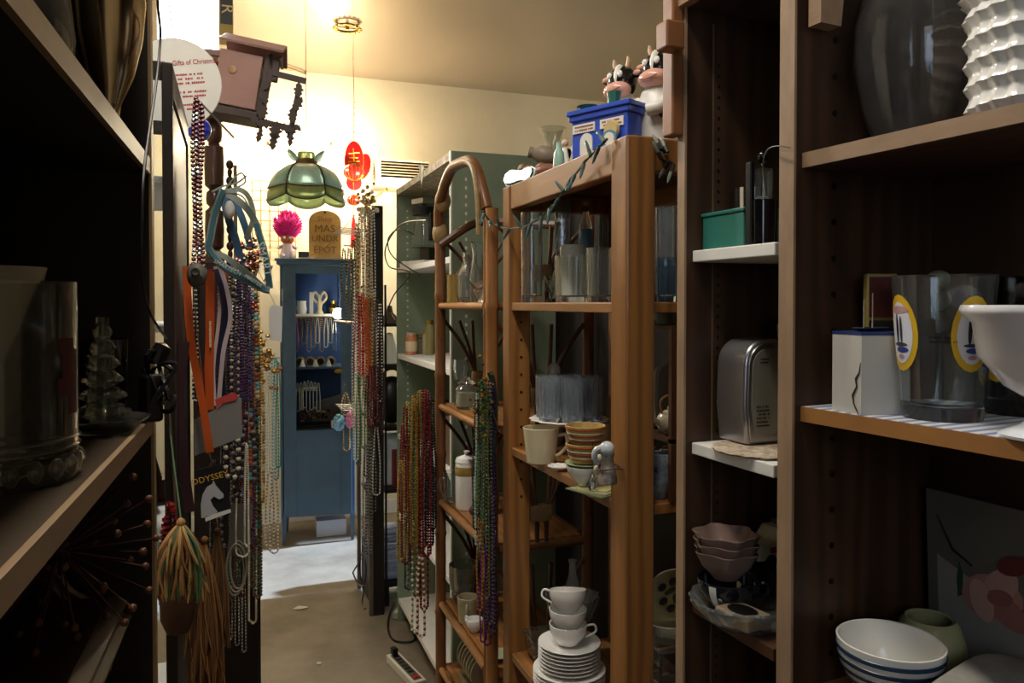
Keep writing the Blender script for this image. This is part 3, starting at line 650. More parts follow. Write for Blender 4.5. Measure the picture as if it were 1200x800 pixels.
obj('door', MB().prism([(-.016, 0), (.016, 0), (.016, .028)]+[(x, .028+z) for x, z in arc(8, .016, 0, PI)]+[(-.016, .028)], .003, M=T(-.003, L*.72, .004) @ Matrix.Rotation(-PI/2, 4, 'Z')), WPT, o)
obj('awning', MB().lathe([(0, .006), (.018, .006), (.021, 0), (.016, -.005), (0, 0)], 20, M=T(-.006, L*.24, .042) @ Matrix.Rotation(-PI/2, 4, 'Y'), sq=.9), pl('c9b27c'), o)
sg = obj('round_sign', MB().lathe([(0, 0), (.018, 0), (.018, .004), (0, .004)], 24, M=T(-.012, L*.24, .024) @ Matrix.Rotation(-PI/2, 4, 'Y')), pl('5f8fa0', .35), o)
obj('sign_face', MB().lathe([(0, .0041), (.013, .0041), (.013, .0046), (0, .0046)], 20, M=T(-.012, L*.24, .024) @ Matrix.Rotation(-PI/2, 4, 'Y')), WPT, sg)
def cow(x, y, z0, k, big):
    bd = obj('cow_body', MB().lathe([(0, 0), (.038*k, 0), (.042*k, .03*k), (.04*k, .075*k), (.03*k, .11*k), (.018*k, .128*k), (0, .13*k)], 24, c=(x, y, z0)), WPT, o)
    hz = z0+.15*k
    hd = obj('cow_head', MB().ball((x+.0*k, y, hz), (.029*k, .029*k, .031*k), 20, 14), mat('black_glaze', '1a1817', .2, coat=.5), o)
    obj('face_blaze', MB().ball((x-.012*k, y-.004*k, hz+.004*k), (.0175*k, .009*k, .0275*k), 16, 10), WPT, hd, 'white blaze')
    mz = obj('muzzle', MB().ball((x-.0215*k, y-.004*k, hz-.02*k), (.021*k, .029*k, .0165*k), 20, 12), PKP, o, 'pink muzzle')
    obj('mouth', MB().tube(smooth([(x-.04*k, y-.024*k, hz-.02*k), (x-.0432*k, y-.004*k, hz-.025*k), (x-.04*k, y+.016*k, hz-.02*k)], 4), .0009*k, 5), pl('8a4a40'), mz)
    for s_ in (-1, 1):
        ea = obj('ear', MB().ball((x+.002*k, y+s_*.036*k, hz+.012*k), (.006*k, .0135*k, .0085*k), 12, 8), MATS['black_glaze'], hd)
        obj('ear_lining', MB().ball((x-.0025*k, y+s_*.036*k, hz+.012*k), (.004*k, .009*k, .0055*k), 12, 8), PKP, ea)
        obj('horn', MB().tube([(x, y+s_*.013*k, hz+.026*k), (x-.002*k, y+s_*.017*k, hz+.038*k), (x-.004*k, y+s_*.016*k, hz+.046*k)], [.0055*k, .0045*k, .002*k], 8), pl('c29a72'), hd)
        obj('eye', MB().ball((x-.0265*k, y+s_*.0125*k-.002*k, hz+.009*k), (.003*k, .0055*k, .0065*k), 12, 8), WPT, hd, 'white eye')
    for s_ in (-1, 1):
        obj('arm', MB().tube(smooth([(x-.012*k, y+s_*.032*k, z0+.095*k), (x-.04*k, y+s_*.034*k, z0+.075*k), (x-.05*k, y+s_*.012*k, z0+.07*k)], 4), .0115*k, 10), WPT, bd)
    obj('spot', MB().ball((x-.018*k, y-.028*k, z0+.07*k), (.02*k, .012*k, .016*k), 14, 8), MATS['black_glaze'], bd, 'black spot')
    obj('spot', MB().ball((x+.01*k, y-.0325*k, z0+.028*k), (.022*k, .0095*k, .026*k), 14, 8), MATS['black_glaze'], bd, 'black spot')
cow(.098, .088, .0, 1.12, 0); cow(.098, -.004, .0, 1.17, 1)
GNG = pl('2f6b5c', .3)
obj('green_cup', MB().lathe(cup_prof(.012, .015, .024), 18, c=(.012, L*.30, Hb+.0225)), GNG, o); obj('green_dish', MB().lathe([(0, 0), (.018, 0), (.024, .008), (.022, .008), (.0, .002)], 20, c=(.014, L*.78, Hb+.0225)), GNG, o)
# other things on top
TP = lambda px, off, dz=0: (lambda q: q+Vector((0, 0, dz)))(E1.at(px, off, EZ, 200))
p = TP(648, .16); r = S(p, 12)
vessel('lamp_chimney', 'flared clear glass lamp chimney on top of the wooden etagere', 'lamp chimney', p, [(r*.9, 0), (r*.85, .03), (r*.75, .05), (r*1.1, .075), (r*.8, .1), (r*.6, .12), (r*1.0, .158), (r*1.25, .175), (r*1.18, .175), (r*.95, .157), (r*.54, .12), (r*.74, .1), (r*1.04, .075), (r*.69, .05), (r*.79, .03), (r*.84, .001)], GLD, 28)
p = TP(633, .10); o = thing('stone_jug', 'grey-brown jug lying on its side on the etagere top', 'jug', p)
Mr = T(0, 0, .0) ; b = MB().lathe([(0, -.04), (.018, -.038), (.026, -.02), (.024, 0), (.013, .018), (.0155, .03), (.013, .03), (.010, .018), (0, .016)], 24, M=T(0, 0, .09) @ Matrix.Rotation(-R(75), 4, 'Y') @ Matrix.Rotation(-R(25), 4, 'X'))
obj('body', b, pl('8a7c6a'), o); obj('foot_stone', MB().ball((.004, .002, .032), (.034, .036, .0325), 12, 8), mat('rough_stone', '7d6a50', .8, var=.4, scale=40, bump=.6), o)
for i, (px, off, s_, l_) in enumerate(((619, .05, (.022, .042, .026), 'brown wooden shell carving beside the green sole on the etagere top'), (641, .05, (.022, .034, .017), 'small reddish-brown ceramic animal lying by the blue shop jar'), (613, .12, (.026, .03, .02), 'dusty tan seashell at the far end of the etagere top'))):
    p = TP(px, off); b = MB().ball((0, 0, s_[2]), s_, 14, 10, rot=Matrix.Rotation(.5*i, 4, 'Z')).ball((-s_[0]*.5, .01, s_[2]*1.6), (s_[0]*.55, s_[1]*.5, s_[2]*.6), 12, 8).tube(smooth([(s_[0]*.2, -s_[1]*.5, s_[2]), (s_[0]*.3, -s_[1]*1.1, s_[2]*1.2), (0, -s_[1]*1.3, s_[2]*.5)], 4), s_[2]*.3, 8)
    one('carved_shell' if i != 1 else 'ceramic_animal', l_, 'ornament', b, mat('carving%d' % i, ('7c5733', '8a5236', 'a08a68')[i], .5, var=.5, scale=50, bump=.5), p)
p = TP(609, .02); o = thing('sandal_sole', 'green sole with a white rim overhanging the etagere top', 'ornament', p, R(12))
ol = [(-.065, 0), (-.06, .012), (-.04, .019), (-.01, .014), (.02, .018), (.05, .024), (.07, .015), (.072, -.002), (.055, -.016), (.02, -.019), (-.01, -.016), (-.04, -.02), (-.06, -.014)]
MS = T(0, 0, .0185) @ Matrix.Rotation(PI/2, 4, 'Z') @ Matrix.Rotation(R(18), 4, 'X')
obj('sole', MB().prism(ol, .006, M=MS), GNG, o, bevel=.002); obj('rim', MB().prism([(x*1.05, z*1.14) for x, z in ol], .003, M=MS @ T(0, -.0033, 0)), WHT, o, 'white rim')
p = TP(662, .1); o = thing('angel_figurine', 'small white angel figurine left of the blue shop jar', 'figurine', p)
obj('robe', MB().lathe([(0, 0), (.018, 0), (.015, .03), (.009, .06), (.006, .075), (0, .078)], 18), WPT, o); obj('head', MB().ball((0, 0, .088), .009, 14, 10), pl('dcc0a4'), o)
for s_ in (-1, 1): obj('wing', MB().lathe([(0, 0), (.016, 0), (.015, .002), (0, .003)], 14, sq=2, M=T(.009, s_*.013, .062) @ Matrix.Rotation(PI/2, 4, 'Y')), WPT, o)
p = TP(655, .03); one('mint_bottle', 'slender mint-green bottle beside the white angel', 'bottle', MB().lathe([(0, 0), (.012, 0), (.013, .005), (.012, .035), (.005, .048), (.0055, .06), (0, .06)], 18), pl('8fb3a0', .3), p)

# ================= wooden etagere, upper shelf
def tumbler(px, off, w, top, label, pw=None, m=GL, fr=E1, z=ZA, base=.012, taper=.9, name='tumbler', n=32, mod=None, group=None, dz=0, py=330, sm=1):
    p = (fr.atv(px, off[1], z, py) if isinstance(off, tuple) else fr.at(px, off, z, py)); p.z += dz; r = S(p, w/2); h = CAMZ+(356-top)/900*(Vector(p)-Vector((0, 0, CAMZ))).dot(FWD) - p.z
    prof = [(0, 0), (r*taper, 0), (r*(taper+.03), h*.1), (r, h), (r-.0022, h), (r*(taper+.03)-.002, base+.004), (r*.6, base), (0, base)]
    b = MB().lathe(prof, n, mod=mod, power=pw, sm=bool(sm)); return one(name, label, 'glass', b, m, p, fr.rz, group)
tumbler(671, .075, 38, 300, 'squat square glass tumbler on the upper etagere shelf', 5)
tumbler(704, .085, 30, 291, 'taller square glass tumbler touching the front post, upper etagere shelf', 5)
tumbler(692, ('v', .44), 26, 297, 'plain glass tumbler behind the squat square one, upper etagere shelf')
tumbler(623, ('v', .56), 26, 250, 'tall clear glass vase at the far end of the upper etagere shelf', name='glass_vase', base=.014)
tumbler(659, ('v', .6), 20, 236, 'ornate cut-glass bottle rising behind the white candle', name='glass_bottle', m=GLC, mod=(8, .05), taper=.7)
tumbler(709, ('v', .5), 15, 252, 'dark slim glass seen beside the front post, upper etagere shelf', m=GLS, name='glass_tube')
p = E1.atv(623, .56, ZA+.0188, 340); one('gold_disc', 'yellow-gold disc lying in the tall clear vase', 'disc', MB().lathe([(0, 0), (.0145, 0), (.0145, .003), (0, .003)], 20), pl('b89a3a', .3), p)
p = E1.atv(671, .52, ZA); r = S(p, 15); h = .142
one('pillar_candle', 'thick white pillar candle on the upper etagere shelf', 'candle', MB().lathe([(0, 0), (r, 0), (r, h-.005), (r-.004, h), (.004, h-.004), (0, h-.004)], 28), mat('candle_wax', 'dcdccf', .5, sub=.3), p)
p = E1.atv(686, .60, ZA); r = .017
o = thing('blue_bottle', 'clear bottle with a pale blue label behind the candle', 'bottle', p); obj('body', MB().lathe([(0, 0), (r, 0), (r, .2), (r*.5, .225), (r*.5, .25), (0, .25)], 20), GLD, o)
obj('label', MB().lathe([(r+.0003, .12), (r+.0008, .121), (r+.0008, .19), (r+.0003, .191)], 20), pl('5f8298', .4), o); obj('stopper', MB().ball((0, 0, .262), .012, 12, 8), pl('b5933a'), o)
p = E1.at(646, .055, ZA); o = thing('dried_sprig', 'tiny bunch of dried grey-green twigs in a dark stand beside the square tumbler', 'ornament', p)
obj('stand', MB().lathe([(0, 0), (.012, 0), (.011, .009), (0, .009)], 14), BLP, o); b = MB(); rr = random.Random(3)
for i in range(22):
    a, l_ = rr.random()*6.28, rr.uniform(.04, .085); b.tube(smooth([(0, 0, .009), (.006*math.cos(a), .006*math.sin(a), l_*.5), (.016*math.cos(a), .016*math.sin(a), l_*.8), (.019*math.cos(a+.5), .019*math.sin(a+.5), l_*.6)], 3), .0009, 4)
obj('twig', b, pl('4f5540', .7), o, kind='stuff')
# seen through the near end
tumbler(781, .10, 24, 303, 'pale blue faceted tumbler under another at the near end, upper etagere shelf', m=mat('blue_tint_glass', 'b8d4ea', .05, trans=.95), n=10, sm=0, base=.01)
o = tumbler(781, .10, 25, 243, 'knobbly crystal tumbler stacked on top at the near end, upper etagere shelf', m=GLC, n=40, mod=(12, .05), dz=.0668)
tumbler(774, .2, 20, 322, 'small clear tumbler deep behind the near stack, upper etagere shelf')
# ---- middle shelf (ZB)
def contact(px, py, z, fr=None): q = PZ(px, py, z); return q
p = contact(634, 541, ZB); r = S(p, 21); hm_ = S(p, 40)
def mug(name, label, loc, rb, rt, h, m, rz, cat='mug', group=None, out=.022, th=.0042):
    o = thing(name, label, cat, loc, rz, group); obj('body', MB().lathe(cup_prof(rb, rt, h, .003, .006), 32), m, o)
    obj('handle', MB().tube(smooth([((rb+rt)/2+.004, 0, h*.8), (rt+out*.75, 0, h*.82), (rt+out*.85, 0, h*.5), (rb+out*.35, 0, h*.22), (rb*1.0+.002, 0, h*.24)], 5), th, 8), m, o); return o
mug('mug', 'cream mug holding up the white scalloped plate', p, r*.8, r*1.02, hm_, CRM, -R(38))
pc = E1.m @ Vector((.165, .46, 0)); pc.z = ZB; mug('mug', 'second cream mug under the white plate, hidden behind the orange cups', pc, r*.8, r*1.02, hm_, CRM, R(60))
pc2 = (Vector(p)+Vector(pc))/2; pl_z = ZB+hm_+.003; pc2.z = pl_z; dd = (Vector(p)-Vector(pc)).length/2
rp = .094
o = vessel('scalloped_plate', 'white scalloped plate carrying the cut-glass tumblers', 'plate', pc2+Vector((.0, 0, 0)), [(0, 0), (rp*.6, 0), (rp*.64, .003), (rp*.95, .010), (rp, .012), (rp*.95, .014), (rp*.62, .0055), (0, .0045)], WCER, 84, mod=(14, .03, lambda z: z/.012))
gp = Vector(o.location)+Vector((0, 0, .0062)); rg = .0265; gh = S(gp, 52); k = 0
for a in range(7):
    x, y = (0, 0) if a == 6 else ((rp*.62)*math.cos(a*PI/3+.25), (rp*.62)*math.sin(a*PI/3+.25))
    b = MB().lathe([(0, 0), (rg*.82, 0), (rg*.88, gh*.12), (rg*.93, gh*.5), (rg, gh), (rg-.002, gh), (rg*.9-.002, gh*.5), (rg*.7, .012), (0, .01)], 36, mod=(9, .07, lambda z: 1 if z < gh*.6 else .15), sm=False)
    one('cut_tumbler', 'cut-glass tumbler '+('at the back right of the white scalloped plate', 'at the far back of the white scalloped plate', 'at the far left of the white scalloped plate', 'front left on the white scalloped plate', 'nearest the aisle on the white scalloped plate', 'front right on the plate, behind the orange cups', 'in the middle of the ring on the scalloped plate')[a], 'glass', b, GLC, gp+Vector((x, y, 0)), 0, 'cut-glass tumblers on the scalloped plate')
p = contact(686, 573, ZB); r = S(p, 23)
b = vessel('white_bowl', 'small white bowl holding the orange cups', 'bowl', p, cup_prof(r*.45, r, .038, .003, .004, .12, .004), WCER)
ORG = mat('orange_band_glaze', 'a8552c', .3, coat=.3); bz = p.z+.0405-.012
def striped_cup(loc, label, r, h):
    o = thing('orange_cup', label, 'cup', loc, 0, 'orange banded cups'); obj('body', MB().lathe(cup_prof(r*.72, r, h, .0028, .004, .04), 32), mat('straw_glaze', 'b89a5c', .35, var=.3, scale=90), o)
    for z, w_, m in ((.86, .09, ORG), (.62, .05, WCER), (.46, .1, ORG), (.28, .05, WCER), (.14, .1, ORG)):
        f = lambda t: r*.72+(r-r*.72)*t+.04*math.sin(PI*t)*h
        obj('band', MB().lathe([(f(z-w_/2)+.0002, (z-w_/2)*h), (f(z-w_/2)+.0009, (z-w_/2)*h+.0003), (f(z+w_/2)+.0009, (z+w_/2)*h-.0003), (f(z+w_/2)+.0002, (z+w_/2)*h)], 32), m, o)
    return o
lc = Vector((p.x, p.y, p.z+.039)); rc = S(lc, 23)
b_ = vessel('saucer', 'green-edged saucer between white bowl and orange cups', 'saucer', lc, [(0, 0), (rc*.6, 0), (rc*1.05, .005), (rc*1.04, .0066), (rc*.6, .002), (0, .002)], pl('9aa878', .35))
lc.z += .0075; striped_cup(lc, 'lower orange and white banded cup of two stacked in the middle etagere shelf', rc, .036)
lc = lc.copy(); lc.z += .0373; striped_cup(lc, 'upper orange and white banded cup on the matching lower one', rc*1.04, .034)
q = PY(708, 542, lc.y+.0); q = E1.at(711, -.022, 0, 520); 
p = Vector((RX-.026, E1.at(712, -.026, 0, 520).y, ZB+.042)); 
o = thing('elephant_figurine', 'small glazed blue and brown figurine bound to the honey post', 'figurine', p, 0)
SKY = mat('sky_glaze', '8fb0cc', .25, var=.3, scale=40, h2='d8cfc0')
obj('body', MB().lathe([(0, 0), (.017, 0), (.018, .008), (.013, .03), (.011, .045), (.013, .055), (0, .058)], 20), mat('mottled_glaze', '3d3440', .25, var=.6, scale=50, h2='a8a090'), o)
obj('head', MB().ball((-.002, -.002, .063), (.014, .0145, .014), 18, 12), SKY, o); obj('trunk', MB().tube(smooth([(-.012, 0, .066), (-.022, .004, .06), (-.022, .008, .046), (-.016, .012, .034)], 4), [.0055]*9+[.0045]*4, 8), SKY, o)
obj('flower', MB().ball((-.004, .022, .02), (.014, .01, .012), 10, 6).ball((-.006, .02, .04), (.01, .009, .01), 10, 6), mat('cream_glaze', 'cfc6ac', .3, var=.5, scale=70, h2='7d6a48'), o)
obj('strap', MB().tube(smooth([(-.014, -.01, .026), (0, -.019, .03), (.02, -.018, .028), (.025, .01, .03), (.0, .02, .03), (-.016, .006, .027)], 5, True), .0016, 6, closed=True), pl('4a3322'), o)
q = contact(679, 577, ZB)
for i in range(3):
    one('booklet', ('pale green booklet at the bottom of a small pile, middle etagere shelf', 'cream booklet in the middle of a small pile, middle etagere shelf', 'yellowish booklet on top of its pile, tucked under the white bowl')[i], 'booklet', MB().box((.01, -.005, .0012), (.085-.012*i, .10-.016*i, .0022)), pl(('76805a', 'b0ac8c', 'c4bc84')[i]), (q.x+.03, q.y-.0, ZB+.0+.0026*i-.0), .35+.15*i)
for o_ in [x for x in C.objects if x.name.startswith(('white_bowl', 'saucer', 'orange_cup'))]: o_.location.z += .0085
p = contact(655, 551, ZB); one('shell_dish', 'little white fluted dish beside the orange cups', 'dish', MB().lathe([(0, 0), (.013, 0), (.024, .009), (.023, .011), (.012, .003), (0, .003)], 40, mod=(10, .1, lambda z: z/.01)), WCER, p)
# diamond pendant
p = PX(694, 566, RX-.012); o = thing('glass_pendant', 'diamond-shaped glass pendant hanging before the middle etagere shelf', 'pendant', p)
s_ = S(p, 13); obj('drop', MB().lathe([(0, -s_*.9), (s_*.5, -s_*.1), (s_*.42, s_*.2), (0, s_)], 6, sm=False), GLC, o); obj('cage', MB().tube([(0, -.001, s_*1.0), (s_*.56, -.001, -s_*.1), (0, -.001, -s_), (-s_*.56, -.001, -s_*.1)], .0008, 5, closed=True), pl('3d4f4a'), o)
obj('cord', MB().tube([(0, 0, s_), (.001, 0, S(p, 48))], .0006, 4), BLP, o)
p = E1.atv(649, .61, ZB, 430); hh = 1.6-(428-356)/900*1.85-ZB
o = thing('gourd_vase', 'slim grey vase with a round top behind the cut-glass tumblers', 'vase', p); obj('body', MB().lathe([(0, 0), (.02, 0), (.026, .03), (.016, hh*.55), (.009, hh*.75), (0, hh*.78)], 20), pl('6a655c'), o); obj('top', MB().ball((0, 0, hh*.88), (.017, .017, .021), 16, 10), pl('a5a094'), o)
p = E1.atv(700, .56, ZB, 450); one('wide_glass_bowl', 'wide clear glass bowl at the back of the middle etagere shelf', 'bowl', MB().lathe([(0, 0), (.03, 0), (.045, .06), (.05, .13), (.048, .13), (.042, .06), (.026, .006), (0, .006)], 32), GLD, p)
# near-end things on the middle shelf
p = E1.atv(775, .045, ZB); r = S(p, 14); h = S(p, 52)
o = vessel('blue_white_vase', 'dark blue and white painted cup at the near end of the middle shelf', 'vase', p, cup_prof(r*.6, r, h, .003, .005, .08), mat('blue_willow', '1f2a44', .2, var=.9, scale=34, h2='aab2b8', coat=.4))
p = E1.at(786, .17, ZB, 570); r = S(p, 13); 
mug('glass_jug', 'clear glass jug behind the blue and white cup', p, r*.7, r, .075, GL, 0, 'jug')
p = E1.at(776, .25, ZB, 520); one('round_jar', 'squat clear jar under the cream teapot', 'jar', MB().lathe([(0, 0), (.022, 0), (.026, .015), (.022, .034), (.015, .04), (.014, .038), (.02, .032), (.023, .015), (.018, .004), (0, .004)], 24), GL, p)
p = E1.m @ Vector((.095, .003, 0)); p.z = ZB
o = thing('wooden_riser', 'small dark wooden rack stood on the near end of the middle shelf', 'rack', p)
for x in (0, .175): 
    for y in (0, .1): obj('leg', MB().bx((x, y, 0), (x+.012, y+.01, .318)), RATD, o)
for z in (.1, .31): obj('rack_shelf', MB().bx((.0, .0, z+.009), (.187, .11, z+.017)), RATD, o)
rz0 = p.z+.328
p = E1.at(781, .13, rz0, 380); one('amber_dish', 'cream dish with a teal spot on the dark wooden rack', 'dish', MB().lathe([(0, 0), (.018, 0), (.025, .012), (.026, .026), (.022, .026), (.02, .012), (.0, .004)], 20), mat('amber_cream', 'c9bf8e', .25, var=.3, scale=20, h2='6fa39a'), p)
rz1 = ZB+.118
p = E1.at(783, .175, rz1, 440); o = thing('arched_mirror', 'small arched grey mirror on the dark wooden rack', 'mirror', p)
obj('frame', MB().prism(arch(-.03, .03, 0, .135, .035), .006, sm=True), mat('pewter', '8d8f90', .35, metal=.6), o); obj('glass', MB().prism(arch(-.022, .022, .01, .125, .03), .001, M=T(0, -.0012, 0)), pl('6d6a66', .2), o)
p = E1.at(785, .12, rz1, 480); o = thing('teapot', 'cream teapot with a bamboo handle on the dark wooden rack', 'teapot', p)
obj('body', MB().ball((0, 0, .024), (.026, .026, .024), 20, 12), CRM, o); obj('spout', MB().tube([(-.02, 0, .022), (-.034, 0, .03), (-.04, 0, .042)], [.007, .005, .004], 8), CRM, o); obj('handle', MB().tube(smooth([(-.018, 0, .042), (-.02, 0, .065), (0, 0, .075), (.02, 0, .065), (.018, 0, .042)], 5), .0025, 8), pl('a0713c'), o); obj('lid_knob', MB().ball((0, 0, .051), .005, 10, 8), CRM, o)
# ---- lower shelf (ZCs)
p = E1.m @ Vector((.082, .43, 0)); p.z = ZCs
ORD = ['lowest', 'second from the bottom', 'third from the bottom', 'fourth from the bottom', 'fifth from the bottom', 'sixth from the bottom', 'seventh from the bottom', 'eighth from the bottom']
zz = 0
for i in range(4):
    rt = .086; one('dinner_plate', 'wide white dinner plate, %s of four under the white saucers' % (ORD[i] if i < 3 else 'top'), 'plate', MB().lathe([(0, 0), (.05, 0), (.055, .002), (rt*.95, .0095), (rt, .0115), (rt*.94, .0115), (.053, .0045), (0, .0035)], 40), WCER, p+Vector((0, 0, zz)), 0, 'white dinner plates'); zz += .0088
for i in range(7):
    rt = .074; one('saucer', 'white saucer, %s of seven on the dinner plates' % (ORD[i] if i < 6 else 'topmost'), 'saucer', MB().lathe([(0, 0), (.042, 0), (.047, .002), (rt*.95, .0095), (rt, .0115), (rt*.94, .0115), (.045, .0045), (0, .0035)], 40), WCER, p+Vector((0, 0, zz)), 0, 'white saucers in the stack'); zz += .0088
zt_ = ZCs+zz-.0088+.0052; rc = .045
tl = ['bottom teacup of three stacked on white saucers', 'middle teacup of three stacked on white saucers', 'top teacup, tipped over the other two on the saucers']
for i in range(3):
    teacup('teacup', 'white '+tl[i], p+Vector((-.003, .002*i-.006*(i == 2), zt_-ZCs+(0, .0345, .078)[i])), rc, .05, WCER, (-R(22), R(75), R(140))[i], hr=.02 if i != 1 else .014, group='white stacked teacups', tilt=(R(12), R(5)) if i == 2 else None)
p = E1.m @ Vector((.158, .58, 0)); p.z = ZCs
vessel('pressed_glass_bowl', 'large scalloped pressed-glass bowl on a foot behind the teacups', 'bowl', p, [(0, 0), (.03, 0), (.028, .01), (.016, .03), (.02, .06), (.045, .08), (.066, .125), (.071, .145), (.067, .146), (.062, .125), (.04, .084), (0, .072)], CRY, 60, mod=(10, .06, lambda z: z/.145))
p = E1.m @ Vector((.19, .21, 0)); p.z = ZCs; p = E1.at(657, .2, ZCs, 700); p.z = ZCs
p = E1.m @ Vector((.15, .585, 0)); o = thing('frosted_bottle', 'frosted conical glass bottle standing in the scalloped glass bowl', 'bottle', (p.x+.008, p.y-.005, ZCs+.082))
hb_ = .155; obj('body', MB().lathe([(0, 0), (.026, 0), (.0275, .004), (.024, .05), (.017, .09), (.0095, hb_-.035), (.0085, hb_-.01), (.0115, hb_), (.008, hb_), (.006, hb_-.03), (0, .09)], 28), GLF, o)
o = thing('casserole_dish', 'rectangular clear glass casserole at the far end of the lower shelf', 'dish', E1.m @ Vector((.078, .57, 0))+Vector((0, 0, ZCs)))
obj('body', MB().lathe([(0, 0), (.032, 0), (.04, .01), (.045, .055), (.049, .058), (.049, .061), (.042, .06), (.036, .012), (0, .005)], 40, power=5, sq=1.0), GLD, o)
one('white_bloom', 'white ceramic flower at the back of the lower shelf', 'ornament', MB().lathe([(0, 0), (.016, 0), (.012, .1), (.03, .125), (.042, .16), (.036, .16), (.02, .125), (0, .12)], 40, mod=(5, .2, lambda z: max(0, z-.1)*12)), WCER, E1.m @ Vector((.30, .42, 0))+Vector((0, 0, ZCs)))
# near end of the lower shelf
q = E1.m @ Vector((.15, .012, 0)); q = E1.at(771, .12, ZCs, 770)
for i in range(4):
    one('glass_block', ('lowest clear glass block', 'second clear glass block from the bottom', 'third clear glass block from the bottom', 'uppermost clear glass block')[i]+' in the stack under the painted bowl', 'glass block', MB().box((.0, 0, .032), (.1, .06, .062)), GLD, (E1.o.x+.125, E1.o.y+.034, ZCs+.064*i), 0, 'glass blocks', bevel=.004)
zb_ = ZCs+.258; 
o = thing('painted_bowl', 'cream bowl with a small leaf border on top of the glass blocks', 'bowl', (E1.o.x+.135, E1.o.y+.05, zb_))
obj('body', MB().lathe(cup_prof(.05, .062, .036, .003, .004, .1), 36, sq=.75), pl('b0aa92', .3), o); b = MB()
for i in range(40): a = 2*PI*i/40; b.ball((.0585*math.cos(a)*1.075, .0585*.75*math.sin(a)*1.075, .018), (.003, .003, .0018), 6, 4)
obj('leaf_border', b, pl('4c5a50'), o, kind='stuff')
o = thing('grape_plate', 'cream plate painted with grapes and leaves standing in the painted bowl', 'plate', (E1.o.x+.135, E1.o.y+.062, zb_+.05), 0)
MPp = T(0, 0, .03) @ Matrix.Rotation(PI/2+.25, 4, 'X')
obj('body', MB().lathe([(0, 0), (.05, 0), (.058, .004), (.057, .006), (.048, .003), (0, .003)], 36, M=MPp, power=3), pl('b9b088', .3), o)
for i, (x, y) in enumerate(((-.028, .02), (-.02, -.012), (.012, .012), (.02, .028), (.03, -.01), (-.005, .03), (0, -.03))):
    obj('grape', MB().ball((x, y, .005), (.0095, .0095, .003), 12, 6, M=MPp), pl('2a2030', .3), o)
for i, (x, y, a) in enumerate(((-.008, .008, .4), (.008, -.012, 2), (.03, .015, 1))): obj('leaf', MB().lathe([(0, .0032), (.013, .0032), (.0, .0045)], 10, sq=.5, M=MPp @ T(x, y, 0) @ Matrix.Rotation(a, 4, 'Z')), pl('3d6038'), o)

# ================= rattan etagere
def on2(px, off, z, py=400): return E2.at(px, off, z, py)
def hgt(p, top): return CAMZ+(356-top)/900*(Vector(p)-Vector((0, 0, CAMZ))).dot(FWD)-p.z
p = E2.atv(549, .44, Z2[0], 330); r = S(p, 13); h = hgt(p, 296)
o = thing('glass_decanter', 'clear square-shouldered decanter on the top rattan shelf', 'decanter', p); obj('body', MB().lathe([(0, 0), (r*.85, 0), (r, h*.1), (r*1.05, h*.55), (r*.5, h*.75), (r*.42, h*.95), (r*.6, h), (r*.5, h), (r*.36, h*.75), (r*.92, h*.54), (r*.88, h*.1), (0, .01)], 24, power=4), GL, o)
p = E2.atv(561, .30, Z2[0], 330); r = S(p, 10); h = hgt(p, 286)
one('glass_pitcher', 'taller clear glass pitcher behind the square decanter', 'pitcher', MB().lathe([(0, 0), (r, 0), (r*1.1, h*.4), (r*.7, h*.8), (r*.95, h), (r*.85, h), (r*.6, h*.8), (r, h*.4), (0, .006)], 24), GL, p)
p = E2.atv(531, .5, Z2[0], 330); r = S(p, 7); h = hgt(p, 322)
one('votive_candle', 'short amber votive glass on the top rattan shelf', 'candle', MB().lathe([(0, 0), (r, 0), (r*1.05, h), (r*.9, h), (r*.85, h*.6), (0, h*.6)], 18), mat('amber_glass', 'b89a50', .2, trans=.5), p)
p = E2.atv(547, .39, Z2[1], 470); r = S(p, 13); h = hgt(p, 441)
o = thing('glass_jar', 'clear glass apothecary jar with cream filling, second rattan shelf', 'jar', p)
obj('body', MB().lathe([(0, 0), (r*.9, 0), (r, .006), (r, h*.62), (r*.7, h*.72), (r*.75, h*.76), (r*.68, h*.76), (r*.62, h*.71), (r*.94, h*.6), (r*.94, .01), (0, .006)], 24), GL, o); obj('filling', MB().lathe([(0, .008), (r*.9, .009), (r*.9, h*.5), (0, h*.52)], 20), pl('b9b596', .7), o); obj('lid', MB().lathe([(0, h*.77), (r*.8, h*.77), (r*.7, h*.84), (r*.25, h*.9), (r*.28, h*.98), (0, h)], 20), GL, o)
p = E2.atv(563, .25, Z2[1], 470); one('glass_bauble', 'small round glass ornament beside the apothecary jar', 'ornament', MB().ball((0, 0, .024), .024, 18, 12), GL, p)
p = E2.atv(540, .5, Z2[1], 470); one('glass_goblet', 'clear stemmed goblet behind the apothecary jar', 'goblet', MB().lathe([(0, 0), (.024, 0), (.022, .003), (.004, .01), (.004, .06), (.02, .08), (.028, .12), (.026, .15), (.024, .15), (.026, .12), (.018, .083), (0, .072)], 24), GL, p)
p = E2.atv(547, .40, Z2[2], 560); r = S(p, 13.5); h = hgt(p, 527)
o = thing('white_canister', 'white lidded canister with a tan band, third rattan shelf', 'canister', p)
obj('body', MB().lathe([(0, 0), (r*.9, 0), (r, .008), (r, h*.76), (r*.96, h*.8), (0, h*.8)], 28), WCER, o); obj('band', MB().lathe([(r+.0003, h*.58), (r+.001, h*.59), (r+.001, h*.72), (r+.0003, h*.73)], 28), pl('9a8040'), o, 'tan band'); obj('lid', MB().lathe([(0, h*.805), (r*1.02, h*.805), (r*.9, h*.87), (r*.2, h*.92), (r*.18, h*.95), (r*.3, h*.98), (0, h)], 28), WCER, o)
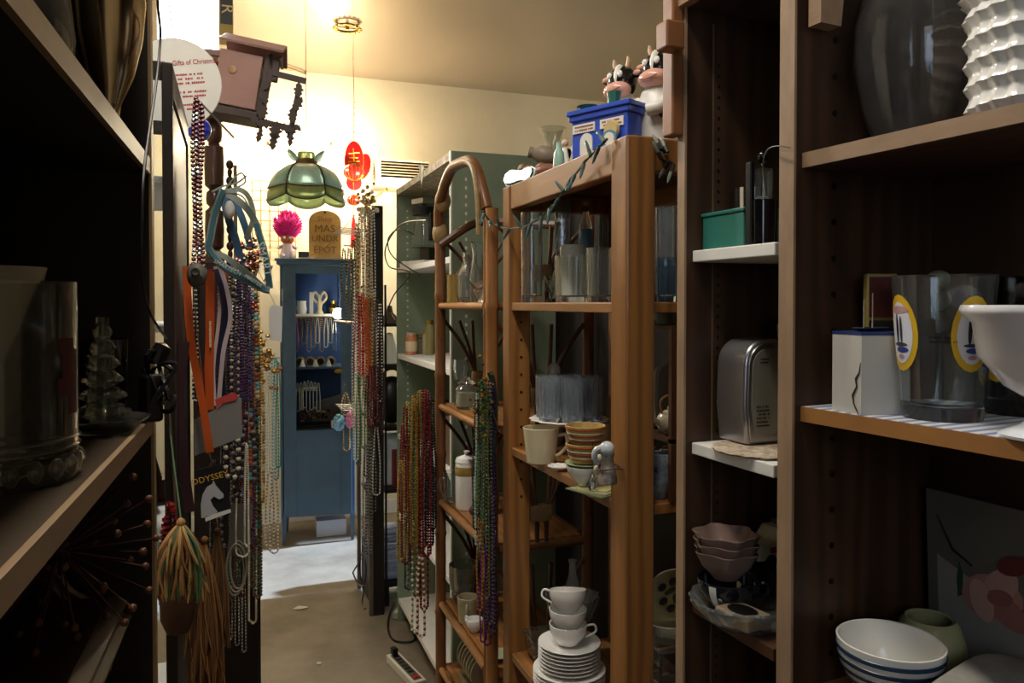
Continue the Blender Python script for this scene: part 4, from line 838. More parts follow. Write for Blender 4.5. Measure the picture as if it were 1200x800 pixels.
p = E2.atv(529, .5, Z2[2], 560); mug('glass_mug', 'clear glass mug left of the white canister', p, .024, .028, .10, GL, R(200))
p = E2.atv(557, .30, Z2[2], 590); o = thing('wooden_gourd', 'small dark turned wooden gourd before the white canister', 'ornament', p); obj('body', MB().ball((0, 0, .018), (.02, .02, .018), 16, 10), pl('4a2f1e', .35), o); obj('neck', MB().lathe([(.011, .03), (.007, .042), (.01, .052), (0, .054)], 14), pl('4a2f1e', .35), o)
p = on2(531, .14, Z2[3], 670); h = hgt(p, 640)
one('big_glass_vase', 'large dusty glass vase with purple beads in it, lowest visible rattan shelf', 'vase', MB().lathe([(0, 0), (.03, 0), (.045, .03), (.056, .09), (.057, .14), (.05, h*.86), (.058, h), (.055, h), (.047, h*.86), (.054, .14), (.053, .09), (.042, .033), (0, .008)], 36), GLD, E2.m @ Vector((.066, .478, 0))+Vector((0, 0, Z2[3])))
b = MB(); rr = random.Random(11)
for i in range(26): b.ico((rr.uniform(-.024, .024), rr.uniform(-.024, .024), .018+.014*rr.random()), .006)
one('purple_beads', 'loose purple beads lying inside the large dusty vase', 'beads', b, pl('4a3a78', .2), E2.m @ Vector((.066, .478, 0))+Vector((0, 0, Z2[3]+.01)))['kind'] = 'stuff'
p = E2.atv(540, .355, Z2[3], 730); p.x = RX+.036; r = S(p, 12.5); h = .078
mug('mug', 'beige mug with a faint leaf pattern on the lower rattan shelf', p, r*.85, r, h, mat('leafy_beige', 'a89c7a', .35, var=.3, scale=25), R(250))
p = E2.atv(556, .27, Z2[3], 740); teacup('teacup', 'crinkled white cup right of the beige mug', p, .026, .04, WCER, R(120)); 
p = on2(560, .115, Z2[3], 730); one('ruffled_bowl', 'white ruffled bowl behind the crinkled white cup', 'bowl', MB().lathe([(0, 0), (.018, 0), (.03, .02), (.034, .05), (.031, .05), (.026, .02), (0, .005)], 40, mod=(8, .08, lambda z: z/.05)), WCER, E2.m @ Vector((.12, .13, 0))+Vector((0, 0, Z2[3])))
p = E2.m @ Vector((.045, .075, 0)); p.z = Z2[3]; one('side_bowl', 'shallow pale green bowl at the front edge of the lower rattan shelf', 'bowl', MB().lathe([(0, 0), (.016, 0), (.036, .014), (.034, .015), (.014, .003), (0, .003)], 28), pl('b8bb9c', .25), p)
o = thing('plate_rack', 'wire basket of upright cream plates under the lowest rattan shelf', 'rack', E2.m @ Vector((.10, .38, 0))+Vector((0, 0, Z2[4])))
obj('base', MB().bx((-.07, -.1, 0), (.07, .1, .006)), pl('8a7a5a'), o)
for i in range(7): obj('plate', MB().lathe([(0, 0), (.06, 0), (.075, .006), (.073, .009), (.058, .003), (0, .003)], 28, M=T(0, -.08+.026*i, .082) @ Matrix.Rotation(PI/2+.22, 4, 'X')), pl('bdb496', .35), o)
# ================= green metal shelf
p = G.at(497, .10, 1.78, 290); r = S(p, 13)
o = thing('coffee_maker', 'blender with a clear conical jug and black collar on the green shelf', 'blender', p, R(20))
obj('base', MB().bx((-.05, -.07, 0), (.06, .06, .028)), WHT, o, bevel=.004); obj('motor', MB().bx((.0, -.045, .028), (.055, .045, .09)), BLP, o, bevel=.006)
obj('jug', MB().lathe([(0, .092), (r*1.25, .092), (r*1.25, .1), (r*.75, .245), (r*.72, .245), (r*1.2, .1), (0, .097)], 24, c=(-.0, 0, 0)), GL, o)
obj('collar', MB().lathe([(0, .246), (r*1.0, .246), (r*1.05, .285), (0, .287)], 24), BLP, o); obj('handle', MB().bx((-.012, -r*1.4, .12), (.012, -r*1.0, .255)), BLP, o, bevel=.003)
obj('top_box', MB().bx((-.04, -.05, .3), (.06, .05, .325)), STL, o, bevel=.002); obj('lid_post', MB().lathe([(0, .2865), (.01, .2865), (.01, .3005), (0, .3005)], 10), BLP, o)
p = G.m @ Vector((.055, .955, 0)); p.z = 1.78; one('white_adapter', 'flat white box on the green shelf, left of the blender', 'box', MB().bx((-.045, -.02, 0), (.03, .06, .028)), WHT, p, 0, bevel=.003)
pts = smooth([PX(500, 258, .735), PX(470, 263, .72), PX(452, 290, .7), PX(456, 312, .7), PX(480, 320, .72), PX(462, 345, .71), PX(456, 362, .72), PX(464, 376, .735)], 7)
one('black_cable', 'black cable looping off the blender in front of the green shelf', 'cable', MB().tube(pts, .0035, 6), BLP)
pts = smooth([PX(486, 275, .735), PX(468, 268, .68), PX(455, 280, .67), PX(460, 300, .67), PX(492, 322, .735)], 7)
one('black_cable', 'shorter inner black cable loop beside the blender', 'cable', MB().tube(pts, .003, 6), BLP)
p = PX(497, 195, .765); o = thing('glass_icicle', 'clear icicle ornament hanging from the green shelf top edge', 'ornament', p+Vector((-.012, 0, 0)))
obj('drop', MB().lathe([(0, -S(p, 27)), (.004, -.06), (.01, -.01), (.012, .0), (0, .008)], 10), GLF, o); obj('hook', MB().tube([(0, 0, .008), (.012, 0, .02)], .0015, 5), STL, o)
for i, (px, off, w_, top, c_, lb) in enumerate(((482, .05, 11, 390, 'c8805c', 'orange and white candle jar on the second green shelf'), (492, .1, 9, 392, 'ccb98c', 'cream-filled glass jar right of the orange one, second green shelf'), (501, .13, 10, 388, 'a9a284', 'brownish lidded glass jar, second green shelf'), (503, .2, 8, 375, '8a8258', 'tall gold-brown jar at the back of the second green shelf'))):
    p = G.at(px, off, 1.352, 410) if i < 3 else G.atv(504, .9, 1.352, 410); r = S(p, w_/2+1); h = hgt(p, top)
    o = thing('storage_jar', lb, 'jar', p); obj('body', MB().lathe([(0, 0), (r, 0), (r, h*.8), (r*.8, h*.86), (0, h*.86)], 20), pl(c_, .3) if i != 1 else GLD, o); obj('lid', MB().lathe([(0, h*.865), (r*.85, h*.865), (r*.85, h), (0, h)], 20), pl('c8a48c', .3) if i == 0 else BRS, o)
    if i == 0: obj('label', MB().lathe([(r+.0003, h*.15), (r+.001, h*.16), (r+.001, h*.6), (r+.0003, h*.61)], 20), pl('d8c8a8'), o)
    if i == 1: obj('filling', MB().lathe([(0, .003), (r*.92, .003), (r*.92, h*.7), (0, h*.7)], 16), pl('bfae86'), o)
p = G.at(498, .1, .95, 560)
for i in range(3):
    p = G.m @ Vector((.12+.03*i, .25+.27*i, 0)); p.z = .95
    one('storage_box', ('brown', 'grey', 'black')[i]+' box in the dark third level of the green shelf', 'box', MB().box((0, 0, .09), (.16, .2, .18)), pl(('5a4632', '55544e', '1c1c1c')[i], .7), p, 0, bevel=.003)
# dark wardrobe added to keep the gap behind the etageres dark
o = thing('backdrop', 'dark wooden wardrobe added for darkness behind the etageres', 'backdrop', (1.2, 1.22, 0))
obj('side_panel', MB().bx((0, 0, 0), (.35, .02, 1.98)), WALN, o); obj('side_panel', MB().bx((0, 1.63, 0), (.35, 1.65, 1.98)), WALN, o); obj('front_panel', MB().bx((0, .0205, .0), (.015, 1.6295, 1.98)), BLK, o)
obj('top_board', MB().bx((-.01, -.01, 1.981), (.36, 1.66, 2.0)), WALNH, o)
# string of unlit fairy lights along the etagere top
def garland(name, label, pts, bulbs, m, bm, off):
    o = thing(name, label, 'string lights'); o.location = (0, 0, 0)
    sp = smooth(pts, 8); obj('wire', MB().tube(sp, .0018, 5).tube([q+Vector((0, .004, .003*math.sin(i*.8))) for i, q in enumerate(sp)], .0015, 5), m, o)
    r_ = random.Random(off); 
    for i in range(bulbs):
        q = sp[int((i+.5)/bulbs*(len(sp)-1))]; d = Vector((r_.uniform(-.4, -.05), r_.uniform(-.7, .7), r_.uniform(-1, -.4) if r_.random() < .75 else .6)).normalized()
        s_ = obj('socket', MB().tube([q, q+d*.014], .0042, 7), m, o); obj('bulb', MB().tube([q+d*.0142, q+d*.022, q+d*.03, q+d*.036], [.0032, .0036, .0028, .0006], 7), bm, s_)
    return o
WG = pl('3b5248', .45); BG = mat('teal_bulb', '5d8284', .2, trans=.4)
gx = RX-.012
pts = [PX(566, 247, gx-.03), PX(578, 262, gx), PX(600, 268, gx), PX(622, 262, gx-.01), PX(642, 247, gx-.01), PX(658, 228, gx), PX(668, 212, gx), PX(684, 192, gx), PX(700, 174, gx-.004), PX(712, 163, gx+.0)]
garland('string_lights', 'string of unlit teal fairy lights draped along the etagere top rail', pts, 16, WG, BG, 3)
q = Vector((E1.o.x+.03, E1.o.y-.012, 0))
pts = [PY(771, 174, q.y), PY(782, 178, q.y), PY(775, 186, q.y), PY(786, 190, q.y), PY(791, 194, q.y)]
garland('string_lights', 'short end of fairy lights with grey bulbs beside the dark bookcase', pts, 5, pl('2b2f2a'), pl('8d938c', .3), 5)
# ================= near-left bookcase contents
def tumb_prof(r, h, base=.02): return [(0, 0), (r*.96, 0), (r, .004), (r, h), (r-.0025, h), (r-.003, base+.004), (r*.7, base), (0, base)]
p = LU.at(-8, -.068, LZM, 560); r = .0535; h = .141
o = thing('glass_mug', 'large clear glass mug with a dimpled foot at the left edge', 'mug', p, 0)
obj('body', MB().lathe(tumb_prof(r, h, .018), 48), GLD, o)
b = MB()
for i in range(22): a = 2*PI*i/22; b.ball(((r-.001)*math.cos(a), (r-.001)*math.sin(a), .011), (.0055, .0055, .008), 10, 6)
obj('dimple', b, GLD, o, kind='stuff')
for z in (.024, .03): obj('ring', MB().lathe([(r-.0005, z-.0015), (r+.0015, z), (r-.0005, z+.0015)], 40), GLD, o)
aim = math.atan2(-p.y, -p.x)
def wrap(name, a0, a1, z0, z1, rr, m, root, n=8):
    b = MB(); vs = []; fs = []
    for i in range(n+1):
        a = a0+(a1-a0)*i/n
        for z in (z0, z1): vs.append((rr*math.cos(a), rr*math.sin(a), z))
    for i in range(n): fs.append((2*i, 2*i+2, 2*i+3, 2*i+1))
    return obj(name, b.add(vs, fs), m, root, fix=False)
MAR = pl('4a1a1e', .4)
for i, (a, z, w_, hh) in enumerate(((.96, .095, .018, .012), (1.04, .083, .02, .02), (1.0, .067, .024, .012), (1.1, .056, .014, .018))): wrap('print', aim+a-w_/r/2, aim+a+w_/r/2, z-hh/2, z+hh/2, r+.0006, MAR, o)
o['label'] = 'large clear glass mug with a maroon crest and dimpled foot at the left edge'
obj('handle', MB().tube(smooth([(-r+.002, 0, .125), (-r-.03, 0, .12), (-r-.036, 0, .08), (-r-.026, 0, .04), (-r+.002, 0, .035)], 5), .007, 8, M=Matrix.Rotation(-1.2, 4, 'Z')), GLD, o)
p = Vector((-.2, .8, LZM)); hgt_ = CAMZ+(356-314)/900*(Vector(p)-Vector((0, 0, CAMZ))).dot(FWD)-LZM
r = S(p, 52)
vessel('pedestal_bowl', 'white flared bowl on a tall foot behind the glass mug', 'bowl', p, [(0, 0), (r*.5, 0), (r*.4, .01), (r*.14, .03), (r*.14, hgt_-.07), (r*.5, hgt_-.045), (r*.93, hgt_-.012), (r, hgt_), (r*.97, hgt_), (r*.85, hgt_-.014), (0, hgt_-.04)], pl('b8b4aa', .3), 40)
p = Vector((-.122, .842, LZM))
o = thing('glass_juicer', 'spiral-ribbed glass reamer on a round glass plate behind the mug', 'juicer', p)
GLR = mat('greenish_glass', 'dce2da', .05, trans=.97)
obj('plate', MB().lathe([(0, 0), (.024, 0), (.028, .004), (.041, .012), (.0425, .014), (.04, .0145), (.026, .008), (0, .007)], 36), GLR, o)
for i in range(6): rr = .026-.0033*i; obj('rib', MB().lathe([(rr*.6, .014+.0155*i), (rr, .019+.0155*i), (rr*.95, .0215+.0155*i), (rr*.55, .0285+.0155*i)], 24), GLR, o)
obj('stem', MB().lathe([(0, .0075), (.012, .0075), (.009, .06), (.006, .112), (0, .115)], 16), GLR, o)
p = Vector((-.1245, .905, LZM)); r = .0185
mug('mug', 'black glossy mug with a pale highlight stripe beside the cables', p, r*.9, r, .088, mat('gloss_black'), R(-120), out=.02)
# power adapter and cables
q = Vector((-.084, .895, LZM))
o = thing('power_adapter', 'black power adapter tangled in its cable at the shelf end', 'adapter', q, R(20))
obj('body', MB().box((0, 0, .026), (.018, .03, .05)), BLP, o, bevel=.004)
obj('plug', MB().lathe([(0, 0), (.011, 0), (.009, .02), (0, .024)], 12, M=T(.006, .01, .062) @ Matrix.Rotation(.5, 4, 'Y')), BLP, o)
b = MB(); rr = random.Random(5)
for k in range(4):
    pts = [(rr.uniform(-.006, .022), rr.uniform(-.03, .03), rr.uniform(.012, .075)) for _ in range(6)]; b.tube(smooth(pts, 5, True), .0024, 6, closed=True)
obj('cable', b, BLP, o)
pts = smooth([PX(x, y, -.072) for x, y in ((195, 396), (186, 384), (176, 366), (168, 335), (166, 290), (167, 230), (170, 190), (177, 140), (184, 90), (188, 40), (185, 5), (186, -25))], 6)
one('hanging_wire', 'thin black cord hanging down the end of the left bookcase', 'wire', MB().tube(pts, .0013, 6), BLP)
# upper shelf
p = Vector((-.1215, .893, LZU))
o = thing('metal_vase', 'polished metal goblet vase on a black foot, upper left shelf', 'vase', p)
obj('body', MB().lathe([(0, .014), (.017, .014), (.0105, .03), (.012, .045), (.024, .075), (.033, .115), (.036, .15), (.034, .19), (.033, .19), (.03, .115), (.02, .075), (0, .06)], 36), mat('tarnished_silver', 'b09c80', .18, metal=1), o)
obj('foot', MB().lathe([(0, 0), (.0185, 0), (.019, .01), (.016, .0138), (0, .0138)], 24), BLP, o, 'black foot')
p = Vector((-.185, .80, LZU)); r = .05
vessel('glass_vase', 'dark bulbous glass vase left of the metal goblet', 'vase', p, [(0, 0), (r*.6, 0), (r*.9, .03), (r, .08), (r*.9, .13), (r*.5, .18), (r*.48, .18), (r*.87, .13), (r*.96, .08), (r*.86, .032), (0, .008)], mat('smoky_grey_glass', '9a968c', .06, trans=.9), 36)
p = LU.m @ Vector((-.2, -.07, 0)); p.z = LZU; one('steel_cylinder', 'brushed steel cylinder behind the metal goblet', 'canister', MB().lathe([(0, 0), (.03, 0), (.034, .18), (0, .182)], 28), STL, p)
# lower shelf: carved chest and starburst
CH = mat('dark_carved_wood', '2e150d', .55, var=.5, scale=12, coat=.1, stretch=(4, .6, 4))
y0, y1 = -.95, LU.v(186, -.03, 740)-.02
o = thing('carved_chest', 'dark reddish wooden chest with a moulded scroll end, bottom left', 'chest', LU.m @ Vector((-.31, -.62, LZL)), LU.rz); o.location.z = LZL+.0009
Lc = .575
obj('body', MB().bx((0, 0, 0), (.27, Lc-.03, .108)), CH, o, bevel=.003)
prof = [(0, .1085), (.268, .1085), (.29, .115), (.296, .122), (.286, .127), (.283, .133), (.292, .139), (.276, .145), (0, .145)]
obj('lid', MB().prism(prof, Lc-.03, M=T(0, -.005, 0), sm=False), CH, o, bevel=.0015)
pr = [(.0, .0), (.10, .0), (.125, .02), (.118, .045), (.138, .06), (.132, .085), (.15, .1), (.14, .125), (.105, .155), (.09, .18), (.07, .19), (0, .19)]
obj('scroll_end', MB().prism([(x*1.0+.13, z*.9) for x, z in pr], .016, M=T(0, Lc-.029, .004)), CH, o, 'scroll-edged end board', bevel=.004)
obj('scroll_rim', MB().tube(smooth([(x*1.0+.131, Lc-.012, z*.9+.006) for x, z in pr[1:-1]], 4), .0035, 6), mat('lit_edge_wood', '7a5236', .3, coat=.4), o)  # lit edges of the scroll, put in as a brighter rim
cen = Vector(LU.m @ Vector((-.09, -.32, 0))); pc_ = PX(70, 645, LU.at(70, -.10, 0, 645).x); 
cen = LU.at(70, -.06, 0, 645); d_ = ray(70, 645); cen.z = CAMZ+d_.z*(cen.x/d_.x)
o = thing('starburst_sculpture', 'bronze wire starburst with beaded tips standing on the carved chest', 'sculpture', cen); o.location = cen
BRZ = mat('dark_bronze', '4a2c22', .45, metal=.6); TIP = pl('5e3a2a', .35)
obj('hub', MB().ball((0, 0, 0), .009, 14, 10), BRZ, o); rr = random.Random(8); low = 9
zc = LZL+.146; hz = cen.z-zc
for i in range(54):
    z = 1-2*(i+.5)/54; a = i*2.39996; q = math.sqrt(1-z*z); d = Vector((q*math.cos(a), q*math.sin(a), z)); L_ = .088*rr.uniform(.8, 1.05)
    if L_*-d.z > hz-.004: L_ = (hz-.004)/-d.z
    if L_*d.z > LZM-.022-cen.z: L_ = (LZM-.022-cen.z)/d.z
    w_ = obj('spike', MB().tube([d*.008, d*L_], .0008, 5), BRZ, o); obj('tip', MB().ball(d*L_, .0036, 10, 6), TIP, w_)

# ================= metal display case
KM = mat('scuffed_bronze_metal', '2a231e', .5, metal=.25, var=.5, scale=9, bump=.1)
K0 = Vector((-.102, 1.5, 0)); KZ = 2.03; KL = .50; KD = .42
o = thing('display_case', 'tall scuffed metal and glass display case on the left of the aisle', 'display case', K0)
for x in (-KD, -.018):
    for y in (0, KL-.018): obj('post', MB().bx((x, y, 0), (x+.018, y+.018, KZ)), KM, o, bevel=.002)
obj('side_panel', MB().bx((-.012, .019, .0), (-.004, KL-.019, KZ-.06)), KM, o)
for a, c in (((-KD+.019, 0), (-.019, .016)), ((-KD+.019, KL-.016), (-.019, KL))): obj('rail', MB().bx((a[0], a[1], KZ-.03), (c[0], c[1], KZ)), KM, o)
obj('rail', MB().bx((-.018, .019, KZ-.055), (0, KL-.019, KZ)), KM, o, bevel=.002); obj('back_panel', MB().bx((-KD+.004, .019, 0), (-KD+.01, KL-.019, KZ-.03)), WHT, o)
obj('pane', MB().bx((-KD+.019, .006, .05), (-.019, .009, KZ-.031)), PANE, o)
kz = (.3, .75, 1.17, 1.56, 1.83)
for z in kz: obj('shelf', MB().bx((-KD+.012, .02, z-.012), (-.013, KL-.02, z)), WHT, o)
for i, (z, y, m, prof, lb, ct) in enumerate(((1.83, .1, pl('c9a02c'), [(0, 0), (.02, 0), (.02, .03), (.013, .05), (0, .055)], 'yellow pot on the top shelf of the metal display case', 'pot'), (1.83, .2, WCER, [(0, 0), (.02, 0), (.035, .05), (.02, .09), (0, .1)], 'white jar at the top of the metal display case', 'jar'), (1.56, .12, WCER, [(0, 0), (.03, 0), (.032, .12), (.02, .14), (0, .145)], 'white canister, second shelf of the display case', 'canister'), (1.56, .26, pl('8a2a30'), [(0, 0), (.025, 0), (.028, .09), (0, .1)], 'dark red pot behind the white canister in the display case', 'pot'), (1.17, .1, GLF, [(0, 0), (.03, 0), (.034, .2), (.015, .25), (.015, .29), (0, .3)], 'frosted bottle in the middle of the display case', 'bottle'), (1.17, .28, pl('6d5a44'), [(0, 0), (.03, 0), (.04, .06), (.02, .14), (0, .15)], 'brown vase behind the frosted bottle in the display case', 'vase'), (.75, .12, WCER, [(0, 0), (.05, 0), (.06, .03), (.03, .06), (0, .06)], 'white dish low in the display case', 'dish'))):
    one(name={'pot': 'pot'}.get(ct, ct), label=lb, cat=ct, b=MB().lathe(prof, 24), mats=m, loc=(K0.x-.085, K0.y+y, z))
# ================= turned post, round sign, clock, light box
TW = mat('turned_dark_wood', '4a2c1e', .35, var=.4, scale=14, coat=.3)
q = PY(251, 200, 2.72)
o = thing('turned_post', 'dark turned wooden post beside the beaded necklaces', 'post', (q.x, q.y, 0))
prof = [(0, 0), (.03, 0), (.03, 1.3)]
z = 1.3
for hh, a in ((.10, .026), (.12, .03), (.075, .024), (.09, .029), (.09, .031), (.14, .03), (.06, .026), (.15, .031), (.07, .026)):
    prof += [(a*.6, z+.004), (a*.95, z+.014), (a, z+hh*.5), (a*.95, z+hh-.01), (a*.6, z+hh)]; z += hh
prof += [(.03, z+.008), (.026, z+.05), (.012, z+.07), (0, z+.075)]; ztop = z
obj('shaft', MB().lathe(prof, 24), TW, o)
q2 = q+Vector((.048, .01, 0)); b = MB()
for i in range(20): zz = 1.55+.027*i; b.ball((q2.x-q.x, .01, zz), (.008+.004*(i % 2), .007, .016), 10, 6)
obj('carved_strip', b, TW, o); obj('side_rod', MB().tube([(.065, .0, 0), (.065, .0, 2.06)], .006, 8), mat('grey_rod', '8f8a80', .35, metal=.8), o)
sc = PY(204, 98, 2.02); r = S(sc, 53)
o = thing('round_sign', 'round white sign with small red writing above the display case', 'sign', sc); o.location = sc; o.rotation_euler = (0, 0, -R(10))
obj('disc', MB().lathe([(0, -.002), (r, -.002), (r+.001, 0), (r, .002), (0, .002)], 56, M=Matrix.Rotation(PI/2, 4, 'X')), WCER, o)
REDI = pl('b03a3a', .5)
RT = Matrix.Rotation(-R(7), 4, 'Y')
text('The Gifts of Christmas', r*.155, REDI, o, T(r*.33, -.0028, r*.48) @ RT @ FACE, sx=.85)
for i, (rows, w_, z_) in enumerate(((3, .9, .12), (2, .85, -.22), (2, .8, -.5))): obj('lettering', glyphs(1, rows, r*w_*.8, r*.095*rows, seed=20+i, M=T(r*.33, -.0024, r*z_) @ RT), REDI, o)
obj('hanger', MB().tube([(-.0, .004, r-.01), (-.03, .03, r+.2)], .0015, 5), BLP, o)
# bar the clock hangs on
q = PY(287, 62, 2.2); b = MB()
o = thing('wall_bracket', 'reddish wooden crossbar with a turned spindle behind the round sign', 'bracket', (PY(245, 62, 2.5).x-.12, 2.5, PY(245, 62, 2.5).z))
BRK = Vector(o.location); obj('post_arm', MB().bx((.13, .007, -.008), (.145, .2, .008)), TW, o); obj('bar', MB().box((.11, 0, 0), (.30, .014, .02)), pl('6e4a3a', .4), o, bevel=.003)
obj('spindle', MB().ball((.13, -.0, -.035), (.024, .016, .017), 16, 10), TW, o); obj('spindle', MB().ball((.13, -.0, -.068), (.018, .015, .014), 16, 10), TW, o)
cc = PY(283, 98, 2.3); s = S(cc, 1)
o = thing('cuckoo_clock', 'brown cuckoo clock seen from the side, roofed, with a carved leaf frame', 'clock', cc); o.location = cc; o.rotation_euler = (0, R(9), -R(8))
CB = mat('clock_brown', '9a746a', .4, var=.15, scale=10); CBd = mat('clock_dark', '3c2a26', .5, var=.3, scale=20)
obj('case', MB().box((-.002, 0, -.003), (47*s, .11, 62*s)), CB, o, bevel=.002); obj('base', MB().box((0, 0, -39*s), (52*s, .115, 9*s)), CBd, o, bevel=.002)
obj('front_board', MB().box((27*s, 0, -2*s), (4*s, .1, 70*s)), CBd, o)
obj('screw', MB().lathe([(0, 0), (4.8*s, 0), (4.4*s, .0025), (0, .003)], 18, M=T(-8*s, -.0555, 8*s) @ Matrix.Rotation(PI/2, 4, 'X')), pl('b08a6a', .3, metal=.6), o, 'brass screw')
for sg in (1, -1): obj('roof', MB().bx((-26*s, -.085, -.003), (44*s, .002, .004), M=T(0, 0, 53*s) @ Matrix.Rotation(R(26)*sg, 4, 'X') @ (Matrix.Identity(4) if sg > 0 else Matrix.Rotation(PI, 4, 'Z') @ T(-18*s, 0, 0))), CB, o, bevel=.001)
obj('gable', MB().prism([(-.052, 0), (.052, 0), (0, .024)], 3*s, M=T(38*s, 0, 32*s) @ Matrix.Rotation(-PI/2, 4, 'Z')), CBd, o); obj('gable', MB().prism([(-.052, 0), (.052, 0), (0, .024)], 3*s, M=T(27*s, 0, 32*s) @ Matrix.Rotation(-PI/2, 4, 'Z')), CBd, o)
obj('gable_leaf', MB().box((37*s, -.04, 18*s), (9*s, .012, 26*s)), CBd, o, bevel=.003)
def leaf2(x, z, l, w, a): 
    pts = [(-l, 0), (-l*.4, w*.8), (-l*.2, w*.5), (l*.1, w), (l*.3, w*.45), (l*.6, w*.6), (l, 0), (l*.6, -w*.6), (l*.3, -w*.45), (l*.1, -w), (-l*.2, -w*.5), (-l*.4, -w*.8)]
    return MB().prism([(x+u*math.cos(a)-v*math.sin(a), z+u*math.sin(a)+v*math.cos(a)) for u, v in pts], .006)
mi_ = o.rotation_euler.to_matrix().inverted(); obj('mounting_arm', MB().tube([(-.03, .05, .02), mi_ @ (Vector((cc.x-.02, 2.491, BRK.z))-cc)], .008, 8), CBd, o)
fc = PY(328, 128, 2.2)-cc; Minv = o.rotation_euler.to_matrix().inverted(); fl_ = Minv @ fc
b = MB().bx((-21*s, 0, -26*s), (-15*s, .006, 36*s)).bx((13*s, 0, -30*s), (19*s, .006, 32*s)).bx((-21*s, 0, -22*s), (21*s, .006, -15*s)).bx((-22*s, .0, 36*s), (22*s, .012, 42*s))
fr_ = obj('leaf_frame', b, CBd, o, 'dark carved leaf frame', loc=fl_); fr_.rotation_euler = (0, R(2), 0)
for x, z, l, w, a in ((-19, 24, 8, 5, 1.3), (-18, 8, 8, 5, 1.9), (-17, -8, 9, 6, 1.4), (16, 26, 9, 6, 1.7), (18, 10, 10, 6, 1.2), (15, -4, 9, 6, 1.8), (-12, -20, 11, 6, .2), (12, -20, 11, 6, -.2), (0, -26, 12, 8, 1.57), (0, -38, 11, 5, 1.57), (-16, -34, 9, 4, 1.5), (18, -30, 10, 4, 1.6), (-24, -18, 5, 4, .5), (23, -16, 5, 4, -.5)):
    obj('carved_leaf', leaf2(x*s, z*s, l*s, w*s, a), CBd, fr_, loc=(0, -.006, 0))
# light box and poster
q0, q1 = PY(186, 56, 3.1), PY(254, -30, 3.1)
o = thing('light_box', 'bright white lit panel above the display case', 'light', (q0.x, 3.1, q0.z))
w_, h_ = q1.x-q0.x, min(q1.z, ZC-.05)-q0.z
obj('diffuser', MB().bx((0, -.004, 0), (w_, 0, h_)), mat('lit_diffuser', 'ffffff', .5, emit=9), o); obj('housing', MB().bx((-.006, .0005, -.006), (w_+.006, .05, h_+.006)), WHT, o)
obj('hanger', MB().tube([(.03, .025, h_+.006), (.03, .025, ZC-q0.z)], .003, 6).tube([(w_-.03, .025, h_+.006), (w_-.03, .025, ZC-q0.z)], .003, 6), STL, o)
light('light_box_glow', 'AREA', (w_/2, -.02, h_/2), 38, (1, .95, .88), size=w_, size_y=h_, aim=None, parent=o).rotation_euler = Vector((.5, -.8, -.5)).to_track_quat('-Z', 'Y').to_euler()
q0, q1 = PY(257, 52, 3.0), PY(273, -20, 3.0)
o = thing('poster_strip', 'narrow yellow strip with a black printed square by the lit panel', 'poster', (q0.x, 3.0, q0.z))
obj('strip', MB().bx((0, 0, 0), (q1.x-q0.x, .003, ZC-q0.z-.002)), pl('b59a48', .5), o); obj('print', MB().bx((.004, -.001, .075), (q1.x-q0.x-.002, -.0002, .2)), pl('2a2622'), o)
text('R', .06, pl('c9b478'), o, T(.027, -.0012, .13) @ Matrix.Rotation(PI/2, 4, 'Y') @ FACE)
q = PY(233, 152, 2.5); o = one('blue_ball', 'shiny cobalt blue glass ball behind the round sign', 'ball', MB().ball((0, 0, 0), S(q, 14), 24, 16), mat('cobalt_glass', '1432c8', .08, coat=1), q)
obj('hook', MB().tube([(0, 0, S(q, 14)), (0, 0, BRK.z-q.z-.011)], .001, 5), BLP, o)
# ================= the hanging board
HB = mat('display_board_dark', '241712', .6, var=.4, scale=10)
HY = 2.42; hx0, hx1 = PY(226, 400, HY).x, PY(301, 400, HY).x; hz = 1.72
o = thing('display_board', 'dark upright board the left-hand necklaces hang on', 'board', (hx0, HY, 0))
obj('panel', MB().bx((0, 0, .04), (hx1-hx0, .02, hz)), HB, o); obj('foot', MB().bx((-.0, -.16, 0), (.04, .2, .04)), HB, o); obj('foot', MB().bx((hx1-hx0-.04, -.16, 0), (hx1-hx0, .2, .04)), HB, o)
obj('edge_strip', MB().bx((hx1-hx0+.0005, 0, 0), (hx1-hx0+.006, .022, 1.2)), BLP, o)
for i in range(7): obj('peg', MB().tube([(.02+i*.03, 0, hz-.05), (.02+i*.03, -.5, hz-.03)], .003, 6), STL, o)
# ================= blue cabinet
CZ = 1.9; BC = Vector((.281, 5.285, 0)); BR = math.atan2(-.06, .476); BM = T(BC.x, BC.y, 0) @ Matrix.Rotation(BR, 4, 'Z')
BLU2 = mat('chalky_blue_paint', '496580', .55, var=.22, scale=4, bump=.05, h2='3c5268'); BLI = pl('3a5a94', .6)
CWd, CD_ = .48, .34
o = cab = thing('display_cabinet', 'blue painted cabinet with a glass door and tapered legs at the aisle end', 'cabinet', BC, BR)
for x in (.0, CWd-.035):
    for y in (.0, CD_-.035): obj('leg', MB().lathe([(0, 0), (.012, 0), (.024, .2), (0, .2)], 4, c=(x+.0175, y+.0175, 0), sm=False, M=T(x+.0175, y+.0175, 0) @ Matrix.Rotation(PI/4, 4, 'Z') @ T(-x-.0175, -y-.0175, 0)), BLU2, o)
obj('side_panel', MB().bx((0, 0, .18), (.015, CD_, CZ-.04)), BLU2, o, bevel=.002); obj('side_panel', MB().bx((CWd-.015, 0, .18), (CWd, CD_, CZ-.04)), BLU2, o, bevel=.002)
obj('back_panel', MB().bx((.015, CD_-.01, .18), (CWd-.015, CD_, CZ-.04)), BLI, o, 'brighter blue inside back')
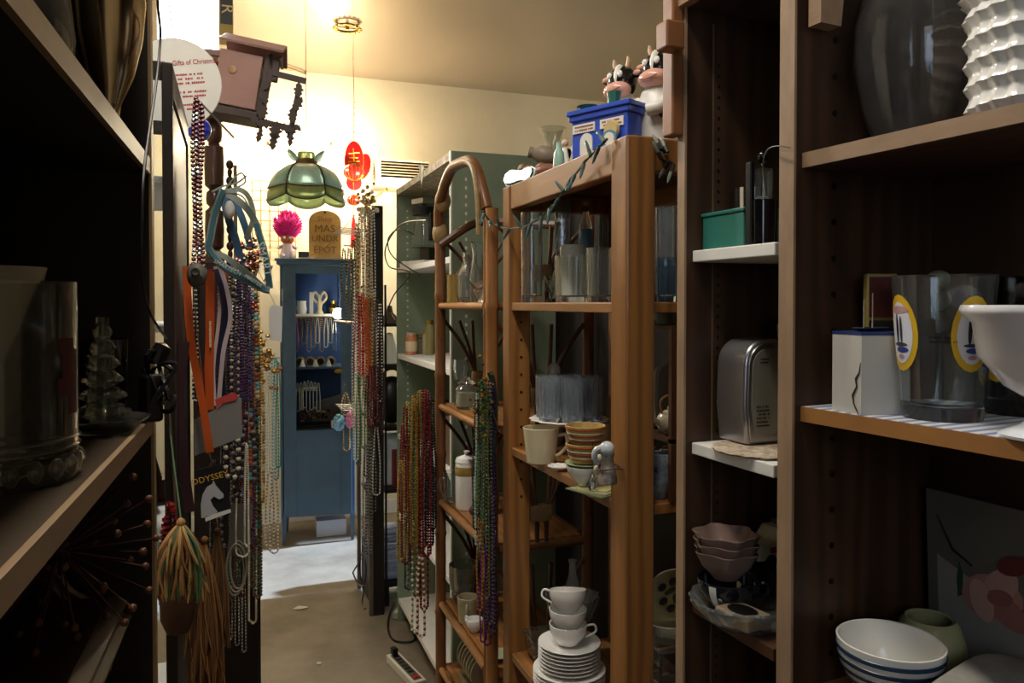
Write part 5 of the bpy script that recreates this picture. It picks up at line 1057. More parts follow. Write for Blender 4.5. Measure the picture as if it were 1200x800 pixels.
obj('bottom_board', MB().bx((.015, .012, .18), (CWd-.015, CD_-.011, .2)), BLU2, o); obj('top_board', MB().bx((-.02, -.03, CZ-.04), (CWd+.02, CD_+.02, CZ-.015)).bx((-.03, -.04, CZ-.015), (CWd+.03, CD_+.02, CZ)), BLU2, o, bevel=.003)
d = obj('door', MB().bx((.02, -.016, .19), (.1, .002, 1.85)).bx((.39, -.016, .19), (.46, .002, 1.85)).bx((.1, -.016, 1.8), (.39, .002, 1.85)).bx((.1, -.014, .19), (.39, .0, .76)), BLU2, o, bevel=.002)
obj('pane', MB().bx((.101, -.008, .761), (.389, -.005, 1.799)), PANE, d); obj('handle', MB().lathe([(0, 0), (.016, 0), (.018, .006), (0, .008)], 16, M=T(.375, -.017, 1.15) @ Matrix.Rotation(PI/2, 4, 'X') @ Matrix.Diagonal((1.6, .8, 1, 1))), BRS, d, 'oval brass escutcheon')
obj('chain_hook', MB().tube([(.416, -.017, 1.055), (.416, -.10, 1.06), (.416, -.135, 1.07)], .003, 6), BRS, d); obj('hinge', MB().bx((.012, -.018, 1.62), (.02, -.001, 1.7)), STL, d)
sz = (1.53, 1.18, .765)
obj('hanging_rod', MB().tube([(.016, .115, 1.508), (CWd-.016, .115, 1.508)], .003, 6), BRS, o)
for z in sz: obj('shelf', MB().bx((.016, .012 if z < 1.5 else .10, z-.014), (CWd-.016, CD_-.011, z)), BLU2 if z != 1.53 else WHT, o)
def cabt(name, label, cat, x, y, z, b, m, group=None): q = BM @ Vector((x, y, 0)); q.z = z; return one(name, label, cat, b, m, q, BR, group)
q = BM @ Vector((.372, .048, 0)); q.z = 1.50
o = thing('bulb_lamp', 'bare glowing bulb inside the blue cabinet under the upper shelf', 'lamp', q)
obj('bulb', MB().ball((0, 0, 0), (.034, .034, .038), 18, 12), mat('bulb_warm', 'fff0d0', .5, emit=60), o); light('cabinet_bulb_light', 'POINT', (0, -.0, 0), 60, (1, .86, .62), size=.03, parent=o); obj('socket', MB().lathe([(0, .05), (.013, .05), (.013, .0385), (0, .0385)], 12).tube([(0, 0, .05), (0, 0, .3245)], .003, 6), BLP, o)
o.location.z = 1.535
cabt('angel_statuette', 'pale winged statuette on the upper shelf of the blue cabinet', 'figurine', .25, .16, 1.53, MB().lathe([(0, 0), (.03, 0), (.014, .03), (.02, .07), (.01, .1), (.015, .12), (0, .135)], 16).tube(smooth([(0, 0, .06), (-.045, 0, .11), (-.03, 0, .15), (-.005, 0, .12)], 5), .009, 6).tube(smooth([(0, 0, .06), (.045, 0, .11), (.03, 0, .15), (.005, 0, .12)], 5), .009, 6), pl('cfc0a0', .3))
cabt('white_jug', 'white jug at the left of the upper cabinet shelf', 'jug', .13, .15, 1.53, MB().lathe([(0, 0), (.03, 0), (.036, .03), (.03, .075), (.034, .09), (0, .085)], 20), WCER)
cabt('upright_card', 'tall narrow white card beside the white jug in the blue cabinet', 'card', .195, .15, 1.53, MB().box((0, 0, .075), (.025, .01, .15)), WHT)
cabt('brass_vase', 'little brass vase at the right of the upper cabinet shelf', 'vase', .34, .2, 1.53, MB().lathe([(0, 0), (.02, 0), (.03, .04), (.012, .07), (.02, .09), (0, .088)], 16), BRS)
for i in range(4):
    x = .12+.068*i
    qq = BM @ Vector((x, .10, 0)); qq.z = 1.18
    o = thing('jewelry_roll', 'gold bracelets on a roll, %s from the left in the blue cabinet' % ('first', 'second', 'third', 'fourth')[i], 'bracelet stand', qq, BR, 'bracelet rolls in the blue cabinet')
    obj('roll', MB().lathe([(0, -.04), (.022, -.04), (.022, .04), (0, .04)], 16, M=T(0, 0, .03) @ Matrix.Rotation(PI/2, 4, 'X')), BLP, o)
    for k in range(5): obj('bracelet', MB().lathe([(.0235, -.004), (.03, -.003), (.03, .003), (.0235, .004)], 18, M=T(0, -.03+.014*k, .031) @ Matrix.Rotation(PI/2, 4, 'X')), (BRS, pl('c8b48a', .3, metal=.5))[k % 2], o)
for i in range(3):
    cabt('ring_cone', 'white ring cone, %s of three in front of the bracelet rolls' % ('left', 'middle', 'right')[i], 'ring stand', .14+.085*i, .04, 1.18, MB().lathe([(0, 0), (.02, 0), (.004, .045), (0, .046)], 14), WHT, 'ring cones')
cabt('white_box', 'small white open box low in the blue cabinet', 'box', .355, .05, .765, MB().bx((-.03, -.02, 0), (.03, .02, .045)), WHT)
cabt('jewelry_tray', 'dark tray of brown trinkets in the bottom of the cabinet', 'tray', .23, .12, .765, MB().bx((-.12, -.07, 0), (.09, .08, .02)), BLP)
b = MB(); rr = random.Random(6)
for i in range(70): b.ico((rr.uniform(-.11, .08), rr.uniform(-.06, .07), .03+.05*rr.random()), rr.uniform(.008, .016), i % 3)
x = cabt('trinket_pile', 'heap of brown and bronze trinkets piled on the dark cabinet tray', 'trinkets', .23, .12, .7865, b, [pl('5a4430', .4), pl('2b2521', .4), pl('8a7450', .3)]); x['kind'] = 'stuff'
cabt('grey_card', 'slanted grey card behind the trinkets in the cabinet', 'card', .30, .23, .765, MB().prism([(-.11, 0), (.08, 0), (.09, .2), (-.1, .15)], .004), pl('77787a'))
# items on the cabinet
q = BM @ Vector((.045, .08, 0)); q.z = CZ
o = thing('troll_doll', 'small doll with a huge hot-pink hair tuft on the blue cabinet', 'doll', q, BR)
PNH = mat('hot_pink_fur', 'e01890', .8, var=.3, scale=60, bump=.8)
obj('body', MB().lathe([(0, 0), (.045, 0), (.05, .03), (.035, .075), (.03, .10), (0, .105)], 20), pl('d9c9e0', .4), o)
obj('leg', MB().ball((-.03, -.03, .02), (.022, .03, .02), 12, 8), pl('e8dff0', .4), o); obj('leg', MB().ball((.03, -.03, .02), (.022, .03, .02), 12, 8), pl('e8dff0', .4), o)
hd = obj('head', MB().ball((0, 0, .135), (.045, .04, .04), 20, 14), pl('b0603c', .4), o)
for sx in (-1, 1): obj('eye', MB().ball((sx*.018, -.036, .14), (.009, .006, .01), 12, 8), pl('e8e8ff', .2), hd); obj('arm', MB().tube([(sx*.03, 0, .085), (sx*.06, -.02, .07)], [.012, .009], 8), pl('c8b4dc', .4), o)
obj('nose', MB().ball((0, -.041, .128), .009, 10, 8), pl('c07048', .4), hd); obj('mouth', MB().tube([(-.014, -.0375, .118), (0, -.04, .114), (.014, -.0375, .118)], .002, 5), pl('6a1a2a'), hd)
b = MB().ball((0, .01, .215), (.085, .06, .085), 20, 14); rr = random.Random(2)
for i in range(160):
    a, e_ = rr.random()*6.28, rr.uniform(-.5, 1.4); d_ = Vector((math.cos(a)*math.cos(e_), math.sin(a)*math.cos(e_), math.sin(e_))); c0 = Vector((0, .01, .215))
    b.tube([c0+Vector((d_.x*.08, d_.y*.055, d_.z*.08)), c0+Vector((d_.x*.1, d_.y*.07, d_.z*.105+.012))], [.008, .001], 4)
obj('hair', b, PNH, o, 'hot pink fluffy hair')
q = BM @ Vector((.29, .02, 0)); q.z = CZ; o = thing('wooden_plaque', 'round-topped wooden plaque with painted lettering on the blue cabinet', 'plaque', q, BR)
PWD = mat('pale_plaque_wood', 'b98e50', .6, var=.3, scale=12, stretch=(.6, 1, 4))
pw = .105; obj('board', MB().prism([(-pw, 0), (pw, 0), (pw, .25)]+[(pw*math.cos(a), .25+.075*math.sin(a)) for a in [PI*i/12 for i in range(1, 12)]]+[(-pw, .25)], .012), PWD, o, bevel=.002)
BRN = pl('6a4a26', .6)
for tx, z, sz_ in (('Shop', .265, .05), ('MAS', .2, .072), ('UNDR', .135, .062), ('EPOT', .06, .062)): text(tx, sz_, BRN if tx != 'Shop' else pl('8a4a2a'), o, T(0, -.0008, z) @ FACE)
obj('hole', MB().lathe([(0, 0), (.008, 0), (.008, .001), (0, .001)], 10, M=T(0, -.0003, .31) @ Matrix.Rotation(PI/2, 4, 'X')), BLP, o)
obj('stand', MB().tube([(-.11, -.03, .01), (.0, -.025, .07), (.11, -.012, .19), (.2, -.01, .3)], .0025, 5), pl('7a5a30'), o, 'thin slanted twig')
cabt('paper_stack', 'loose white papers hanging over the cabinet edge by the pink doll', 'paper', .17, .02, CZ, MB().bx((-.05, -.07, 0), (.05, .02, .004)), WHT)
cabt('black_case', 'flat black case between the pink doll and the plaque', 'case', .15, .12, CZ, MB().bx((-.035, -.05, 0), (.045, .05, .05)), BLP)
q = PZ(388, 626, .0); one('white_carton', 'white carton on the floor under the blue cabinet', 'box', MB().box((0, 0, .055), (.2, .12, .11)), pl('c5cbdc'), (q.x+.0, 5.44, .0))
# ================= stained glass lamp
q = PY(359, 214, 4.75); s = S(q, 1); o = thing('pendant_lamp', 'blue-green stained glass lampshade hanging over the blue cabinet', 'lamp', q); o.location = q
def glassmat(name, h, h2):
    m = mat(name, h, .25, var=.5, scale=9, h2=h2, stretch=(3, 3, .6), trans=.35, coat=.5, sub=0); return m
PAN = glassmat('pale_blue_art_glass', 'c4e4ea', '9fcdc4'); PG = glassmat('olive_art_glass', 'b4c48a', '93ad6c'); LEAD = pl('4a4a3a', .4, metal=.6)
r0, r1, z1, z0 = 13*s, 43*s, 21*s, -18*s
def SP(a, v, bulge):  # v 0 top .. 1 bottom
    rr = r0+(r1-r0)*math.sin(v*PI/2)**.85; z = z1+(z0-z1)*(1-math.cos(v*PI/2))**.9
    return Vector((rr*(1+bulge)*math.cos(a), rr*(1+bulge)*math.sin(a), z))
for k in range(6):
    a0 = -PI/2+k*PI/3-.1-.33+.33; nb = 10; vs, fs, vs2, fs2 = [], [], [], []
    for i in range(9):
        u = -1+i/4
        for j in range(nb+1):
            v = j/nb; cut = .80 if True else 1
            P_ = SP(a0+u*PI/6, v*cut, .09*(1-u*u)*v); P_.z -= 3*s*(1-u*u)*v; vs.append(P_)
        for j in range(3):
            v = .80+.2*j/2; P_ = SP(a0+u*PI/6, v, .09*(1-u*u)); P_.z -= 3*s*(1-u*u)+4*s*(1-u*u)*j/2; vs2.append(P_)
    for i in range(8):
        for j in range(nb): fs.append((i*(nb+1)+j, i*(nb+1)+j+1, (i+1)*(nb+1)+j+1, (i+1)*(nb+1)+j))
        for j in range(2): fs2.append((i*3+j, i*3+j+1, (i+1)*3+j+1, (i+1)*3+j))
    pa = obj('glass_panel', MB().add(vs, fs, sm=True), PAN, o); md = pa.modifiers.new('t', 'SOLIDIFY'); md.thickness = .003
    pa2 = obj('rim_panel', MB().add(vs2, fs2, sm=True), PG, o, 'olive rim glass'); md = pa2.modifiers.new('t', 'SOLIDIFY'); md.thickness = .003
    obj('lead_seam', MB().tube([SP(a0+PI/6, j/10, .004) for j in range(11)], .004, 6).tube([vs[i*(nb+1)+nb] for i in range(9)], .003, 5).tube([vs2[i*3+2] for i in range(9)], .0035, 5), LEAD, o)
    if k in (1, 2, 4, 5): obj('crown_petal', MB().ball((17*s*math.cos(a0), 17*s*math.sin(a0), 30*s), (9*s, 5*s, 3*s), 12, 8, rot=Matrix.Rotation(a0, 4, 'Z') @ Matrix.Rotation(-.7, 4, 'Y')), PAN, o)
obj('collar', MB().lathe([(r0*.9, 18*s), (r0*1.05, 20*s), (r0*.95, 27*s), (r0*.9, 27*s)], 24), pl('7a6a4c', .35, metal=.5), o); obj('cap', MB().lathe([(0, 27*s), (10*s, 27*s), (10*s, 35*s), (0, 36*s)], 24), PG, o)
obj('cord', MB().tube([(0, 0, 36*s), (0, 0, ZC-q.z)], .002, 6), BRS, o)
obj('bulb', MB().ball((0, 0, 2*s), .025, 16, 10), mat('bulb_soft', 'fff0d0', .5, emit=12), o); light('pendant_light', 'POINT', (0, 0, 2*s), 3, (1, .85, .6), size=.03, parent=o)
# ================= red ornament
q = PY(414, 113, 5.45); o = thing('red_hanging_charm', 'red and gold paper lantern charm with a long tassel hanging from the ceiling', 'ornament', (q.x, q.y, ZC)); Y_ = q.y
def lp(px, py): v_ = PY(px, py, Y_); return v_-Vector((q.x, q.y, ZC))
s = S(q, 1); REDM = mat('scarlet_foil', 'c8181c', .35, coat=.4); GLDM = mat('gold_foil', 'd8a838', .3, metal=.7)
obj('chain', MB().tube([Vector((0, 0, 0)), lp(415, 118), lp(414, 168)], .0025, 5), BRS, o)
for i in range(7): obj('bead', MB().ball(lp(415, 120+7*i), .006, 8, 6), GLDM, o)
def oval_(cx, cy, a, b_, rot, t, m, nm, yo): 
    c_ = lp(cx, cy); pts = [((a*math.cos(w)*math.cos(rot)-b_*math.sin(w)*math.sin(rot))*s, (a*math.cos(w)*math.sin(rot)+b_*math.sin(w)*math.cos(rot))*s) for w in [2*PI*i/28 for i in range(28)]]
    return obj(nm, MB().prism(pts, t, M=T(c_.x, c_.y+yo, c_.z)), m, o)
oval_(415, 188, 11.5, 23, 0, .006, GLDM, 'gold_rim', .001); oval_(415, 188, 10.5, 22, 0, .006, REDM, 'red_leaf', -.003)
oval_(426, 195, 8.5, 16, -.25, .006, GLDM, 'gold_rim', .008); oval_(426, 195, 7.5, 15, -.25, .006, REDM, 'red_leaf', .004)
oval_(415, 214, 9, 9, 0, .006, REDM, 'red_leaf', .004)
for (a, b_) in (((408, 180), (421, 179)), ((409, 185), (420, 185)), ((414, 174), (415, 190)), ((408, 190), (421, 189))): obj('gold_character', MB().tube([lp(*a)-Vector((0, .004, 0)), lp(*b_)-Vector((0, .004, 0))], .004, 5), GLDM, o)
def lantern(cy, r):
    c_ = lp(414, cy)-Vector((0, .02, 0)); obj('lantern', MB().ball(c_, (r*s, r*s, r*.82*s), 24, 12, mi=0), REDM, o)
    b = MB()
    for k in range(8): a = PI*k/8+.1; b.tube([c_+Vector((math.cos(a)*r*1.02*s*math.cos(w), math.sin(a)*r*1.02*s*math.cos(w), r*.84*s*math.sin(w))) for w in [2*PI*i/16 for i in range(16)]], .0016, 4, closed=True)
    obj('lantern_rib', b, GLDM, o)
lantern(202, 12); lantern(235, 7.5)
obj('thread', MB().tube([lp(414, 214)-Vector((0, .015, 0)), lp(414, 255)-Vector((0, .015, 0))], .002, 5), GLDM, o)
b = MB(); 
for k in range(14): a = 2*PI*k/14; e = lp(414, 290)-Vector((0, .015, 0)); t_ = lp(414, 252)-Vector((0, .015, 0)); b.tube([t_, t_.lerp(e, .3)+Vector((math.cos(a)*.011, math.sin(a)*.011, 0)), e+Vector((math.cos(a)*.019, math.sin(a)*.019, 0))], .004, 4)
obj('tassel', b, REDM, o)
# ================= ceiling fixtures, vent, grid, bulbs
q = PZ(400, 106, ZC); one('ceiling_hook', 'dark round ceiling boss beside the charm chain', 'fixture', MB().lathe([(0, -.02), (.07, -.02), (.09, -.008), (.095, -.0005), (0, -.0005)], 24), pl('4a3a26', .4), (q.x, q.y, ZC-.0012))
q = PZ(407, 29, ZC); o = thing('ceiling_rose', 'gilded ceiling ornament ring with little leaves', 'fixture', (q.x, q.y, ZC-.02))
obj('ring', MB().tube([(.07*math.cos(a), .07*math.sin(a), 0) for a in [2*PI*i/24 for i in range(24)]], .007, 6, closed=True), BRS, o)
for i in range(16): a = 2*PI*i/16; obj('leaf', MB().ball((.075*math.cos(a), .075*math.sin(a), -.006), (.02, .008, .005), 8, 6, rot=Matrix.Rotation(a+.5, 4, 'Z')), BRS, o)
obj('stem', MB().tube([(0, 0, -.012), (0, 0, .0185)], .01, 8).tube([(-.07, 0, 0), (.07, 0, 0)], .003, 5), BRS, o)
one('ceiling_cable', 'thin brown cable along the ceiling from the clock to the charm', 'cable', MB().tube([PZ(330, 76, ZC-.01), PZ(362, 88, ZC-.012), PZ(392, 105, ZC-.01)], .005, 6), pl('7a5a36'))
q0, q1 = PY(440, 217, 5.35), PY(503, 189, 5.35)
o = thing('wall_heater', 'cream louvred air unit high on the far right wall', 'air unit', (q0.x, 5.35, q0.z)); w_, h_ = q1.x-q0.x, q1.z-q0.z; CRB = pl('d8ceb0', .5)
obj('case', MB().bx((0, .02, 0), (w_, .3, h_)), CRB, o, bevel=.006); obj('face_frame', MB().bx((0, 0, h_*.93), (w_, .02, h_)).bx((0, 0, 0), (w_, .02, .32*h_)).bx((0, 0, .32*h_), (.1*w_, .02, .93*h_)), CRB, o, bevel=.002)
for i in range(5): obj('louvre', MB().box((w_*.55, .012, h_*(.42+.105*i)), (w_*.9, .014, .006)), pl('9a8a70', .4), o)
obj('grille_back', MB().bx((.1*w_, .0185, .32*h_), (w_, .0195, .93*h_)), BLP, o)
for i in range(5): obj('side_slot', MB().box((-.0012, .16, h_*(.35+.12*i)), (.002, .2, .012), M=T(0, 0, 0)), BLP, o)
obj('wall_arm', MB().bx((w_*.5, .301, h_*.4), (w_*.6, YB-5.351, h_*.5)), STL, o)
q0, q1 = PY(296, 305, 5.78), PY(346, 214, 5.78); o = thing('wire_grid', 'brass-coloured wire grid panel on the far wall', 'rack', (q0.x, 5.78, q0.z)); w_, h_ = q1.x-q0.x, q1.z-q0.z
for i in range(6): obj('upright_wire', MB().tube([(w_*i/5, 0, 0), (w_*i/5, 0, h_)], .0035, 5), BRS, o)
for i in range(9): obj('cross_wire', MB().tube([(0, -.006, h_*i/8), (w_, -.006, h_*i/8)], .003, 5), BRS, o)
obj('wall_hook', MB().tube([(0, 0, h_*.98), (0, .069, h_)], .004, 5).tube([(w_, 0, h_*.98), (w_, .069, h_)], .004, 5), BRS, o)
def sconce(px, py, Y, label, power, e=45, r=.035):
    q = PY(px, py, Y); o = thing('wall_bulb', label, 'lamp', q); o.location = q
    obj('bulb', MB().ball((0, 0, 0), (r, r, r*1.1), 18, 12), mat('sconce_bulb_%d' % e, 'fff2d4', .5, emit=e), o); obj('holder', MB().tube([(0, 0, r*1.11), (0, 0, r*1.8), (0, YB-Y-.001, r*1.8)], .009, 8), BRS, o)
    light('wall_bulb_light', 'POINT', (0, -.05, 0), power*.72, (1, .85, .6), size=.05, parent=o)
sconce(314, 178, 5.5, 'glowing bare bulb on the far wall left of the glass lampshade', 70)
sconce(453, 232, 5.25, 'glowing bare bulb under the cream air unit', 60)
sconce(388, 176, 5.68, 'glowing bare bulb on the far wall between lampshade and red charm', 55, 45, .028)
# ================= dark bead rack on the right
RK = thing('bead_rack', 'tall narrow dark wooden rack hung with strings of beads', 'rack', (RX-.02, 3.92, 0)); o = RK
obj('peg', MB().tube([(0, .01, 1.885), (.01, -.06, 1.885), (PY(403, 291, 3.8).x-RX+.02, -.12, 1.8845)], .003, 6), STL, RK)
for y in (0, .4):
    obj('post', MB().bx((0, y, 0), (.02, y+.03, 2.08 if y == 0 else 2.0)), mat('greyish_worn_wood', '6d6252', .6, var=.4, scale=10, stretch=(3, 3, .5)), o, bevel=.002); obj('post', MB().bx((.056, y+.0225, 0), (.075, y+.03, 2.0)), BLK, o)
obj('end_panel', MB().bx((.021, .0, 0), (.075, .022, 2.1)), BLK, o); obj('base_box', MB().bx((.021, .031, .02), (.055, .399, .3)), BLK, o); 
for z in (.6, 1.0, 1.35, 1.7): obj('shelf', MB().bx((.021, .031, z-.015), (.055, .399, z)), BLK, o)
for z, n_ in ((1.98, 5), (1.5, 5), (1.05, 4)):
    for i in range(n_): obj('peg', MB().tube([(0, .05+.08*i, z), (-.13, .05+.08*i, z+.008)], .003, 5), STL, o)
# dark shelf with daylit odds and ends seen between rack and green shelf
DS = thing('low_shelf', 'dark low shelf with odds and ends between bead rack and green shelf', 'shelf', (.74, 4.02, 0)); o = DS
for z in (.12, .62, .95, 1.28, 1.5): obj('shelf', MB().bx((0, 0, z-.02), (.5, .24, z)), BLK, o)
for x in (0, .48): obj('side_panel', MB().bx((x, 0.001, 0), (x+.02, .239, .0999)), BLK, o)
for x in (.0, .49):
    for y in (0, .23): obj('post', MB().bx((x, y, .12), (x+.01, y+.01, 1.7)), BLK, o)
def od(name, label, cat, px, z, b, m, bevel=0, rz=0, dy=0): q = PY(px, 400, 4.1+dy); return one(name, label, cat, b, m, (max(q.x, .77), 4.13+dy, z), rz, None, bevel)
od('lamp_base', 'dark lamp base behind the bead rack', 'lampbase', 458, 1.5, MB().lathe([(0, 0), (.06, 0), (.05, .02), (.02, .05), (.012, .09), (0, .09)], 20), pl('4a3a2c', .4))  # dark base of a lamp
od('white_bust', 'white jewellery bust draped with pearls behind the bead rack', 'bust', 457, 1.28, MB().lathe([(0, 0), (.05, 0), (.045, .03), (.035, .1), (.02, .16), (0, .165)], 20), WHT)
od('black_bag', 'rounded black bag behind the bead rack', 'bag', 460, .95, MB().ball((0, 0, .13), (.09, .06, .13), 18, 12).tube(smooth([(-.05, 0, .22), (-.03, 0, .29), (.03, 0, .29), (.05, 0, .22)], 4), .008, 6), BLP)
od('blue_print_bag', 'pale blue plastic bag with an orange patch behind the bead rack', 'bag', 458, .62, MB().box((0, 0, .14), (.14, .05, .28)), mat('pale_blue_plastic', 'a9bfda', .3, var=.3, scale=12, h2='d9dfe6'), .01)
od('red_book', 'red-covered book leaning below the pale blue bag', 'book', 466, .62, MB().box((0, 0, .1), (.05, .03, .2)), pl('6e1c20'), .002, .2, -.06)
od('folded_cushions', 'stack of blue and white striped folded cloth behind the bead rack', 'cloth', 458, .12+.0, MB().box((0, 0, .26), (.14, .12, .04)).box((0.004, 0, .22), (.13, .12, .035)).box((0, 0, .18), (.14, .12, .04)).box((0, 0, .08), (.12, .12, .16)), mat('striped_cloth', 'c8d2e8', .8, var=.6, scale=30, stretch=(.3, .3, 5), h2='48639a'), .012)
one('lime_bag', 'lime green carrier bag beyond the bead rack', 'bag', MB().box((0, 0, .16), (.16, .1, .32)), mat('lime_plastic', '9ab51e', .4, var=.2, scale=10), (.93, 4.42, 0), .3, None, .02)
one('black_sack', 'black rubbish sack beside the lime green bag', 'bag', MB().ball((0, 0, .13), (.13, .08, .13), 16, 12), mat('black_film', '0b0b0c', .25), (.95, 3.9, 0))
# ================= floor items
FM = pl('c9c6ba', .4)
a, b_ = PZ(463, 770, .03), PZ(492, 800, .03); dv = (b_-a); L = .30; dv.z = 0; u = dv.normalized(); ang = math.atan2(u.y, u.x)
c_ = PZ(460, 766, .03); o = thing('power_strip', 'white power strip with a red switch on the floor at the aisle edge', 'power strip', (c_.x, c_.y, 0), ang)
obj('body', MB().bx((0, -.03, .0), (L, .03, .034)), FM, o, bevel=.003); obj('socket_face', MB().bx((.02, -.018, .0342), (L-.02, .018, .036)), pl('5a564e'), o)
for i in range(6): obj('socket', MB().box((.045+.032*i, 0, .0366), (.02, .026, .001)), BLP, o)
obj('switch', MB().box((L-.04, 0, .038), (.02, .024, .006)), mat('red_switch', 'c01818', .3), o, 'red rocker switch', bevel=.001); obj('plug', MB().box((.02, 0, .052), (.03, .026, .03)), BLP, o, bevel=.003)
q = PZ(469, 716, .02); o = thing('plug_adapter', 'white adapter brick with a cable on the floor by the bead rack', 'adapter', (q.x, q.y, 0), R(60)); obj('body', MB().box((0, 0, .019), (.12, .04, .036)), pl('a8a69c', .4), o, bevel=.006); obj('prongs', MB().box((.0705, 0, .02), (.02, .02, .006)), STL, o)
def gp_(px, py): v_ = PZ(px, py, .007); v_.z = .007; return v_
one('floor_cable', 'black cable looping from the bead rack across the floor', 'cable', MB().tube(smooth([gp_(462, 706), gp_(456, 722), gp_(455, 738), gp_(462, 750), gp_(478, 752), gp_(486, 748), gp_(484, 735)], 6), .005, 6), BLP)
pts = [PX(423, 655, .6), PX(415, 668, .59), PX(414, 672, .59), PX(420, 684, .6), PX(427, 684, .6), PX(429, 662, .6), PX(424, 648, .61), PX(421, 662, .6), PX(424, 684, .6), PX(426, 694, .6), PX(424, 708, .58), PX(428, 713, .56)]
one('coiled_wire', 'coil of dark wire hanging low on the bead rack', 'wire', MB().tube(smooth(pts, 6), .004, 6), BLP)
q = PZ(352, 713, 0); one('paper_scrap', 'crumpled white paper scrap on the concrete floor', 'paper', MB().add([(-.04, 0, .002), (-.01, .025, .006), (.03, .012, .003), (.04, -.015, .008), (.0, -.02, .004), (-.01, 0, .016)], [(0, 5, 1), (1, 5, 2), (2, 5, 3), (3, 5, 4), (4, 5, 0), (0, 1, 2, 3, 4)]), pl('d8d4cc', .7), q)
q = PZ(374, 778, 0); one('bottle_cap', 'small pale round bottle cap on the floor nearer the viewer', 'bottlecap', MB().lathe([(0, 0), (.012, 0), (.011, .005), (0, .006)], 12), pl('b9b4a6'), q)  # bottle cap dropped on the floor

# ================= strings of beads: every string is a thing of its own
COL = dict(dark_red=('5e1018', .25), red=('a81c1c', .25), orange=('d8541c', .3), coral=('c8502c', .3), purple=('3c1c5a', .2), violet=('7a2a78', .25), navy=('16204a', .2), blue=('1f4488', .25), teal=('2a8a90', .25), turquoise=('4fb4b8', .3), green=('2c5a34', .25), olive=('5a6a34', .3), pale_green=('8fa880', .3), gold=('b89040', .25), brass=('a8863c', .3), amber=('a8682a', .25), brown=('4a2c18', .35), black=('0e0e10', .2), gunmetal=('3c3c40', .2), silver=('a8a8ac', .2), grey=('7a7a80', .3), pearl=('d8d0bc', .2), white=('e4e2da', .25), cream=('cbb98c', .3), pink=('cc7a90', .3), magenta=('b8207c', .3), wine=('6a1228', .22), bronze=('5a4430', .3), copper=('8a4a30', .3), yellow=('c8a820', .3), sky=('86aecb', .3))
def bm(c): h, r = COL[c]; return mat('bead_'+c, h, r, metal=.75 if c in ('gold', 'brass', 'silver', 'gunmetal', 'bronze', 'copper') else 0, coat=.3)
sr = random.Random(21)
def loop_pts(px, yt, yb, w, Y, d, sway=.0, top=.25):
    a = PY(px, yt, Y); b_ = PY(px, yb, Y); H = a.z-b_.z; W = S(b_, w)/2; pts = []; n = 60; ph = sr.random()*6
    for i in range(n+1):
        t = i/n; hw = W*(top+(1-top)*min(1, t/.5)**.8); 
        if H*(1-t) < W: hw *= math.sqrt(max(0, 1-(1-H*(1-t)/W)**2))
        pts.append((t, hw))
    L = [Vector((a.x+(b_.x-a.x)*t-hw+sway*math.sin(ph+t*7), Y+.004*math.sin(ph+9*t), a.z-H*t)) for t, hw in pts]
    Rr = [Vector((a.x+(b_.x-a.x)*t+hw+sway*math.sin(ph+t*7), Y-.006+.004*math.sin(ph+5*t), a.z-H*t)) for t, hw in pts]
    return L+Rr[::-1]
def resample(pts, step):
    out = [pts[0]]; acc = 0
    for a, b_ in zip(pts, pts[1:]):
        L = (b_-a).length; q = step-acc
        while q <= L and L > 0: out.append(a.lerp(b_, q/L)); q += step
        acc = (L-(q-step)) if L else acc
    return out
def strand(label, px, yt, yb, w, Y, d, cols, group, name='bead_necklace', sway=.0, big=0, pts=None, hook=True, top=.25):
    pts = pts or loop_pts(px, yt, yb, w, Y, d, sway, top); q = resample(pts, d*.88); b = MB(); o0 = Vector(pts[0])
    for i, p in enumerate(q):
        r = d/2*(1 if not big or i % big else 1.7); b.ico(p-o0, r, (i//2 if len(cols) > 2 else i) % len(cols))
    return one(name, label, 'necklace', b, [bm(c) for c in cols], o0, 0, group) if 1 else None
W_NUM = ['first', 'second', 'third', 'fourth', 'fifth', 'sixth', 'seventh', 'eighth', 'ninth', 'tenth', 'eleventh', 'twelfth', 'thirteenth', 'fourteenth', 'fifteenth', 'sixteenth', 'seventeenth', 'eighteenth', 'nineteenth', 'twentieth']
def cname(cols): return ' and '.join(dict.fromkeys(c.replace('_', ' ') for c in cols[:2]))
def bunch(where, group, rows, Y0, dY=.012, d=.006, w=7):
    for i, r in enumerate(rows):
        px, yt, yb, cols = r[:4]; dd = r[4] if len(r) > 4 else d; ww = r[5] if len(r) > 5 else w
        strand('%s beads, %s from left in %s' % (cname(cols), W_NUM[i] if i < 20 else 'last', where), px, yt, yb, ww, Y0+dY*((i*3) % 5), dd, cols, group)
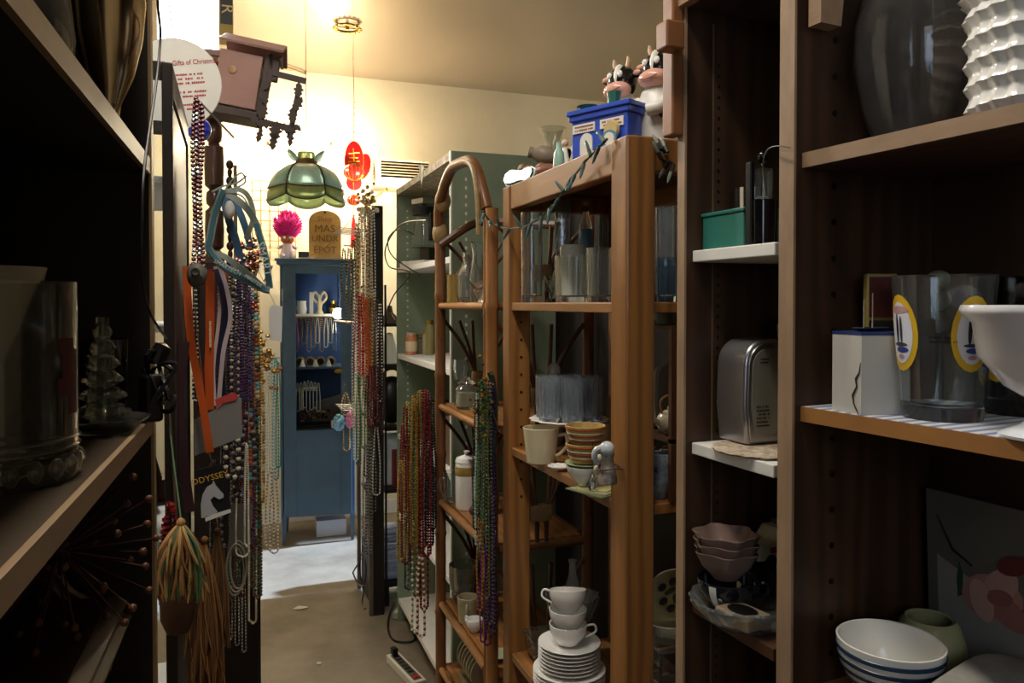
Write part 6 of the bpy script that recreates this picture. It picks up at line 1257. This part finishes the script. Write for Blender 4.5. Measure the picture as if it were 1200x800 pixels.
# left cluster on the display board
bunch('the dark display-board bunch', 'dark bead strings on the display board', [
    (229, 338, 470, ('black', 'white'), .006, 5), (258, 330, 500, ('black', 'purple'), .0075), (264, 325, 560, ('purple', 'black'), .008), (270, 318, 520, ('gunmetal', 'bronze'), .0095), (275, 312, 500, ('pearl', 'gunmetal'), .0095),
    (280, 318, 540, ('purple',), .0085), (285, 325, 585, ('purple', 'wine'), .0085), (289, 315, 470, ('navy', 'blue'), .0085), (293, 330, 640, ('violet', 'purple'), .0075), (266, 470, 640, ('gunmetal', 'grey'), .010, 12), (281, 470, 700, ('dark_red', 'wine'), .008, 10), (275, 520, 690, ('green', 'black'), .009, 9), (252, 540, 700, ('black', 'gunmetal'), .008, 9)], 1.98, .02)
bunch('the stone strings, display board edge', 'stone bead strings on the display board', [
    (289, 300, 620, ('amber', 'turquoise', 'brown', 'orange'), .012, 9), (294, 315, 560, ('gold', 'coral', 'amber'), .009, 7), (298, 325, 640, ('brown', 'cream', 'turquoise', 'copper'), .013, 8), (301, 335, 600, ('amber', 'gold'), .009, 7), (304, 395, 590, ('gold', 'brass', 'cream'), .010, 9), (299, 480, 690, ('black', 'green'), .009, 8), (296, 560, 730, ('pearl',), .007, 8), (302, 540, 700, ('bronze', 'brown'), .010, 7)], 2.12, .022)
for i, (x, y, r, c, l) in enumerate(((272, 450, .013, 'pearl', 'left'), (281, 470, .012, 'silver', 'middle'), (291, 455, .011, 'grey', 'right'))):
    strand('short string of large %s beads, %s of three below the purple strings' % (c, l), x, y+30, y+110, 14, 1.93+.02*i, r, (c, 'gunmetal'), 'large round bead strings')
strand('long string of twisted dark red beads hanging in front of the display case side', 230, 116, 326, 6, 1.72, .0105, ('dark_red', 'wine', 'silver'), 'twisted red strings', sway=.003)
strand('second dark red bead string twined with the long one', 234, 122, 322, 5, 1.75, .0105, ('wine', 'dark_red'), 'twisted red strings', sway=.004)
o = one('case_hook', 'steel hook on the display case rim holding the twisted red strings', 'hook', MB().tube([Vector((-.0, 1.97, 2.0)), PY(231, 116, 1.80), PY(231, 114, 1.73)], .0022, 6), STL); o.location = (0, 0, 0)
strand('bright red bead string at the far left, below the display case', 200, 590, 650, 12, 1.42, .010, ('dark_red', 'wine', 'red'), 'loose red strings'); strand('dark red bead loop beside the brown leather pouch', 194, 610, 690, 8, 1.42, .011, ('dark_red',), 'loose red strings')
# bright gold tangle
b = MB(); rr = random.Random(9); g0 = PY(303, 420, 2.2)
for i in range(110): b.ico((rr.gauss(0, .022), rr.uniform(-.02, .02), rr.gauss(0, .028)), rr.uniform(.004, .009), i % 3)
one('gold_tangle', 'tangle of gold and amber charms between the stone strings and the white card', 'necklaces', b, [bm('gold'), bm('cream'), bm('amber')], g0)['kind'] = 'stuff'
b = MB(); g1 = PY(293, 303, 1.88)
for i in range(90): b.ico((rr.gauss(0, .014), rr.uniform(-.015, .015), rr.gauss(0, .022)), rr.uniform(.003, .006), i % 3)
one('coral_cluster', 'cluster of small red and green beads inside the lanyard loop', 'beads', b, [bm('coral'), bm('green'), bm('copper')], g1)['kind'] = 'stuff'
# ribbons
def rib(pts, Y, wpx, m, name, label, cat='ribbon', group=None, txt=None, root=None, tw=0):
    P_ = smooth([PY(x, y, Y+(0 if len(a_) < 1 else a_[0])) for x, y, *a_ in pts], 6); o0 = P_[0].copy(); sides = []
    for i in range(len(P_)):
        t = (P_[min(i+1, len(P_)-1)]-P_[max(i-1, 0)]).normalized(); v_ = P_[i].normalized() if 0 else (P_[i]-Vector((0, 0, CAMZ))).normalized(); sd = t.cross(v_).normalized(); sd = (sd + v_*.35*math.sin(i*.35+tw)).normalized(); sides.append(sd)
    b = MB().ribbon([p-o0 for p in P_], S(o0, wpx), sides)
    if root: return obj(name, b, m, root, loc=o0-Vector(root.location))
    o = one(name, label, cat, b, m, o0, 0, group); o.location = o0
    return o
ORR = mat('orange_satin', 'b8501e', .45); LAN = mat('sheer_grey_ribbon', '7f8a84', .5, trans=.3); LANB = mat('teal_ribbon', '3c6672', .5); DEN = mat('denim_blue_cloth', '3f5f82', .7)
rib([(219, 312), (220, 350), (224, 400), (232, 445), (240, 490), (246, 530)], 1.70, 9, ORR, 'orange_ribbon', 'long orange satin ribbon falling across the grey card')
rib([(246, 318), (246, 350), (246, 390), (245, 430), (246, 480)], 1.84, 10, ORR, 'orange_ribbon', 'shorter orange lettered ribbon right of the long one')
obj('lettering', glyphs(1, 1, .06, .010, seed=4, M=T(0, -.007, -.14) @ Matrix.Rotation(PI/2, 4, 'Y')), pl('e8c8a0'), [x for x in C.objects if x.name.startswith('orange_ribbon.001')][0])
rib([(252, 312), (258, 340), (256, 380), (250, 430), (252, 475)], 1.86, 4, pl('c8b8b8', .5), 'striped_ribbon', 'narrow white ribbon beside the orange lettered one')
rib([(246, 315), (250, 345), (247, 400), (238, 450), (240, 500)], 1.88, 5, pl('8a1c24', .5), 'striped_ribbon', 'dark red ribbon edge curling beside the orange lettered one')
rib([(256, 308), (266, 340), (270, 372), (262, 410), (258, 450), (256, 482)], 1.82, 5, pl('b8a8ac', .5), 'striped_ribbon', 'white-edged ribbon bowed out to the right of the others')
rib([(254, 315), (262, 345), (264, 375), (258, 420), (262, 465)], 1.85, 8, pl('1a1c38', .5), 'striped_ribbon', 'navy ribbon bowed out behind the white-edged one')
rib([(222, 320), (218, 380), (214, 440), (212, 520), (208, 590)], 1.90, 7, pl('241018', .7), 'dark_strap', 'very dark maroon strap hanging at the left of the ribbons', 'strap')
rib([(216, 400), (210, 470), (215, 540), (222, 600)], 1.66, 12, pl('32151e', .7), 'dark_strap', 'wide dark maroon strap in front of the dark one', 'strap')
# grey knob over the ribbons
q = PY(231, 321, 1.66); o = thing('grey_shell', 'grey domed shell-like cap hanging over the orange ribbons', 'ornament', q); o.location = q; s = S(q, 1)
GS = pl('5c5a50', .6); obj('dome', MB().lathe([(0, -.03), (7*s, -.028), (10*s, -.02), (11.5*s, 0), (10*s, .004), (0, .004)], 20, M=Matrix.Rotation(PI/2+.5, 4, 'X') @ Matrix.Rotation(PI, 4, 'X') @ Matrix.Diagonal((1, 1.25, 1, 1))), GS, o); obj('rim', MB().lathe([(3*s, 0), (5*s, .003), (4*s, .006), (0, .003)], 16, M=T(-1*s, -.028, 2*s) @ Matrix.Rotation(PI/2, 4, 'X')), pl('3c3b34', .6), o)
obj('string', MB().tube([(0, .0, 8*s), (.0, .1, 20*s)], .001, 5), BLP, o)
q = PY(262, 322, 1.95); one('spotted_cone', 'small orange spotted shell between the ribbons and the pearl string', 'ornament', MB().ball((0, 0, 0), (S(q, 6), .01, S(q, 11)), 14, 10), mat('spotted_orange', 'c87a44', .5, var=.5, scale=90), q)
# teal lanyards
LN = thing('lanyard', 'grey and teal printed lanyard looped in a long slanting diamond', 'lanyard', PY(252, 222, 1.78)); LN.location = PY(252, 222, 1.78)
rib([(262, 222), (252, 250), (246, 280), (245, 292), (262, 312), (285, 326), (308, 338), (316, 340)], 1.78, 9, LAN, 'band', '', root=LN); rib([(262, 222), (252, 250), (246, 280), (245, 292), (262, 312), (285, 326), (308, 338), (316, 340)], 1.776, 5, LANB, 'printed_stripe', '', root=LN)
rib([(316, 338), (312, 305), (304, 275), (300, 262), (290, 245), (275, 232), (262, 226)], 1.79, 8, LAN, 'band', '', root=LN); rib([(316, 338), (312, 305), (304, 275), (300, 262)], 1.785, 5, LANB, 'printed_stripe', '', root=LN)
rib([(246, 296), (262, 300), (285, 316), (308, 336)], 1.80, 7, LAN, 'band', '', root=LN)
rib([(262, 226), (280, 222), (292, 232), (297, 255), (288, 280)], 1.83, 6, LAN, 'band', '', root=LN)
lo = Vector(LN.location)
for (x0, y0), (x1, y1), tx in (((250, 305), (283, 322), 'SMARTECH'), ((286, 322), (308, 336), 'MASTER'), ((304, 282), (314, 325), 'SMART')):
    a, b_ = PY(x0, y0, 1.772)-lo, PY(x1, y1, 1.772)-lo; d_ = (b_-a); an = math.atan2(d_.z, d_.x); text(tx, d_.length/len(tx)*1.5, pl('c4d0c8'), LN, Matrix.Translation((a+b_)/2) @ Matrix.Rotation(-an, 4, 'Y') @ FACE)
rib([(262, 224), (266, 250), (276, 280), (284, 312)], 1.87, 9, DEN, 'denim_strap', 'faded denim-blue strap hanging inside the lanyard loop', 'strap'); rib([(270, 226), (280, 246), (288, 268), (294, 292)], 1.9, 8, DEN, 'denim_strap', 'second denim-blue strap right of the first inside the lanyard', 'strap')
one('white_bead_egg', 'white oval bead inside the top of the lanyard loop', 'bead', MB().ball((0, 0, 0), (.011, .011, .021), 14, 10), WCER, PY(269, 246, 1.85))
pts = [PY(248, 225, 1.8), PY(262, 218, 1.8), PY(278, 214, 1.8), PY(289, 206, 1.8)]
lc_ = obj('cord', MB().tube(smooth(pts, 6), .0022, 5).tube(smooth([PY(254, 240, 1.79), PY(264, 222, 1.79), PY(276, 207, 1.79), PY(284, 203, 1.79), PY(287, 214, 1.79), PY(272, 222, 1.79)], 6), .0018, 5).tube(smooth([PY(246, 250, 1.79), PY(256, 232, 1.79), PY(270, 226, 1.79), PY(286, 232, 1.79), PY(298, 258, 1.79)], 6), .0018, 5), LAN, LN, 'knotted thin grey cords', loc=-Vector(LN.location))
# cards
def card(name, label, cat, quad, Y, m, t=.0015):
    P_ = [PY(x, y, Y+(.0 if i < 9 else 0)) for i, (x, y) in enumerate(quad)]; o0 = P_[0]; vs = [p-o0 for p in P_]+[p-o0+Vector((0, t, 0)) for p in P_]; n = len(P_)
    b = MB().add(vs, [tuple(range(n)), tuple(range(2*n-1, n-1, -1))]+[(i, n+i, n+(i+1) % n, (i+1) % n) for i in range(n)])
    o = thing(name, label, cat, o0); o.location = o0; obj('card', b, m, o); return o
o = card('grey_card', 'blank grey card with a red top edge among the ribbons', 'card', [(228, 534), (227, 492), (252, 480), (276, 462), (283, 467), (284, 512)], 1.76, pl('7c7a76', .6)); lo = Vector(o.location)
b = MB().add([PY(x, y, 1.757)-lo for x, y in ((254, 478), (252, 468), (274, 459), (279, 464), (276, 469), (262, 472))], [(0, 1, 2, 3, 4, 5)]); obj('red_edge', b, pl('b8403c', .6), o)
obj('loop', MB().tube(smooth([PY(232, 498, 1.76)-lo, PY(234, 470, 1.775)-lo, PY(240, 450, 1.78)-lo], 4), .0008, 4), STL, o)
o = card('horse_tag', 'black tag with a white horse head and gold lettering ODYSSEY', 'tag', [(237, 612), (228, 551), (261, 543), (272, 600)], 1.70, pl('16161c', .4)); lo = Vector(o.location)
H_ = [(0, .0), (.012, .0), (.034, .006), (.026, .018), (.022, .03), (.03, .035), (.04, .028), (.049, .03), (.05, .036), (.043, .045), (.036, .055), (.033, .064), (.029, .058), (.018, .054), (.008, .042), (.002, .025)]
hq = PY(236, 607, 1.697)-lo; obj('horse_head', MB().prism([(x*.95, z*1.15) for x, z in H_], .0008, M=Matrix.Translation(hq) @ Matrix.Rotation(-.1, 4, 'Y')), pl('b4b4b8', .5), o, 'white horse head')
text('ODYSSEY', .0175, pl('d0a840', .4), o, Matrix.Translation(PY(246, 560, 1.696)-lo) @ Matrix.Rotation(-R(12), 4, 'Y') @ FACE); obj('swivel_clip', MB().tube(smooth([PY(245, 532, 1.70)-lo, PY(247, 540, 1.70)-lo, PY(244, 548, 1.70)-lo], 4), .0025, 6), STL, o)
obj('white_strip', MB().add([PY(x, y, 1.697)-lo for x, y in ((241, 611), (240, 605), (270, 596), (271, 600))], [(0, 1, 2, 3)]), WHT, o)
o = card('pearl_card', 'grey card with a pearl necklace around it below the horse tag', 'card', [(266, 650), (272, 590), (296, 590), (291, 656)], 1.92, pl('5f5a54', .6))
strand('fine pearl necklace looped over the grey card under the stone strings', 284, 585, 652, 14, 1.9, .0055, ('pearl',), 'pearl strings', top=.9)
strand('long fine pearl strand hanging between the horse tag and the stone strings', 289, 520, 640, 4, 1.9, .006, ('pearl',), 'pearl strings')
p0 = PY(322, 378, 2.3); o = card('white_price_card', 'blank white hanging card right of the gold tangle', 'card', [(316, 398), (315, 362), (319, 357), (331, 359), (330, 401)], 2.45, pl('d8d8d8', .6)); lo = Vector(o.location); obj('string', MB().tube([PY(323, 358, 2.451)-lo, Vector((hx1-.004, HY+.025, 1.723))-lo], .0008, 4), STL, o)
# raffia tassel, pouch, tan tassel, rope
def q_z(py, Y): return PY(212, py, Y).z
def tassel(name, label, top, spread, n, Y, m, L0, L1, r=.0016, seed=3, to=None):
    q = PY(*top, Y); o = thing(name, label, 'tassel', q); o.location = q; rr = random.Random(seed); b = MB()
    for i in range(n):
        a = rr.uniform(-1, 1); L_ = S(q, rr.uniform(L0, L1)); yy = rr.uniform(-.03, .01); x = a*S(q, spread)
        b.tube(smooth([(0, 0, 0), (x*.5, yy*.7, -L_*.25), (x*.9+rr.uniform(-.006, .006), yy, -L_*.65), (x*1.0+rr.uniform(-.01, .01), yy, -L_)], 3), [r]*9+[r*.5], 4, mi=i % len(m))
    obj('strands', b, m, o, kind='stuff'); obj('knot', MB().ball((0, -.002, .0), (.007, .007, .008), 10, 8), m[0], o)
    if to: obj('hanging_cord', MB().tube([(0, 0, .006), Vector(to)-q], .0012, 4), m[-1], o)
    return o
tassel('raffia_tassel', 'straw-coloured raffia tassel with a few green fibres', (212, 612), 26, 130, 1.30, [pl('a87c4c', .7), pl('bc9660', .7), pl('7a5230', .7), pl('4a6a48', .7)], 45, 95, r=.0022, to=(-.111, 1.499, q_z(612, 1.3)+.12))
tassel('tan_tassel', 'very long tan yarn tassel hanging to the bottom of the frame', (240, 632), 19, 130, 1.62, [pl('7a522c', .8), pl('94683c', .8), pl('5c3a20', .8)], 130, 200, seed=5)
tassel('brown_tassel', 'brown fringe tassel right of the long tan one', (255, 622), 13, 70, 1.75, [pl('5e4024', .8), pl('7a5836', .8)], 90, 140, seed=6, to=(hx0+.02, 1.925, 1.688))
q = PY(208, 690, 1.425); s = S(q, 1); o = thing('leather_pouch', 'worn brown leather pouch behind the raffia tassel', 'pouch', q); o.location = q
obj('bag', MB().lathe([(0, -55*s), (12*s, -52*s), (19*s, -35*s), (20*s, -5*s), (16*s, 25*s), (9*s, 50*s), (6*s, 80*s), (0, 82*s)], 24, sq=.5), mat('brown_leather', '4a3020', .5, var=.3, scale=14, bump=.15), o); obj('drawcord', MB().tube([(0, 0, 80*s), Vector((-.111, 1.499, q.z+.3))-q], .002, 5), pl('3a2414'), o)
q = PZ(190, 625, 1.17); one('red_box', 'crimson gift box inside the display case, left of the raffia tassel', 'box', MB().box((0, 0, .02), (.09, .08, .05)), mat('crimson_paper', '5c0f16', .35), (-.175, 1.86, 1.172), R(8), None, .002)
for i, (x, y, w_) in enumerate(((277, 672, 22), (279, 668, 18), (275, 676, 20))):
    a, c_ = PY(x, y-34, 1.9+.01*i), PY(x, y+22, 1.9+.01*i); r = S(a, w_/2); H = a.z-c_.z; 
    one('cord_coil', ('outer', 'inner', 'lowest')[i]+' loop of pale grey cord hanging under the pearl card', 'cord', MB().tube([Vector((r*math.sin(t), 0, -H/2+H/2*math.cos(t))) for t in [2*PI*k/30 for k in range(30)]], .0022, 6, closed=True), pl('8a8672', .6), a, 0, 'pale cord loops')
q = PY(282, 780, 1.95); one('red_case', 'dark red case low beneath the hanging cords', 'case', MB().box((0, 0, 0), (.06, .08, .12)), pl('4a0c14', .4), (q.x, 2.05, .3), 0, None, .004)
one('floor_bin', 'black bin standing on the floor under the hanging tassels', 'bin', MB().lathe([(0, 0), (.07, 0), (.085, .3), (.08, .3), (.065, .01), (0, .01)], 24), BLP, (-.02, 2.12, 0)); bpy.data.objects['red_case'].location = (.115, 2.1, .0605); bpy.data.objects['red_case']['label'] = 'dark red case on the floor beside the black bin'
for i in range(4): strand('thin silver chain of small drops, %s of four low on the display board' % W_NUM[i], 262+8*i, 640+10*i, 740+8*i, 4, 2.0+.03*i, .005, ('silver', 'gunmetal'), 'thin silver chains')
# turquoise and white strings before the cabinet
bunch('the bunch beside the blue cabinet', 'white and turquoise strings', [
    (311, 424, 556, ('white',), .008, 7), (314, 420, 548, ('pearl', 'white'), .009, 7), (317, 420, 566, ('white', 'sky'), .008, 7), (320, 418, 556, ('turquoise', 'white'), .009, 6), (323, 420, 562, ('teal', 'turquoise'), .009, 6), (326, 424, 548, ('teal',), .008, 5), (316, 550, 640, ('pearl', 'silver'), .009, 9), (321, 548, 648, ('white', 'grey'), .009, 9)], 3.4, .03)
one('string_rail', 'steel rail carrying the white and turquoise strings, fixed to the display board', 'rail', MB().tube([Vector((hx1-.02, HY+.02, PY(316, 419, 3.4).z)), PY(318, 419, 3.52), PY(328, 419, 3.52)], .004, 6), STL).location = (0, 0, 0)
# strings inside the blue cabinet
bunch('the row inside the cabinet', 'strings hung inside the blue cabinet', [(347+5*i, 372, 412-(i % 3)*5, (('magenta', 'pink'), ('olive', 'gold'), ('gold',), ('pearl', 'gold'), ('amber', 'cream'), ('pearl',), ('cream', 'gold'), ('white',), ('pale_green', 'pearl'), ('silver',))[i], .008, 4) for i in range(10)], 5.38, .01)
bunch('the low row inside the cabinet', 'white strings low in the blue cabinet', [(349+4*i, 446+abs(i-3), 482-2*(i % 3), (('white',), ('sky', 'white'))[i % 2], .009, 4) for i in range(7)], 5.36, .012)
q = BM @ Vector((.13, .12, 0)); one('padded_bar', 'white padded bar carrying the white strings low in the cabinet', 'stand', MB().lathe([(0, -.08), (.014, -.08), (.014, .1), (0, .1)], 14, M=T(0, .06, .245) @ Matrix.Rotation(PI/2, 4, 'Y')).box((0, .06, .12), (.02, .02, .238)), WHT, (q.x+.01, q.y+.03, .765))
# gold chain and two fluffy pompoms on the cabinet door
strand('gold chain with hanging pompoms over the right edge of the cabinet door', 406, 460, 528, 7, 5.14, .010, ('gold', 'brass'), 'cabinet door chains'); strand('short double gold chain above the pompoms on the cabinet door', 405, 462, 486, 10, 5.13, .011, ('gold', 'cream'), 'cabinet door chains')
def pom(label, px, py, m, Y): 
    q = PY(px, py, Y); b = MB(); rr = random.Random(px)
    for i in range(40): 
        d_ = Vector((rr.gauss(0, 1), rr.gauss(0, 1), rr.gauss(0, 1))).normalized(); b.ball(Vector((d_.x*.03, d_.y*.024, d_.z*.042)), (.014, .014, .016), 7, 5)
    one('pompom', label, 'pompom', b, m, q)
pom('pale blue fluffy pompom on the cabinet door', 397, 495, mat('pale_blue_fluff', '7fb0cc', .9), 5.10); pom('pink fluffy pompom on the cabinet door', 411, 492, mat('pink_fluff', 'd88ab4', .9), 5.11)
# right-hand rack: top tier, middle tier, lower tier
bunch('the rack top tier', 'strings on the top tier of the bead rack', [
    (403, 292, 350, ('black', 'olive'), .009, 6), (409, 292, 380, ('bronze', 'brass'), .009, 6), (414, 282, 366, ('black', 'gold'), .010, 5), (418, 262, 400, ('pearl', 'green'), .010, 6), (422, 250, 390, ('cream', 'gold'), .012, 6), (425, 245, 410, ('white', 'pearl'), .010, 6), (429, 240, 405, ('gold', 'cream', 'silver'), .012, 6), (433, 243, 420, ('pearl', 'brass'), .010, 6), (437, 246, 400, ('silver', 'white'), .009, 5), (426, 255, 345, ('amber', 'pearl'), .014, 9)], 3.79, .016)
bunch('the rack middle tier', 'strings on the middle tier of the bead rack', [
    (416, 350, 500, ('pearl', 'silver'), .009, 6), (419, 345, 440, ('magenta', 'violet'), .009, 6), (422, 348, 452, ('dark_red', 'coral'), .010, 6), (425, 346, 440, ('orange', 'coral'), .012, 7), (428, 352, 444, ('orange',), .012, 7), (430, 350, 452, ('coral', 'amber'), .010, 7), (433, 345, 460, ('cream', 'gold'), .010, 6), (436, 350, 470, ('gold', 'copper'), .009, 6), (439, 340, 490, ('white', 'silver'), .009, 5), (442, 350, 455, ('black', 'bronze'), .010, 6), (445, 355, 470, ('navy', 'white'), .009, 5), (431, 425, 500, ('copper', 'pink'), .010, 8)], 3.745, .0105)
bunch('the rack lower tier', 'strings on the lower tier of the bead rack', [
    (417, 435, 540, ('pale_green', 'white'), .009, 5), (420, 440, 545, ('green', 'teal'), .009, 5), (424, 440, 524, ('olive', 'pale_green'), .009, 6), (427, 445, 526, ('pale_green', 'olive'), .009, 6), (430, 440, 560, ('silver', 'gunmetal'), .010, 5), (434, 430, 500, ('dark_red', 'wine'), .010, 6), (438, 428, 490, ('wine',), .010, 6), (441, 430, 500, ('dark_red', 'black'), .010, 6), (445, 430, 510, ('navy', 'wine'), .009, 6), (428, 520, 640, ('grey', 'silver'), .009, 5), (432, 515, 650, ('gunmetal', 'grey'), .009, 6), (437, 510, 600, ('grey', 'black'), .009, 6), (441, 500, 580, ('pearl', 'grey'), .009, 8)], 3.70, .0105)
one('bead_flowers', 'tuft of cream and gold bead flowers at the top corner of the bead rack', 'ornament', (lambda b, r_: [b.ico((r_.gauss(0, .03), r_.gauss(0, .02), r_.gauss(0, .035)), r_.uniform(.007, .014), i % 3) for i in range(50)] and b)(MB(), random.Random(4)), [bm('cream'), bm('gold'), bm('pearl')], PY(428, 240, 3.88))
# bunch hanging in front of the green shelf
bunch('the bunch before the green shelf', 'strings slung before the green shelf', [
    (470, 540, 655, ('brass', 'gold'), .0108, 8), (472, 500, 600, ('dark_red', 'wine'), .0102, 7), (475, 478, 660, ('dark_red',), .0108, 8), (478, 472, 650, ('gold', 'brass'), .0108, 7), (482, 468, 690, ('green', 'olive'), .0102, 7), (485, 465, 640, ('gold',), .0108, 7), (488, 462, 700, ('wine', 'dark_red'), .0102, 7), (491, 460, 660, ('olive', 'gold'), .0102, 8), (494, 459, 645, ('gold', 'brass'), .0112, 8), (497, 458, 715, ('dark_red', 'copper'), .0108, 8), (500, 458, 652, ('wine',), .0108, 9), (503, 462, 640, ('navy', 'black'), .0108, 8), (506, 466, 620, ('black', 'gunmetal'), .0102, 8), (509, 472, 600, ('gold', 'green'), .0102, 7), (486, 610, 740, ('silver', 'pearl'), .0108, 6), (493, 650, 745, ('copper', 'pearl'), .0108, 8), (478, 600, 690, ('navy', 'purple'), .0102, 7)], 2.50, .016)
# bunch on the rattan etagere's front post
bunch('the rattan post bunch', 'strings tied to the rattan post', [
    (558, 470, 620, ('black', 'bronze'), .0065, 8), (560, 462, 640, ('pearl', 'turquoise'), .006, 6), (563, 458, 630, ('green', 'olive'), .0065, 7), (565, 455, 650, ('green', 'pale_green'), .0065, 6), (567, 452, 640, ('teal', 'green'), .0065, 6), (569, 450, 700, ('gold', 'green'), .006, 6), (571, 448, 660, ('olive',), .006, 6), (573, 447, 730, ('gunmetal', 'silver'), .006, 6), (575, 450, 745, ('navy', 'silver'), .0065, 7), (577, 455, 735, ('purple', 'gunmetal'), .0065, 7), (562, 610, 715, ('copper', 'amber'), .0065, 6), (566, 630, 752, ('violet', 'purple'), .0065, 7), (571, 640, 756, ('purple', 'dark_red'), .0065, 7)], 1.925, .01, w=6)
b = MB(); rr = random.Random(31); q = PY(566, 470, 1.93)
for i in range(80): b.ico((rr.gauss(0, .011), rr.gauss(0, .01), rr.gauss(0, .045)), rr.uniform(.003, .006), i % 3)
one('gold_cluster', 'twisted gold and green cluster where the strings are tied to the rattan post', 'necklace', b, [bm('gold'), bm('bronze'), bm('green')], q)['kind'] = 'stuff'
rib([(574, 436), (578, 450), (580, 480), (577, 520), (576, 560)], 1.94, 7, pl('16241f', .6), 'dark_scarf', 'dark green-black scarf tied above the strings on the rattan post', 'scarf')
one('tie_string', 'dark string tying the bead bunch to the rattan post', 'string', MB().tube(smooth([PY(574, 470, 1.93), PY(580, 490, 1.92), PY(585, 505, 1.9), PY(590, 508, 1.87)], 5), .0012, 5), pl('4a3428'))
